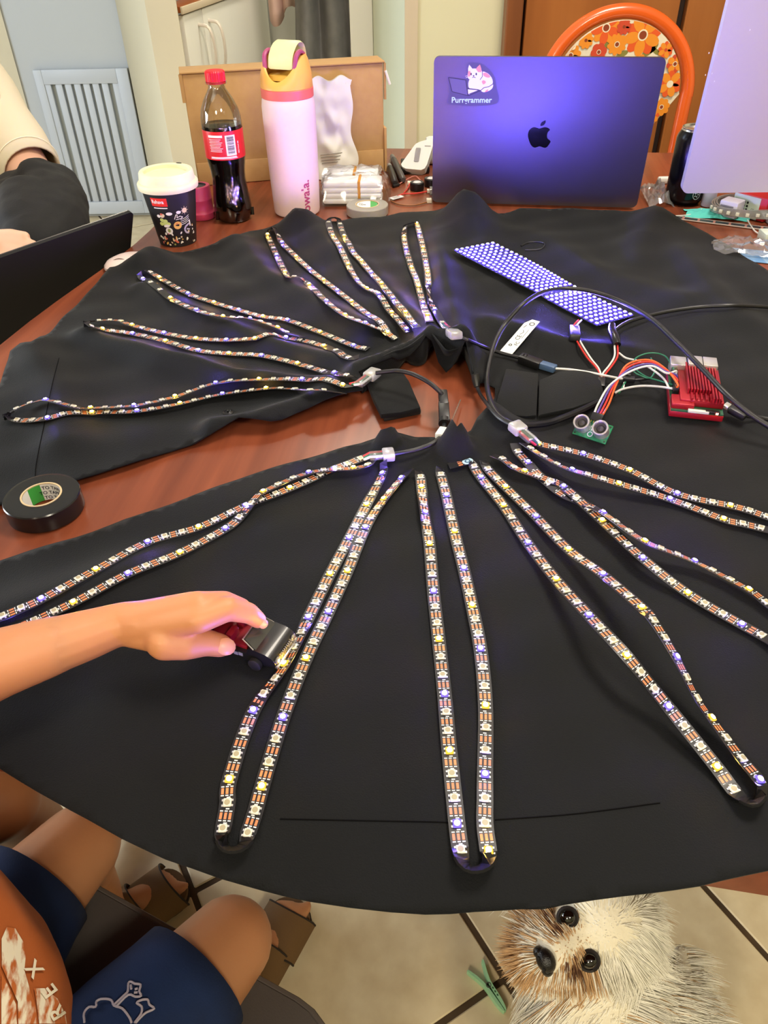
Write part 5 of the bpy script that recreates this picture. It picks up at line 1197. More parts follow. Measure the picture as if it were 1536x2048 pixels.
# usb-c lead
t = thing('usb_power_lead', 'black power lead plugged into the right side of the red computer', 'cable', PH(1470, 828))
pl_ = rpM @ V((Wb + .001, .018, .0105)); pe_ = PH(1490, 832, .009)
b = NB(); dirv = (pe_ - pl_); pM_ = frame(pl_, dirv, V((0, 0, 1)).cross(dirv)); box(b, (.003, 0, 0), (.006, .009, .004), bev=.001, M=pM_); put(b, 'plug_tip', mat('port_steel', (206, 204, 200)), t)
b = NB(); box(b, (.006 + dirv.length * .42, 0, 0), (dirv.length * .8, .0125, .0075), bev=.002, M=pM_); put(b, 'plug', M_blackpl, t)
wire('cable', [(1487, 831, .008), (1510, 834, .005), (1536, 838, .004), (1600, 850, .004)], .0022, M_blkw, t)
# --- ultrasonic sensor
sa_, sb_, sc_ = PH(1145, 865, .004), PH(1211, 887, .004), PH(1228, 857, .004)
ux_ = sb_ - sa_; ux_.z = 0; uy_ = V((-ux_.y, ux_.x, 0)).normalized() * .77 + V((0, 0, .64)); zs = max(H(q.x, q.y) for q in (sa_, sb_, sc_, (sa_ + sc_) / 2)) + .0025
sM_ = frame((sa_.x, sa_.y, zs), ux_, uy_); Ls = ux_.length; Ws = .020
us = thing('ultrasonic_sensor', 'green sensor board with two round silver transducers', 'sensor', M=sM_)
b = NB(); box(b, (Ls / 2, Ws / 2, 0), (Ls, Ws, .0016)); put(b, 'circuit_board', mat('pcb_bright_green', (34, 130, 84), 0.35, var=(300, (24, 104, 66), .1)), us, local=True)
for x in (Ls * .20, Ls * .76):
    Mx = Matrix.Translation((x, Ws * .54, .0009))
    b = NB(); lathe(b, [(.0080, 0), (.0080, .0118), (.0076, .0122), (.0066, .0122), (.0062, .0118), (.0062, .0085)], Mx, 36); tr_ = put(b, 'transducer', mat('sensor_aluminium', (206, 202, 194), 0.28, 0.75), us, local=True)
    b = NB(); lathe(b, [(.0062, .0085), (.0040, .0080), (.0030, .0092), (.0012, .0096), (0, .0100)], Mx, 28); put(b, 'mesh_cone', mat('sensor_dark_mesh', (58, 54, 52), 0.5, 0.3), tr_, local=True)
b = NB(); 
for (x, y) in ((.002, .002), (Ls - .002, .002), (.002, Ws - .002), (Ls - .002, Ws - .002)): prism(b, ellipse(.001, .001, 12, x, y), M0, .0008, .0010, 0)
prism(b, ellipse(.0028, .0028, 18, Ls * .48, .005), M0, .0008, .0009, 1); prism(b, ellipse(.0020, .0020, 18, Ls * .48, .005), M0, .0009, .0010, 2)
for k in range(4): box(b, (Ls * .42 + k * .0016, .011, .0009), (.0008, .005, .0002), 1)
o = put(b, 'printed_mark', [mat('hole_dark', (20, 40, 30)), M_silk, mat('pcb_bright_green', (34, 130, 84))], us, local=True, smooth=False); o['kind'] = 'stuff'
b = NB(); box(b, (Ls * .48, Ws + .003, .0030), (.0115, .0080, .0030), bev=.0003); put(b, 'plug_row', M_blackpl, us, local=True)
b = NB()
for k in range(4): box(b, (Ls * .48 - .0042 + k * .0028, Ws - .0018, .0020), (.0008, .003, .0008))
o = put(b, 'pin', mat('gold_pin', (206, 170, 90)), us, local=True); o['kind'] = 'stuff'
# --- coloured ribbon of wires from the sensor to the computer
t = thing('wire_bundle', 'arching bundle of coloured wires between sensor and red computer', 'wire', PH(1260, 770))
s0 = sM_ @ V((Ls * .48, Ws + .007, .003)); hdr = rpM @ V((.0055, .055, .021))
def apt(pts, r, m, name='wire', parent=None):
    b = NB(); tube(b, [V(p) for p in crom([tuple(p) for p in pts], n=6)], r, 8); return put(b, name, m, parent)
for k, m in enumerate((M_whw, M_viw, M_redw, M_orw)):
    o_ = (k - 1.5)
    apt([s0 + V((o_ * .0026, -o_ * .001, 0)), PH(1208 + o_ * 7, 806 - o_ * 0, .010), PH(1226 + o_ * 4, 770, .022), PH(1258 - o_ * 3, 736 - o_ * 4, .034), PH(1300 - o_ * 2, 726 - o_ * 4, .036), PH(1332 - o_ * 1, 742 - o_ * 3, .030), rpM @ V((.0055, .056 - k * .009, .023)), rpM @ V((.0055, .056 - k * .009, .017))], .0011, m, 'wire', t)
# --- green wire loop
apt([rpM @ V((.004, .070, .018)), PH(1347, 738, .022), PH(1330, 712, .022), PH(1300, 706, .020), PH(1272, 716, .014), PH(1268, 734, .008), PH(1290, 752, .008), PH(1320, 762, .010), rpM @ V((.003, .040, .015))], .0008, M_grw); tag(list(COL.objects)[-1], 'thin green wire looping left of the red computer', 'wire'); list(COL.objects)[-1].name = 'green_wire'
apt([PH(1302, 716, .012), PH(1310, 738, .012), PH(1300, 756, .008), PH(1278, 750, .006), PH(1266, 742, .006)], .0008, M_grw); o = list(COL.objects)[-1]; o.name = 'green_wire'; tag(o, 'short green wire curl crossing the looped green one', 'wire')
# --- y lead: red and white pairs from panel to a joint
t = thing('power_harness', 'red and white wire pairs joining in a black joint below the glowing panel', 'wire', PH(1205, 760))
for (m, dx) in ((M_redw, -3), (M_whw, 3)):
    wire('wire', [(1160 + dx, 640, .014), (1151 + dx, 650, .012), (1148 + dx, 662, .008), (1158 + dx, 684, .004), (1178 + dx, 716, .006), (1196 + dx * .6, 738, .007), (1202 + dx * .5, 760, .006)], .0011, m, t)
    wire('wire', [(1232 - dx, 690, .008), (1232 - dx, 712, .006), (1222 - dx, 730, .006), (1208 - dx, 748, .007), (1204 - dx * .4, 762, .006)], .0011, m, t)
wire('wire', [(1238, 706, .006), (1252, 716, .006), (1276, 722, .010), (1300, 736, .018), (1326, 756, .022), (1338, 776, .018)], .0011, M_whw, t)
q0, q1 = PH(1148, 656, .007), PH(1150, 676, .006); b = NB(); fM_ = frame(q0, q1 - q0, V((0, 0, 1)).cross(q1 - q0)); box(b, ((q1 - q0).length / 2, 0, 0), ((q1 - q0).length, .012, .008), bev=.0012, M=fM_); put(b, 'plug', M_blackpl, t)
b = NB(); q0, q1 = PH(1203, 758, .006), PH(1202, 776, .005); fM_ = frame(q0, q1 - q0, V((0, 0, 1)).cross(q1 - q0)); box(b, ((q1 - q0).length / 2, 0, 0), ((q1 - q0).length, .008, .007), bev=.0012, M=fM_); put(b, 'joint', M_blackpl, t)
wire('lead', [(1202, 776, .005), (1203, 786, .004), (1204, 794, .004)], .0018, M_blkw, t)
# black sleeve at panel corner
t = thing('panel_lead', 'black sleeved lead at the near corner of the glowing panel', 'cable', PH(1232, 664))
b = NB(); tube(b, [PH(x, y, h) for x, y, h in ((1224, 650, .016), (1224, 662, .012), (1230, 676, .010), (1234, 690, .009))], [.0040, .0052, .0056, .0046], 12); put(b, 'taped_sleeve', mat('black_tape_gloss', (20, 20, 24), 0.25), t)
wire('cable', [(1228, 662, .012), (1248, 648, .012), (1272, 638, .010), (1330, 624, .008), (1400, 614, .006), (1470, 611, .005), (1536, 614, .005), (1600, 620, .005)], .0024, M_blkw, t)
# --- big looping black cable
t = thing('power_cable', 'thick black cable in a big loop over panel and red computer', 'cable', PH(1000, 800))
wire('cable', [(1620, 900, .010), (1560, 866, .016), (1500, 828, .026), (1450, 786, .036), (1405, 738, .042), (1350, 682, .044), (1300, 636, .044), (1240, 602, .044), (1180, 582, .044), (1130, 577, .044), (1085, 585, .042), (1045, 610, .036), (1008, 652, .026), (985, 700, .016), (974, 756, .008), (980, 800, .005), (998, 832, .004), (1028, 850, .005)], .0028, M_blkw, t, n=8, seg=12)
wire('cable', [(1028, 850, .005), (1062, 850, .005), (1096, 846, .006), (1130, 834, .007), (1168, 818, .007), (1205, 798, .006), (1226, 788, .006)], .0034, mat('black_tape_gloss', (20, 20, 24), 0.25), t)
wire('cable', [(953, 770, .004), (960, 788, .004), (974, 808, .005), (996, 834, .006), (1022, 850, .005)], .0020, M_blkw, t)
b = NB(); tube(b, [PH(950, 748, .010), PH(952, 760, .006), PH(954, 774, .004)], [.0046, .0050, .0034], 12); put(b, 'strain_relief', M_blackpl, t)
# --- cable with label and connector
t = thing('strip_lead', 'black lead with a white printed flag label and blue plug', 'cable', PH(1000, 704))
wire('cable', [(908, 669, .008), (935, 680, .008), (970, 695, .006), (1005, 707, .005), (1040, 716, .005), (1058, 722, .005)], .0022, M_blkw, t)
def bar(name, a, d, w_, h_, m, par, bev=.0012):
    M = frame(a, d - a, V((0, 0, 1)).cross(d - a)); L = (d - a).length; b = NB(); box(b, (L / 2, 0, 0), (L, w_, h_), bev=bev, M=M); return put(b, name, m, par), M, L
bar('plug', PH(1040, 715, .006), PH(1082, 730, .006), .0125, .009, M_blackpl, t); bar('plug', PH(1078, 728, .006), PH(1111, 738, .006), .0095, .0075, mat('slate_blue_plug', (72, 96, 128), 0.4), t)
b = NB()
for x, y in ((1043, 716), (1049, 718)): tube(b, [PH(x, y, .006), PH(x + 3, y + 1, .006)], .0058, 12)
o = put(b, 'collar_ring', M_blackpl, t); o['kind'] = 'stuff'
lo = P(1009, 708, TZ + .012); wx = (P(1022, 711, TZ + .012) - P(998, 704, TZ + .012)); up_ = P(1035, 634, TZ + .026) - P(1010, 707, TZ + .012)
fgM = frame(P(998, 704, TZ + .012), wx, up_); fw, fh = wx.length, up_.length
b = NB(); prism(b, [(0, 0), (fw, 0), (fw, fh), (fw * .35, fh), (0, fh * .86)], fgM, -.0003, 0); put(b, 'flag_label', mat('white_flag_label', (222, 224, 222), 0.45), t)
b = NB(); tM2 = fgM @ Matrix(((0, -1, 0, fw * .55), (1, 0, 0, 0), (0, 0, 1, 0), (0, 0, 0, 1)))
text_bm(b, 'CE', fw * .5, fgM @ Matrix.Translation((fw * .62, fh * .40, 0)) @ Matrix.Rotation(rad(90), 4, 'Z'), 0)
text_bm(b, 'FC', fw * .42, fgM @ Matrix.Translation((fw * .86, fh * .26, 0)) @ Matrix.Rotation(rad(90), 4, 'Z'), 0)
poly(b, [fgM @ V((fw * x, fh * y, .0002)) for x, y in ((.72, .46), (.75, .46), (.75, .72), (.72, .72))])
ro, ri = ellipse(fw * .22, fw * .22, 20, fw * .62, fh * .88), ellipse(fw * .15, fw * .15, 20, fw * .62, fh * .88)
for k in range(20): poly(b, [fgM @ V((*q, .0002)) for q in (ro[k], ro[(k + 1) % 20], ri[(k + 1) % 20], ri[k])])
ro, ri = ellipse(fw * .15, fw * .15, 6, fw * .35, fh * .24), ellipse(fw * .08, fw * .08, 6, fw * .35, fh * .24)
for k in range(6): poly(b, [fgM @ V((*q, .0002)) for q in (ro[k], ro[(k + 1) % 6], ri[(k + 1) % 6], ri[k])])
for (x0, y0, x1, y1) in ((.35, .55, .5, .62), (.5, .62, .35, .68), (.2, .74, .3, .82)): poly(b, [fgM @ V((fw * x, fh * y, .0002)) for x, y in ((x0, y0), (x0 + .05, y0), (x1 + .05, y1), (x1, y1))])
put(b, 'label_print', M_bpr, t, smooth=False)
wire('wire', [(1110, 737, .006), (1140, 739, .006), (1175, 744, .006), (1205, 750, .009), (1240, 757, .006), (1252, 758, .005)], .0013, M_whw, t)
# --- single white wire into the computer, black connectors
t = thing('data_wire', 'white wire running from the taped lead to the red computer', 'wire', PH(1300, 772))
apt([PH(1226, 788, .007), PH(1246, 778, .008), PH(1280, 772, .010), PH(1315, 773, .014), rpM @ V((.002, .030, .016))], .0012, M_whw, 'wire', t)
t = thing('pin_plug', 'black jumper plugs with a stub wire left of the red computer', 'plug', PH(1262, 756))
bar('plug', PH(1246, 758, .006), PH(1270, 760, .006), .0075, .006, M_blackpl, t); bar('plug', PH(1250, 750, .008), PH(1262, 752, .008), .005, .005, M_blackpl, t)
wire('wire', [(1268, 760, .006), (1284, 759, .005), (1300, 757, .004)], .0014, M_blkw, t); wire('wire', [(1252, 762, .005), (1246, 772, .004), (1238, 786, .004)], .0010, M_grw, t); wire('wire', [(1250, 756, .005), (1248, 768, .004), (1247, 776, .004)], .0010, M_whw, t)
# --- jumper between the two waist ends
t = thing('jumper_cable', 'black jumper cable with inline plug arching over the waist opening', 'cable', PH(830, 760))
def wT(name, nodes, r, m, par): 
    b = NB(); tube(b, [V(p) for p in crom([tuple(P(x, y, TZ + h)) for x, y, h in nodes], n=6)], r, 10); return put(b, name, m, par)
wT('cable', [(752, 746, .030), (790, 742, .034), (822, 747, .036), (855, 763, .034), (876, 780, .028), (886, 792, .022)], .0024, M_blkw, t)
def barP(name, p0, p1, w_, h_, m): return bar(name, P(p0[0], p0[1], TZ + p0[2]), P(p1[0], p1[1], TZ + p1[2]), w_, h_, m, t)
barP('plug', (885, 784, .022), (888, 812, .018), .0095, .0085, M_blackpl); barP('plug', (887, 808, .018), (889, 846, .012), .0110, .0095, M_blackpl)
b = NB(); tube(b, [P(889, 840, TZ + .013), P(889, 848, TZ + .012)], .0062, 14); put(b, 'collar_ring', M_blackpl, t)
wT('cable', [(889, 846, .012), (886, 866, .012), (870, 884, .016), (840, 897, .014), (812, 904, .014), (788, 908, .013)], .0023, M_blkw, t)
barP('paper_tag', (887, 858, .013), (877, 873, .016), .0078, .0060, mat('white_flag_label', (222, 224, 222)))
b = NB(); tube(b, [P(900, 850, TZ + .012), P(910, 826, TZ + .010), P(921, 800, TZ + .006)], [.0005, .0009, .0007], 8); o = put(b, 'sewing_needle', mat('needle_steel', (206, 186, 170), 0.25, 0.8)); tag(o, 'silver sewing needle stuck upright in the waistband peak', 'needle')
# ================================================================== TOY CAR
ra, rb_ = PH(410, 1263, .001), PH(574, 1316, .001); cx_ = rb_ - ra; cx_.z = 0; CL = cx_.length
cz_ = max(H(ra.x + cx_.x * t, ra.y + cx_.y * t) for t in (0, .25, .5, .75, 1)) + .0005
kM = frame((ra.x, ra.y, cz_), cx_, V((-cx_.y, cx_.x, 0)))
car = thing('toy_car', 'black toy convertible with chrome bumper held by the bare hand', 'toy car', M=kM)
M_cp = mat('black_car_paint', (22, 22, 21), 0.32, coat=0.3); M_chr = mat('chrome_plate', (200, 198, 190), 0.15, 0.9); M_cred = mat('dark_red_seat', (120, 14, 28), 0.4)
sc = CL / .072; CW = .0295
def cpf(pts): return [(x * sc, z * sc) for x, z in pts]
sideM = Matrix(((1, 0, 0, 0), (0, 0, -1, 0), (0, 1, 0, 0), (0, 0, 0, 1)))
b = NB(); prism(b, cpf([(0, .005), (0, .0125), (.003, .0150), (.012, .0160), (.0135, .0115), (.048, .0115), (.050, .0166), (.056, .0172), (.064, .0164), (.069, .0142), (.0715, .0110), (.072, .0055), (.066, .0040), (.006, .0040)]), sideM, -CW / 2, CW / 2)
bmesh.ops.bevel(b, geom=[e for e in b.edges if abs(e.calc_face_angle(0)) > .9], offset=.0016, segments=3, affect='EDGES'); put(b, 'body', M_cp, car, local=True)
b = NB(); box(b, (.031 * sc, 0, .0125 * sc), (.032 * sc, CW * .80, .004 * sc), bev=.001); put(b, 'interior', M_cred, car, local=True)
for y in (-.24, .24):
    b = NB(); box(b, (.0325 * sc, CW * y, .0165 * sc), (.006 * sc, CW * .36, .010 * sc), bev=.0016); put(b, 'seat', M_cred, car, local=True)
b = NB()
for k in range(8): pass
wq = [(.0545, -.46, .0168), (.0545, .46, .0168), (.0455, .40, .0222), (.0455, -.40, .0222)]
a_ = [b.verts.new((x * sc, CW * y, z * sc)) for x, y, z in wq]; c_ = [b.verts.new(((x + .0016) * sc, CW * y, (z + .0004) * sc)) for x, y, z in wq]
b.faces.new(a_[::-1]); b.faces.new(c_)
for i in range(4): b.faces.new((a_[i], a_[(i + 1) % 4], c_[(i + 1) % 4], c_[i]))
put(b, 'windscreen', mat('smoky_glass', (58, 60, 52), 0.06, spec=0.9), car, local=True)
b = NB(); tube(b, [V((x * sc, CW * y, z * sc)) for x, y, z in [(.0545, -.48, .0170), (.0453, -.42, .0226), (.0453, .42, .0226), (.0545, .48, .0170)]], .0007 * sc, 8); put(b, 'windscreen_frame', M_chr, car, local=True)
b = NB(); box(b, (.0725 * sc, 0, .0062 * sc), (.003 * sc, CW * 1.02, .0034 * sc), bev=.001); put(b, 'bumper', M_chr, car, local=True)
b = NB(); box(b, (-.0005 * sc, 0, .0062 * sc), (.003 * sc, CW * 1.0, .0034 * sc), bev=.001); put(b, 'bumper', M_chr, car, local=True)
for k in range(9):
    b = NB(); box(b, (.0722 * sc, CW * (-.24 + .06 * k), .0104 * sc), (.0014 * sc, CW * .025, .0048 * sc)); put(b, 'grille_bar', M_chr, car, local=True)
for y in (-.38, .38):
    b = NB(); lathe(b, [(0, 0), (.0026 * sc, 0), (.0030 * sc, .0008), (.0022 * sc, .0016), (0, .002)], Matrix.Translation((.0712 * sc, CW * y, .0108 * sc)) @ Matrix.Rotation(rad(90), 4, 'Y'), 18); put(b, 'headlamp', M_chr, car, local=True)
for x in (.016, .056):
    for y in (-1, 1):
        b = NB(); lathe(b, [(0, 0), (.0040 * sc, 0), (.0052 * sc, .0006), (.0052 * sc, .0036), (.0042 * sc, .0042), (0, .0042)], Matrix.Translation((x * sc, y * CW * .5 - .002, .0052 * sc)) @ Matrix.Rotation(rad(90), 4, 'X') @ Matrix.Translation((0, 0, -.002)), 22); wl = put(b, 'wheel', mat('toy_tyre', (16, 16, 16), 0.7), car, local=True)
        b = NB(); lathe(b, [(0, 0), (.0026 * sc, .0002), (.0028 * sc, -.0003), (0, -.0004)], Matrix.Translation((x * sc, y * (CW * .5 + .0024), .0052 * sc)) @ Matrix.Rotation(rad(90), 4, 'X'), 18); put(b, 'hub_cap', M_chr, wl, local=True)
b = NB()
for k in range(6): box(b, ((.022 + .0042 * k) * sc, -CW * .505, (.0078 + .0006 * (k % 2)) * sc), (.0034 * sc, .0005, .0030 * sc))
o = put(b, 'side_flash', mat('silver_print', (176, 176, 196), 0.35, 0.5), car, local=True); o['kind'] = 'stuff'

# ================================================================== PEOPLE
M_skin = mat('child_skin', (200, 140, 96), 0.5, var=((9, 9, 9), (192, 128, 88), 0.3), bump=(260, 0.06))
for m_ in (M_skin,):
    bs = m_.node_tree.nodes['Principled BSDF']; bs.inputs['Subsurface Weight'].default_value = 0.12; bs.inputs['Subsurface Radius'].default_value = (0.012, 0.005, 0.003); bs.inputs['Subsurface Scale'].default_value = 0.4
M_nail = mat('finger_nail', (216, 156, 126), 0.35)
M_blue = mat('navy_blue_cotton', (16, 44, 92), 0.85, var=((40, 40, 40), (12, 36, 78), 0.3), bump=(700, 0.15)); M_oran2 = mat('rust_orange_cotton', (164, 82, 26), 0.85, bump=(700, 0.12))
# --- the child at the near left
hipA, hipB = V((-.315, .065, .485)), V((-.430, .145, .485)); knA, knB = V((-.152, .305, .435)), V((-.312, .392, .452)); anA, anB = V((-.197, .415, .085)), V((-.400, .496, .085))
b = NB()
for hip, kn, an, toe in ((hipA, knA, anA, V((-.150, .505, .036))), (hipB, knB, anB, V((-.338, .548, .036)))):
    chain(b, [(hip, .066), (hip.lerp(kn, .55), .056), (kn + V((0, 0, -.004)), .041)])
    cf = kn.lerp(an, .32) - (toe - an).normalized() * .012
    chain(b, [(kn + V((0, 0, -.006)), .039), (cf, .036), (kn.lerp(an, .7), .026), (an, .0235)])
    fd = (toe - an); fd.z = 0; fd.normalize(); pr = V((fd.y, -fd.x, 0))
    chain(b, [(an, .0225), (an + fd * -.018 + V((0, 0, -.040)), .021)]); chain(b, [(an + V((0, 0, -.020)), .022), (an + fd * .05 + V((0, 0, -.045)), .019), (toe, .013)])
    chain(b, [(an + fd * -.018 + V((0, 0, -.042)), .020), (toe + pr * .014, .013)]); chain(b, [(an + fd * -.018 + V((0, 0, -.042)), .020), (toe - pr * .016 - fd * .008, .012)])
    for k in range(5):
        tb = toe + pr * (.020 - .010 * k) + fd * (.006 - .003 * k if k else .004); chain(b, [(tb, .0085 if k == 0 else .0065), (tb + fd * (.016 if k == 0 else .012) + V((0, 0, -.002)), .0075 if k == 0 else .0055)])
pel, bel, che, nek = V((-.365, .095, .53)), V((-.317, .156, .636)), V((-.350, .195, .79)), V((-.375, .215, .90))
chain(b, [(pel, .085), (bel, .092), (che, .082), (nek, .034)])
shL, shR = V((-.470, .255, .825)), V((-.300, .090, .83))
chain(b, [(che + V((-.03, .03, .05)), .055), (shL, .036)]); chain(b, [(che + V((.03, -.03, .05)), .055), (shR, .036)])
elR = V((-.235, -.02, .66)); chain(b, [(shR, .034), (elR, .026), (V((-.30, .10, .585)), .019)])
elb = V((-.400, .300, .790)); fore = [(shL, .034), (elb, .027), (P(-70, 1352, .800), .0255), (P(0, 1326, .800), .0232), (P(100, 1293, .798), .0205), (P(150, 1277, .797), .0180), (P(190, 1264, .796), .0130)]
chain(b, fore)
head = V((-.425, .235, 1.02))                                                # head, turned to the toy car
fwd = V((.55, .70, -.45)).normalized(); sidev = fwd.cross(V((0, 0, 1))).normalized(); upv_ = sidev.cross(fwd)
chain(b, [(nek, .034), (head - upv_ * .055, .036)])
ellipsoid(b, head, (.068, .082, .090), Matrix((sidev, fwd, upv_)).transposed()); capsule(b, head - upv_ * .045 + fwd * .03, .045, head - upv_ * .065 + fwd * .045, .028)
capsule(b, head + fwd * .078 - upv_ * .005, .008, head + fwd * .090 - upv_ * .022, .010)
for s_ in (-1, 1): capsule(b, head + sidev * s_ * .070 + upv_ * .008, .010, head + sidev * s_ * .071 - upv_ * .02, .008)
body_me = blob(b, .0050, 5)
# hand grown finer, joined to the forearm in one mesh
b = NB(); Z = lambda x, y, z: P(x, y, z)
chain(b, [(P(60, 1306, .799), .0188), (P(110, 1290, .798), .0192), (P(180, 1268, .796), .0172), (P(215, 1256, .796), .0158), (P(248, 1246, .796), .0148), (P(290, 1244, .799), .0150)])
for (a, ra1, d, rd1) in (((255, 1256, .795), .0120, (396, 1236, .812), .0105), ((255, 1246, .798), .0125, (396, 1212, .815), .0105), ((255, 1240, .795), .0120, (386, 1211, .806), .0100), ((258, 1240, .790), .0110, (368, 1212, .796), .0095), ((262, 1262, .792), .0115, (340, 1276, .793), .0120)): capsule(b, P(*a), ra1, P(*d), rd1)
capsule(b, P(300, 1262, .793), .013, P(372, 1250, .800), .0100)
idx = [((396, 1238, .812), .0102), ((455, 1217, .812), .0088), ((497, 1226, .800), .0075), ((516, 1240, .789), .0062)]
mid_ = [((396, 1212, .815), .0102), ((448, 1206, .808), .0086), ((482, 1216, .788), .0074), ((500, 1236, .774), .0062)]
rng = [((386, 1214, .806), .0095), ((425, 1214, .794), .0080), ((452, 1228, .776), .0070), ((458, 1244, .768), .0058)]
pky = [((368, 1216, .796), .0085), ((400, 1220, .782), .0070), ((420, 1232, .770), .0060), ((424, 1244, .764), .0052)]
thb = [((330, 1282, .793), .0135), ((372, 1288, .789), .0112), ((412, 1285, .783), .0096), ((441, 1291, .778), .0084)]
for fg in (idx, mid_, rng, pky, thb): chain(b, [(P(*q), r) for q, r in fg])
hand_me = blob(b, .0016, 7)
bm = NB(); bm.from_mesh(body_me); bm.from_mesh(hand_me)
kid = put(bm, 'person', M_skin, smooth=True, angle=180); tag(kid, 'child in orange T-shirt and navy shorts reaching an arm to the toy car', 'person')
def nail(q0, q1, r, wdt):
    a, d = P(*q0), P(*q1); ax = (d - a).normalized(); vw = (C0 - d).normalized(); sd = ax.cross(vw).normalized(); nn = sd.cross(ax).normalized()
    b = NB(); ellipsoid(b, d + nn * (r * .80) + ax * r * .25, (wdt, r * .85, r * .30), Matrix((sd, ax, nn)).transposed(), seg=14); return put(b, 'fingernail', M_nail, kid)
nail(thb[2][0], thb[3][0], .0084, .0062); nail(idx[2][0], idx[3][0], .0058, .0036)
eyM = mat('eye_white', (236, 232, 226), 0.2); b = None
for s_ in (-1, 1):
    e_ = head + fwd * .074 + sidev * s_ * .028 + upv_ * .006
    b = NB(); ellipsoid(b, e_, (.011, .008, .0075), Matrix((sidev, fwd, upv_)).transposed(), seg=14); ey = put(b, 'eye', eyM, kid)
    b = NB(); ellipsoid(b, e_ + fwd * .0062, (.0048, .003, .0048), Matrix((sidev, fwd, upv_)).transposed(), seg=12); put(b, 'iris', mat('brown_iris', (60, 34, 20), 0.1), ey)
b = NB(); ellipsoid(b, head + fwd * .079 - upv_ * .050, (.018, .006, .005), Matrix((sidev, fwd, upv_)).transposed(), seg=14); put(b, 'lips', mat('lip_pink', (186, 96, 84), 0.4), kid)
b = NB(); ellipsoid(b, head - fwd * .008 + upv_ * .016, (.077, .088, .086), Matrix((sidev, fwd, upv_)).transposed(), seg=28)
geo = [v for v in b.verts if (v.co - head).dot(fwd) > .028 and (v.co - head).dot(upv_) < .050 or (v.co - head).dot(upv_) < -.055]; bmesh.ops.delete(b, geom=geo, context='VERTS')
hr = put(b, 'hair', mat('brown_hair', (70, 44, 26), 0.5, bump=((300, 300, 30), 0.6)), kid); hr.modifiers.new('t', 'SOLIDIFY').thickness = .006
# shirt
b = NB(); chain(b, [(pel + V((.005, .012, .035)), .100), (bel, .114), (che, .096), (che + V((0, 0, .055)), .070)])
chain(b, [(che + V((-.02, .03, .045)), .060), (shL + V((0, 0, -.002)), .046), (shL.lerp(elb, .55), .043)]); chain(b, [(che + V((.02, -.03, .045)), .060), (shR, .046), (shR.lerp(elR, .6), .043)])
shirt = link('shirt', blob(b, .0055, 6), kid); shirt.data.materials.append(M_oran2)
sbv = bvh_of(shirt.data)
M_prt = mat('cracked_white_print', (224, 214, 190), 0.8, var=((110, 60, 110), (176, 92, 36), 0.06)); M_wlet = mat('cream_letter_print', (226, 216, 192), 0.8)
def decal(name, shapes, bv, m, parent, off=.0010, mapx=None):
    b = NB()
    for pts in shapes:
        t = bmesh.new(); vs_ = [t.verts.new((x, y, 0)) for x, y in pts]; t.faces.new(vs_); bmesh.ops.triangulate(t, faces=t.faces[:])
        bmesh.ops.subdivide_edges(t, edges=t.edges[:], cuts=3, use_grid_fill=True)
        ok = True
        dead = []
        for v in t.verts:
            q = hit(bv, v.co.x, v.co.y, off)
            if q is None: dead.append(v)
            else: v.co = q
        bmesh.ops.delete(t, geom=dead, context='VERTS')
        bmesh.ops.delete(t, geom=[f for f in t.faces if max(e.calc_length() for e in f.edges) > .03], context='FACES')
        _merge(b, t, 0)
    return put(b, name, m, parent, smooth=False)
cq = lambda pts: [(x / 3.84, 1780 + y / 3.84) for x, y in pts]
decal('shirt_print', [cq(q) for q in ([(40, 290), (105, 300), (165, 400), (185, 520), (175, 620), (215, 760), (262, 900), (268, 1029), (130, 1029), (125, 860), (70, 740), (0, 590), (0, 380)], [(0, 640), (60, 760), (110, 880), (120, 1029), (0, 1029)], [(250, 760), (330, 760), (430, 840), (490, 960), (500, 1029), (290, 1029), (270, 880)])], sbv, M_prt, shirt)
def letters(ch, x0, y0, ax, ay, size, bv, parent):
    b = NB(); text_bm(b, ch, size, Matrix.Identity(4), 0, bold=True)
    bmesh.ops.triangulate(b, faces=b.faces[:]); bmesh.ops.subdivide_edges(b, edges=b.edges[:], cuts=2); dead = []
    for v in b.verts:
        q = hit(bv, x0 + ax * v.co.x + ay * v.co.y, y0 + ay * v.co.x - ax * v.co.y, .0016)
        if q is None: dead.append(v)
        else: v.co = q
    bmesh.ops.delete(b, geom=dead, context='VERTS'); bmesh.ops.delete(b, geom=[f for f in b.faces if max(e.calc_length() for e in f.edges) > .02], context='FACES')
    return put(b, 'letter', M_wlet, parent, smooth=False)
letters('R', 128, 2030, -.55, -.83, 42, sbv, shirt); letters('E', 112, 1985, -.60, -.80, 42, sbv, shirt); letters('X', 84, 1942, -.66, -.75, 42, sbv, shirt)
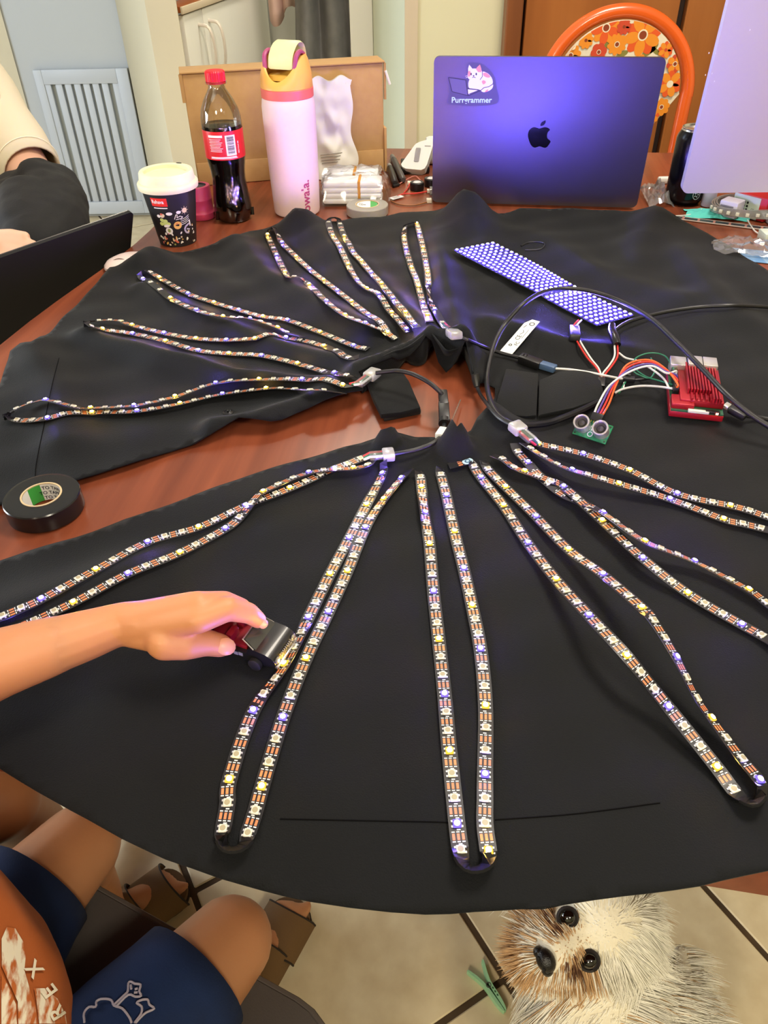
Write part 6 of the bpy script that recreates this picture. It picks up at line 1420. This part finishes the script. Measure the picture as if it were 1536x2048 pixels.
# shorts: two flared legs and a seat
b = NB(); chain(b, [(hipA + V((-.01, 0, 0)), .074), (hipB + V((.01, 0, 0)), .074)])
sh_me = blob(b, .006, 6); bm = NB(); bm.from_mesh(sh_me)
for hip, kn, k in ((hipA, knA, .86), (hipB, knB, .82)):
    pts = [hip.lerp(kn, t) + V((0, 0, .004 * math.sin(t * 9))) for t in np.linspace(-.05, k, 14)]
    tube(bm, pts, [.074 - .014 * t + .004 * math.sin(t * 11) for t in np.linspace(0, 1, 14)], 30, cap=False)
shorts = put(bm, 'shorts', M_blue, kid, angle=80); so = shorts.modifiers.new('t', 'SOLIDIFY'); so.thickness = .003
bpy.context.view_layer.update()
stv = bvh_of(shorts.data)
b = NB()
for ln in ([(655, 1029), (655, 960), (690, 915), (740, 910), (750, 870), (800, 850), (860, 860), (880, 900), (940, 920), (990, 980), (1010, 1029)], [(880, 895), (960, 820), (985, 790), (990, 730), (1010, 720), (1040, 735), (1080, 740), (1070, 790), (1085, 825), (1040, 832), (985, 818), (895, 905)],
           [(1030, 1029), (1080, 960), (1085, 905), (1050, 880), (1080, 860), (1130, 850), (1145, 890), (1182, 920), (1120, 950), (1080, 985), (1040, 1029)], [(1008, 745), (1012, 775)], [(1035, 775), (1058, 768)], [(1030, 800), (1058, 798)]):
    q = [hit(stv, x, y, .0022) for x, y in cq([tuple(p) for p in crom(ln, n=3)])]
    seg_ = []
    for p in q + [None]:
        if p is not None and (not seg_ or (p - seg_[-1]).length < .03): seg_.append(p)
        else:
            if len(seg_) > 1: tube(b, seg_, .0009, 6)
            seg_ = []
put(b, 'printed_outline', mat('pale_lilac_print', (186, 176, 190), 0.7), shorts, smooth=False)
# sandals
M_sole = mat('cork_sole', (120, 92, 58), 0.8); M_strap = mat('olive_brown_suede', (112, 82, 46), 0.75, bump=(400, 0.2)); M_edge = mat('dark_sole_edge', (38, 26, 20), 0.7)
for an, toe in ((anA, V((-.150, .505, .036))), (anB, V((-.338, .548, .036)))):
    fd = toe - an; fd.z = 0; fl = fd.length + .075; fd.normalize(); pr = V((fd.y, -fd.x, 0)); heel = an - fd * .045; heel.z = .001
    fM_ = frame(heel, fd, -pr)
    sd_ = thing('sandal', 'x', 'x', M=fM_); del sd_['label']; del sd_['category']; sd_.parent = kid
    ol_ = [tuple(q) for q in crom([(0, 0), (.008, .022), (.05, .028), (fl * .62, .036), (fl * .88, .034), (fl * .985, .012), (fl * .97, -.016), (fl * .82, -.033), (fl * .5, -.027), (.03, -.024), (0, 0)], n=4)][:-1]
    b = NB(); prism(b, ol_, M0, 0, .007); put(b, 'outsole', M_edge, sd_, local=True)
    b = NB(); prism(b, [(x * .985 + .001, y * .96) for x, y in ol_], M0, .007, .017); put(b, 'footbed', M_sole, sd_, local=True)
    for x, wd_, hz in ((fl * .70, .060, .052), (fl * .43, .040, .076), (fl * .20, .020, .104)):
        b = NB(); rows = []
        for i in range(15):
            t = math.pi * i / 14; yy = -.036 * math.cos(t) * (1 if x > .1 else .86); zz = .012 + (hz - .012) * math.sin(t) ** .8
            rows.append([b.verts.new((x + dx - .012 * math.sin(t), yy * k, .010 + (zz - .010) * k)) for dx, k in ((-wd_ / 2, 1), (wd_ / 2, 1), (wd_ / 2, 1.07), (-wd_ / 2, 1.07))])
        for i in range(14):
            for k in range(4): b.faces.new((rows[i][k], rows[i][(k + 1) % 4], rows[i + 1][(k + 1) % 4], rows[i + 1][k]))
        b.faces.new(rows[0]); b.faces.new(rows[-1][::-1]); put(b, 'strap', M_strap, sd_, local=True)
        for s_ in (-1, 1):
            b = NB(); tube(b, [(x + s_ * wd_ / 2 - .012 * math.sin(math.pi * i / 14), -.036 * math.cos(math.pi * i / 14) * (1 if x > .1 else .86) * 1.05, .010 + (.002 + (hz - .012) * math.sin(math.pi * i / 14) ** .8) * 1.05) for i in range(15)], .0016, 6); o = put(b, 'strap_edge', M_edge, sd_, local=True)
    for ch_ in sd_.children_recursive: ch_.parent = sd_
# --- chair under the child
P0 = V((-.2185, .3256, 0)); sdv = V((.894, -.447, 0)); snv = V((.447, .894, 0))
sM2 = frame(P0 - snv * .215 + sdv * (-.01) + V((0, 0, .36)), sdv, snv)
st_ = thing('dining_chair', 'charcoal upholstered chair the child in navy shorts sits on', 'chair', M=sM2)
M_char = mat('charcoal_upholstery', (80, 73, 69), 0.85, bump=(600, 0.2))
b = NB(); prism(b, rrect(.43, .43, .06, 6), M0, .0, .052); bmesh.ops.bevel(b, geom=[e for e in b.edges if len(e.link_faces) == 2 and abs(e.calc_face_angle(0)) > 1], offset=.010, segments=3, affect='EDGES'); put(b, 'seat_cushion', M_char, st_, local=True)
b = NB(); rr_ = rrect(.434, .434, .062, 6); tube(b, [(x, y, .046) for x, y in rr_ + rr_[:1]], .0042, 8, cap=False); put(b, 'piping', mat('charcoal_piping', (98, 90, 84), 0.8), st_, local=True)
for x in (-1, 1):
    for y in (-1, 1):
        b = NB(); box(b, (x * .17, y * .17, -.179), (.032, .032, .358), bev=.003); put(b, 'leg', mat('dark_chair_wood', (60, 36, 22), 0.4), st_, local=True)
b = NB(); box(b, (0, -.205, .27), (.40, .035, .44), bev=.014); put(b, 'backrest', M_char, st_, local=True)
# --- second child at the left edge, only a bent leg in sight
b = NB(); k2, h2, a2 = V((-.412, .442, .450)), V((-.70, .33, .47)), V((-.46, .57, .08))
chain(b, [(h2, .066), (h2.lerp(k2, .55), .054), (k2, .043)]); chain(b, [(k2, .040), (k2.lerp(a2, .35), .036), (a2, .023)])
chain(b, [(a2, .022), (a2 + V((-.01, -.01, -.045)), .020), (a2 + V((.03, .09, -.058)), .014)])
p2 = V((-.78, .30, .52)); c2 = V((-.80, .34, .80)); chain(b, [(p2, .085), (c2, .085), (c2 + V((0, .01, .10)), .034)]); chain(b, [(p2, .07), (h2 + V((0, .1, 0)), .064), (k2 + V((-.10, .12, 0)), .042)]); chain(b, [(k2 + V((-.10, .12, 0)), .040), (a2 + V((-.12, .12, 0)), .023), (a2 + V((-.09, .2, -.06)), .014)])
hd2 = c2 + V((.01, .01, .215)); chain(b, [(c2 + V((0, .01, .10)), .034), (hd2 - V((0, 0, .05)), .036)]); ellipsoid(b, hd2, (.078, .068, .090)); capsule(b, hd2 + V((.076, 0, -.005)), .008, hd2 + V((.086, 0, -.022)), .010)
for s_ in (-1, 1): chain(b, [(c2 + V((0, s_ * .06, .06)), .05), (c2 + V((0, s_ * .13, .03)), .034), (c2 + V((.04, s_ * .15, -.14)), .026), (c2 + V((.15, s_ * .10, -.20)), .018)]); capsule(b, hd2 + V((0, s_ * .068, .008)), .010, hd2 + V((0, s_ * .070, -.02)), .008)
k2o = link('person', blob(b, .0055, 5)); k2o.data.materials.append(mat('tan_skin', (178, 118, 78), 0.5)); tag(k2o, 'second child at the left edge, one bare knee under the skirt rim', 'person')
b = NB(); pts = [h2.lerp(k2, t) for t in np.linspace(-.05, .965, 12)]; tube(b, pts, list(np.linspace(.074, .0485, 12)), 28, cap=False); s2 = put(b, 'shorts', M_oran2, k2o, angle=80); s2.modifiers.new('t', 'SOLIDIFY').thickness = .003
for t in (.84, .89, .94):
    b = NB(); c_ = h2.lerp(k2, t); r_ = .074 - .0255 * (t + .05) / 1.015 + .0012; Mq = Matrix.Translation(c_) @ (k2 - h2).to_track_quat('Z', 'Y').to_matrix().to_4x4()
    tube(b, [Mq @ V((r_ * math.cos(q), r_ * math.sin(q), .006 * math.sin(q * 2))) for q in np.linspace(0, 6.283, 40)], .0016, 6, cap=False); put(b, 'dark_stripe', mat('dark_rust_stripe', (84, 30, 14), 0.8), s2)
b = NB(); chain(b, [(p2, .10), (c2, .10), (c2 + V((0, 0, .06)), .075)]); 
for s_ in (-1, 1): chain(b, [(c2 + V((0, s_ * .06, .05)), .06), (c2 + V((0, s_ * .135, .03)), .047), (c2 + V((.02, s_ * .145, -.06)), .044)])
o = link('shirt', blob(b, .006, 6), k2o); o.data.materials.append(mat('grey_shirt_cotton', (150, 150, 150), 0.85))
b = NB(); ellipsoid(b, hd2 + V((-.010, 0, .018)), (.086, .077, .084), seg=24); bmesh.ops.delete(b, geom=[v for v in b.verts if (v.co.x - hd2.x > .03 and v.co.z - hd2.z < .05) or v.co.z - hd2.z < -.055], context='VERTS'); o = put(b, 'hair', mat('brown_hair', (70, 44, 26)), k2o); o.modifiers.new('t', 'SOLIDIFY').thickness = .006
# stool under the second child
s2t = thing('stool', 'plain dark wooden stool under the second child at the left', 'stool', (-.74, .33, 0))
b = NB(); box(b, (-.74, .34, .385), (.36, .36, .035), bev=.008); put(b, 'seat', mat('dark_chair_wood', (60, 36, 22)), s2t)
for x in (-1, 1):
    for y in (-1, 1):
        b = NB(); box(b, (-.74 + x * .14, .34 + y * .14, .1835), (.03, .03, .367), bev=.003); put(b, 'leg', mat('dark_chair_wood', (60, 36, 22)), s2t)
# --- adult at the far left with the black laptop
M_skin2 = mat('fair_skin', (222, 176, 150), 0.5); bs = M_skin2.node_tree.nodes['Principled BSDF']; bs.inputs['Subsurface Weight'].default_value = 0.1; bs.inputs['Subsurface Radius'].default_value = (0.012, 0.005, 0.003); bs.inputs['Subsurface Scale'].default_value = 0.4
b = NB(); sh_ = PD(-75, 130, 1.50); el_ = PD(75, 372, 1.36); wr_ = PD(-45, 500, 1.17)
ch_ = PD(-125, 240, 1.40); pe2 = V((ch_.x - .05, ch_.y - .05, .52)); nk = ch_ + V((0, 0, .22))
chain(b, [(pe2, .12), (ch_, .115), (nk, .05)]); chain(b, [(ch_ + V((0, .03, .10)), .08), (sh_, .050), (el_, .039), (wr_, .027), (PD(-20, 492, 1.13), .024)])
shF = ch_ + V((-.02, -.20, .06)); chain(b, [(ch_ + V((0, -.03, .10)), .08), (shF, .05), (shF + V((.06, -.02, -.25)), .038), (PD(-150, 560, 1.08), .026)])
for s_ in (-1, 1): chain(b, [(pe2 + V((0, s_ * .09, 0)), .085), (pe2 + V((.36, s_ * .10, -.02)), .058), (pe2 + V((.38, s_ * .10, -.43)), .034), (pe2 + V((.50, s_ * .10, -.50)), .02)])
h3 = nk + V((.02, -.01, .15)); chain(b, [(nk, .048), (h3 - V((0, 0, .06)), .046)]); ellipsoid(b, h3, (.096, .078, .115)); capsule(b, h3 + V((.092, 0, 0)), .009, h3 + V((.106, 0, -.025)), .012)
for s_ in (-1, 1): capsule(b, h3 + V((0, s_ * .080, .01)), .012, h3 + V((0, s_ * .082, -.025)), .009)
ad_me = blob(b, .007, 5)
b = NB(); chain(b, [(PD(-45, 500, 1.155), .026), (PD(-20, 492, 1.13), .023)])
for (x0, y0, x1, y1, x2, y2, r) in ((-18, 476, 22, 470, 50, 473, .0088), (-18, 488, 30, 482, 66, 490, .0088), (-18, 500, 20, 497, 44, 504, .0086), (-20, 510, 8, 510, 26, 516, .0078)):
    chain(b, [(PD(x0, y0, 1.125), r * 1.35), (PD(x1, y1, 1.115), r), (PD(x2, y2, 1.11), r * .82)])
capsule(b, PD(-30, 486, 1.13), .022, PD(-12, 500, 1.12), .016); chain(b, [(PD(-30, 510, 1.12), .013), (PD(-8, 528, 1.11), .010), (PD(10, 534, 1.105), .0085)])
hm_ = blob(b, .0022, 5); bm = NB(); bm.from_mesh(ad_me); bm.from_mesh(hm_)
adult = put(bm, 'person', M_skin2, smooth=True, angle=180); tag(adult, 'adult at the left in cream T-shirt with black jacket over forearm', 'person')
M_crm = mat('cream_jersey', (216, 206, 180), 0.85, bump=(500, 0.1))
b = NB(); chain(b, [(pe2 + V((.02, 0, .06)), .135), (pe2.lerp(ch_, .5) + V((.03, 0, 0)), .132), (ch_, .132), (ch_ + V((0, 0, .10)), .09)]); chain(b, [(ch_ + V((0, .02, .08)), .085), (sh_, .066)])
chain(b, [(ch_ + V((0, -.02, .08)), .085), (shF, .066), (shF + V((.03, -.01, -.14)), .055)]); torso_me = blob(b, .008, 6)
bm = NB(); bm.from_mesh(torso_me); tube(bm, [sh_.lerp(PD(66, 345, 1.375), t) for t in np.linspace(0, 1, 10)], [.066 - .013 * t - .002 * math.sin(t * 14) for t in np.linspace(0, 1, 10)], 28, cap=False)
tee = put(bm, 'shirt', M_crm, adult, angle=80); tee.modifiers.new('t', 'SOLIDIFY').thickness = .003
hb = PD(66, 345, 1.375); ax_ = (hb - sh_).normalized(); Mq = Matrix.Translation(hb - ax_ * .022) @ ax_.to_track_quat('Z', 'Y').to_matrix().to_4x4(); b = NB(); tube(b, [Mq @ V((.0548 * math.cos(q), .0548 * math.sin(q), 0)) for q in np.linspace(0, 6.283, 40)], .0009, 5, cap=False); put(b, 'hem_stitch', mat('cream_stitch', (246, 240, 214), 0.8), tee)
tb_ = bvh_of(tee.data)
z5 = lambda pts: [(x / 5.389, 140 + y / 5.389) for x, y in pts]
for nm, m_, shp in (('leaf_print', mat('slate_print', (56, 58, 76), 0.8), [[(30, 1100), (45, 1090), (62, 1130), (50, 1180), (32, 1150)], [(80, 1170), (95, 1180), (85, 1250), (75, 1230)], [(5, 1170), (45, 1220), (65, 1240), (40, 1225)], [(55, 1290), (80, 1340), (82, 1400), (62, 1340)], [(70, 1230), (84, 1400), (78, 1400), (64, 1240)], [(95, 1260), (108, 1240), (100, 1300), (88, 1310)]]),
                    ('petal_print', mat('poppy_print', (206, 56, 36), 0.8), [[(-30, 1270), (10, 1290), (35, 1340), (25, 1400), (-30, 1430)], [(70, 1450), (95, 1445), (85, 1500), (60, 1530)], [(15, 1530), (45, 1510), (40, 1570), (12, 1590)], [(-30, 1620), (15, 1600), (20, 1650), (-30, 1700)]]),
                    ('bud_print', mat('sky_print', (120, 160, 190), 0.8), [[(-10, 1460), (15, 1450), (10, 1500), (-12, 1510)]])): decal(nm, [z5(q) for q in shp], tb_, m_, tee, .002)
M_jk = mat('black_jacket_knit', (9, 10, 13), 0.85, bump=(300, 0.2))
b = NB(); chain(b, [(PD(82, 378, 1.345), .050), (PD(112, 410, 1.30), .052), (PD(112, 455, 1.24), .052), (PD(70, 500, 1.19), .055)]); chain(b, [(PD(40, 395, 1.34), .046), (PD(20, 430, 1.29), .050), (PD(-20, 480, 1.22), .050)])
chain(b, [(PD(122, 350, 1.36), .018), (PD(136, 375, 1.345), .022), (PD(142, 395, 1.325), .024)]); chain(b, [(PD(60, 420, 1.27), .055), (PD(60, 470, 1.21), .055)]); chain(b, [(PD(125, 440, 1.27), .04), (PD(136, 475, 1.235), .035)])
jm = blob(b, .006, 4)
jt = jm
for v in jt.vertices: v.co += (v.co - el_).normalized() * (.006 * math.sin(v.co.z * 120 + v.co.x * 60) * .5 + .004 * noise.noise(v.co * 45))
jk = link('jacket', jm, adult); jm.materials.append(M_jk)
b = NB(); ellipsoid(b, h3 + V((-.012, 0, .02)), (.104, .088, .108), seg=24); bmesh.ops.delete(b, geom=[v for v in b.verts if (v.co.x - h3.x > .035 and v.co.z - h3.z < .06) or v.co.z - h3.z < -.075], context='VERTS'); o = put(b, 'hair', mat('dark_hair', (44, 30, 22), 0.5), adult); o.modifiers.new('t', 'SOLIDIFY').thickness = .008
b = NB()
for s_ in (-1, 1): chain(b, [(pe2 + V((0, s_ * .085, 0)), .095), (pe2 + V((.36, s_ * .10, -.02)), .068), (pe2 + V((.38, s_ * .10, -.40)), .048)])
o = link('trousers', blob(b, .008, 5), adult); o.data.materials.append(mat('dark_trousers', (34, 36, 44), 0.85))
ac = thing('dining_chair', 'plain wooden chair under the adult at the far left', 'chair', (pe2.x, pe2.y, 0))
b = NB(); box(b, (pe2.x, pe2.y, .385), (.40, .40, .035), bev=.008); put(b, 'seat', mat('dark_chair_wood', (60, 36, 22)), ac)
for x in (-1, 1):
    for y in (-1, 1):
        b = NB(); box(b, (pe2.x + x * .16, pe2.y + y * .16, .1835), (.035, .035, .367), bev=.003); put(b, 'leg', mat('dark_chair_wood', (60, 36, 22)), ac)
# ================================================================== DOG
Hc = PD(1154, 1872, .80)
fu = (R * .894 + U * .447).normalized(); mz = (-F * .93 - fu * .30 + U * .40).normalized(); fu = (fu - mz * fu.dot(mz)).normalized(); fr_ = fu.cross(mz).normalized()
HM = Matrix(((fr_.x, fu.x, mz.x, Hc.x), (fr_.y, fu.y, mz.y, Hc.y), (fr_.z, fu.z, mz.z, Hc.z), (0, 0, 0, 1)))
L_ = lambda x, y, z: HM @ V((x, y, z))
b = NB()
ellipsoid(b, L_(0, .028, -.035), (.052, .050, .052), HM.to_3x3()); chain(b, [(L_(0, -.010, -.012), .036), (L_(0, -.026, .016), .022)])
chain(b, [(L_(0, -.030, -.020), .034), (L_(0, -.048, .000), .020)])
neck = L_(.0, .010, -.085)
ch0, ch1, rmp = P(1180, 2060, .205), P(1246, 2050, .185), P(1300, 2060, .165)
chain(b, [(L_(0, .02, -.045), .050), (neck, .056), (ch0, .068), (ch1, .070), (rmp, .066)])
tail = [rmp + V((.05, .04, .01)), rmp + V((.06, .08, .0))]; chain(b, [(rmp, .03), (tail[0], .014), (tail[1], .010)])
for (s, x0) in ((-1, -.01), (1, .0)):
    sh = ch0 + V((x0, s * .045, -.02)); chain(b, [(sh, .035), (V((sh.x - .012, sh.y, .10)), .022), (V((sh.x, sh.y, .025)), .018), (V((sh.x - .022, sh.y, .018)), .018)])
    hp = rmp + V((0, s * .045, -.01)); chain(b, [(hp, .045), (V((hp.x - .05, hp.y + s * .01, .11)), .030), (V((hp.x + .02, hp.y + s * .01, .065)), .018), (V((hp.x + .01, hp.y + s * .01, .02)), .017), (V((hp.x - .02, hp.y + s * .01, .017)), .017)])
for s in (-1, 1): chain(b, [(L_(s * .047, .040, -.040), .016), (L_(s * .064, .015, -.045), .014), (L_(s * .066, -.025, -.040), .012)])
dm = blob(b, .0045, 5)
M_dsk = mat('dog_cream_coat', (240, 232, 208), 0.8, bump=(200, 0.3)); M_dtan = mat('dog_tan_coat', (204, 164, 118), 0.75); M_dwh = mat('dog_white_coat', (250, 246, 232), 0.7); M_ddk = mat('dog_dark_stain', (92, 56, 36), 0.8)
dm.materials.append(M_dsk)
dog = link('dog', dm); tag(dog, 'small shaggy white dog with tan muzzle looking up from the floor', 'dog')
b = NB(); ellipsoid(b, L_(-.0, -.033, .042), (.0118, .0095, .0090), HM.to_3x3()); 
for s in (-1, 1): ellipsoid(b, L_(s * .0085, -.036, .040), (.006, .006, .007), HM.to_3x3())
ns_ = put(b, 'nose', mat('dog_black_nose', (16, 14, 14), 0.3, bump=(900, 0.3)), dog)
b = NB()
for s in (-1, 1): ellipsoid(b, L_(s * .0055, -.0375, .0485), (.0024, .0017, .002), HM.to_3x3(), seg=10)
put(b, 'nostril', mat('dog_nostril', (3, 3, 3), 0.8), ns_)
for s in (-1, 1):
    b = NB(); ellipsoid(b, L_(s * .0215, .002, .0145), (.0078, .0088, .0070), HM.to_3x3()); ey = put(b, 'eye', mat('dog_dark_eye', (8, 5, 4), 0.04, coat=1.0), dog)
    b = NB(); tube(b, [L_(s * .0215 + .0088 * math.cos(q), .002 + .0098 * math.sin(q), .0150) for q in np.linspace(0, 6.283, 24)], .0022, 6, cap=False); put(b, 'eye_rim', mat('dog_eye_rim', (22, 14, 12), 0.5), ey)
# fur
rng_ = np.random.RandomState(4)
tris = []; dm.calc_loop_triangles(); vco = np.array([v.co for v in dm.vertices]); vno = np.array([v.normal for v in dm.vertices])
tri = np.array([t.vertices for t in dm.loop_triangles]); A = np.linalg.norm(np.cross(vco[tri[:, 1]] - vco[tri[:, 0]], vco[tri[:, 2]] - vco[tri[:, 0]]), axis=1) / 2
HI = HM.inverted(); strands = {'w': [], 't': [], 'd': []}
w_ = A / A.sum(); cnt = 26000; pick = rng_.choice(len(tri), cnt, p=w_)
def add_strand(p, n, dens=1.0):
    l = HI @ p; head_ = l.length < .095 and l.z > -.085
    if head_:
        for s in (-1, 1):
            if math.hypot(l.x - s * .0215, l.y - .002) < .0125 and l.z > -.012: return
        if math.hypot(l.x, l.y + .034) < .015 and l.z > .028: return
        rr = math.hypot(l.x, l.y + .030)
        if l.z > -.02 and l.y < .012: flow = V((l.x * 1.4, -.55 * .04 + (l.y + .030) * .6, -.010)).normalized(); Lh = .013 if rr < .03 else .022
        else: flow = V((l.x * 1.6, .25 * .03 + (-.02 if l.y < .03 else .004), -.04)).normalized(); Lh = .030
        fl = HM.to_3x3() @ flow
        ear = abs(l.x) > .050
        if ear: Lh = .050; fl = (HM.to_3x3() @ V((.3 * (1 if l.x > 0 else -1), -.9, -.2)) + V((0, 0, -.7))).normalized()
        # colour
        tanm = (l.y < .004 and l.z > -.035 and rng_.rand() < max(0, 1 - abs(rr - .035) / .035)) or (abs(l.x) < .012 and -.02 < l.y < .012 and rng_.rand() < .6)
        dk = min(math.hypot(l.x - s * .018, l.y + .010) for s in (-1, 1)) < .010 and rng_.rand() < .55
        key = 'd' if dk else 't' if tanm else 'w'
    else:
        fl = (V((.75, -.05, -.55)) if p.x > ch0.x - .02 else V((-.15, -.25, -.9))).normalized(); Lh = .045; key = 'w' if rng_.rand() > .05 else 't'
    Lh *= .65 + .7 * rng_.rand()
    jit = V(rng_.normal(0, .07, 3)) + V((noise.noise(p * 70), noise.noise(p * 70 + V((9, 0, 0))), noise.noise(p * 70 + V((0, 9, 0))))) * .45; d0 = (n * .30 + fl * .9 + jit * .6).normalized(); d1 = (fl + jit * .7 + n * .12 + V((0, 0, -.25))).normalized()
    pts = [p - n * .001]; q = p.copy()
    for i in range(4):
        t = (i + .5) / 4; q = q + (d0 * (1 - t) + d1 * t).normalized() * (Lh / 4); pts.append(q.copy())
    if min(q_.z for q_ in pts) < .002: return
    strands[key].append(pts)
for f in pick:
    u, v = rng_.rand(2); 
    if u + v > 1: u, v = 1 - u, 1 - v
    ia, ib, ic = tri[f]; p = V(vco[ia] * (1 - u - v) + vco[ib] * u + vco[ic] * v); n = V(vno[ia] * (1 - u - v) + vno[ib] * u + vno[ic] * v).normalized()
    for r_ in range(4 if (p - Hc).length < .1 else 1): add_strand(p + V(rng_.normal(0, .0016, 3)), n)
for key, nm, m_ in (('w', 'white_fur', M_dwh), ('t', 'tan_fur', M_dtan), ('d', 'dark_fur', M_ddk)):
    st_l = strands[key]
    hc = bpy.data.hair_curves.new(nm); hc.add_curves([5] * len(st_l))
    hc.position_data.foreach_set('vector', np.array([c for s in st_l for q in s for c in q], dtype=np.float32))
    ra_ = hc.attributes.new('radius', 'FLOAT', 'POINT'); ra_.data.foreach_set('value', np.array([.00042, .00042, .00038, .00028, .00008] * len(st_l), dtype=np.float32))
    hc.materials.append(m_); o = link(nm, hc, dog); o['kind'] = 'stuff'
# ================================================================== CLOTHES PEG
a, d = P(950, 1932, .008), P(1008, 2020, .008); ax = d - a; pgM = frame((a.x, a.y, .0065), ax, V((-ax.y, ax.x, 0))); PL = ax.length
pg = thing('clothes_peg', 'mint green plastic clothes peg lying on the floor tiles', 'clothes peg', M=pgM)
M_mint = mat('mint_plastic', (168, 222, 176), 0.4)
for s in (-1, 1):
    b = NB(); prism(b, [tuple(q) for q in crom([(0, s * .0115), (.002, s * .0140), (PL * .40, s * .0062), (PL * .80, s * .0052), (PL, s * .0030), (PL, s * .0006), (PL * .60, s * .0012), (PL * .42, s * .0022), (PL * .2, s * .006)], n=3)], M0, -.0055, .0055); put(b, 'jaw', M_mint, pg, local=True)
b = NB(); lathe(b, [(.0028, -.0062), (.0036, -.0062), (.0036, .0064), (.0028, .0064), (.0028, -.0062)], Matrix.Translation((PL * .47, 0, 0)), 20); put(b, 'spring', mat('spring_steel', (120, 120, 116), 0.35, 0.7), pg, local=True)
b = NB()
for k in range(3): prism(b, ellipse(.0016, .0011, 10, PL * (.56 + .08 * k), .0030), M0, .0056, .0058)
o = put(b, 'notch', mat('notch_green', (60, 96, 70), 0.6), pg, local=True); o['kind'] = 'stuff'
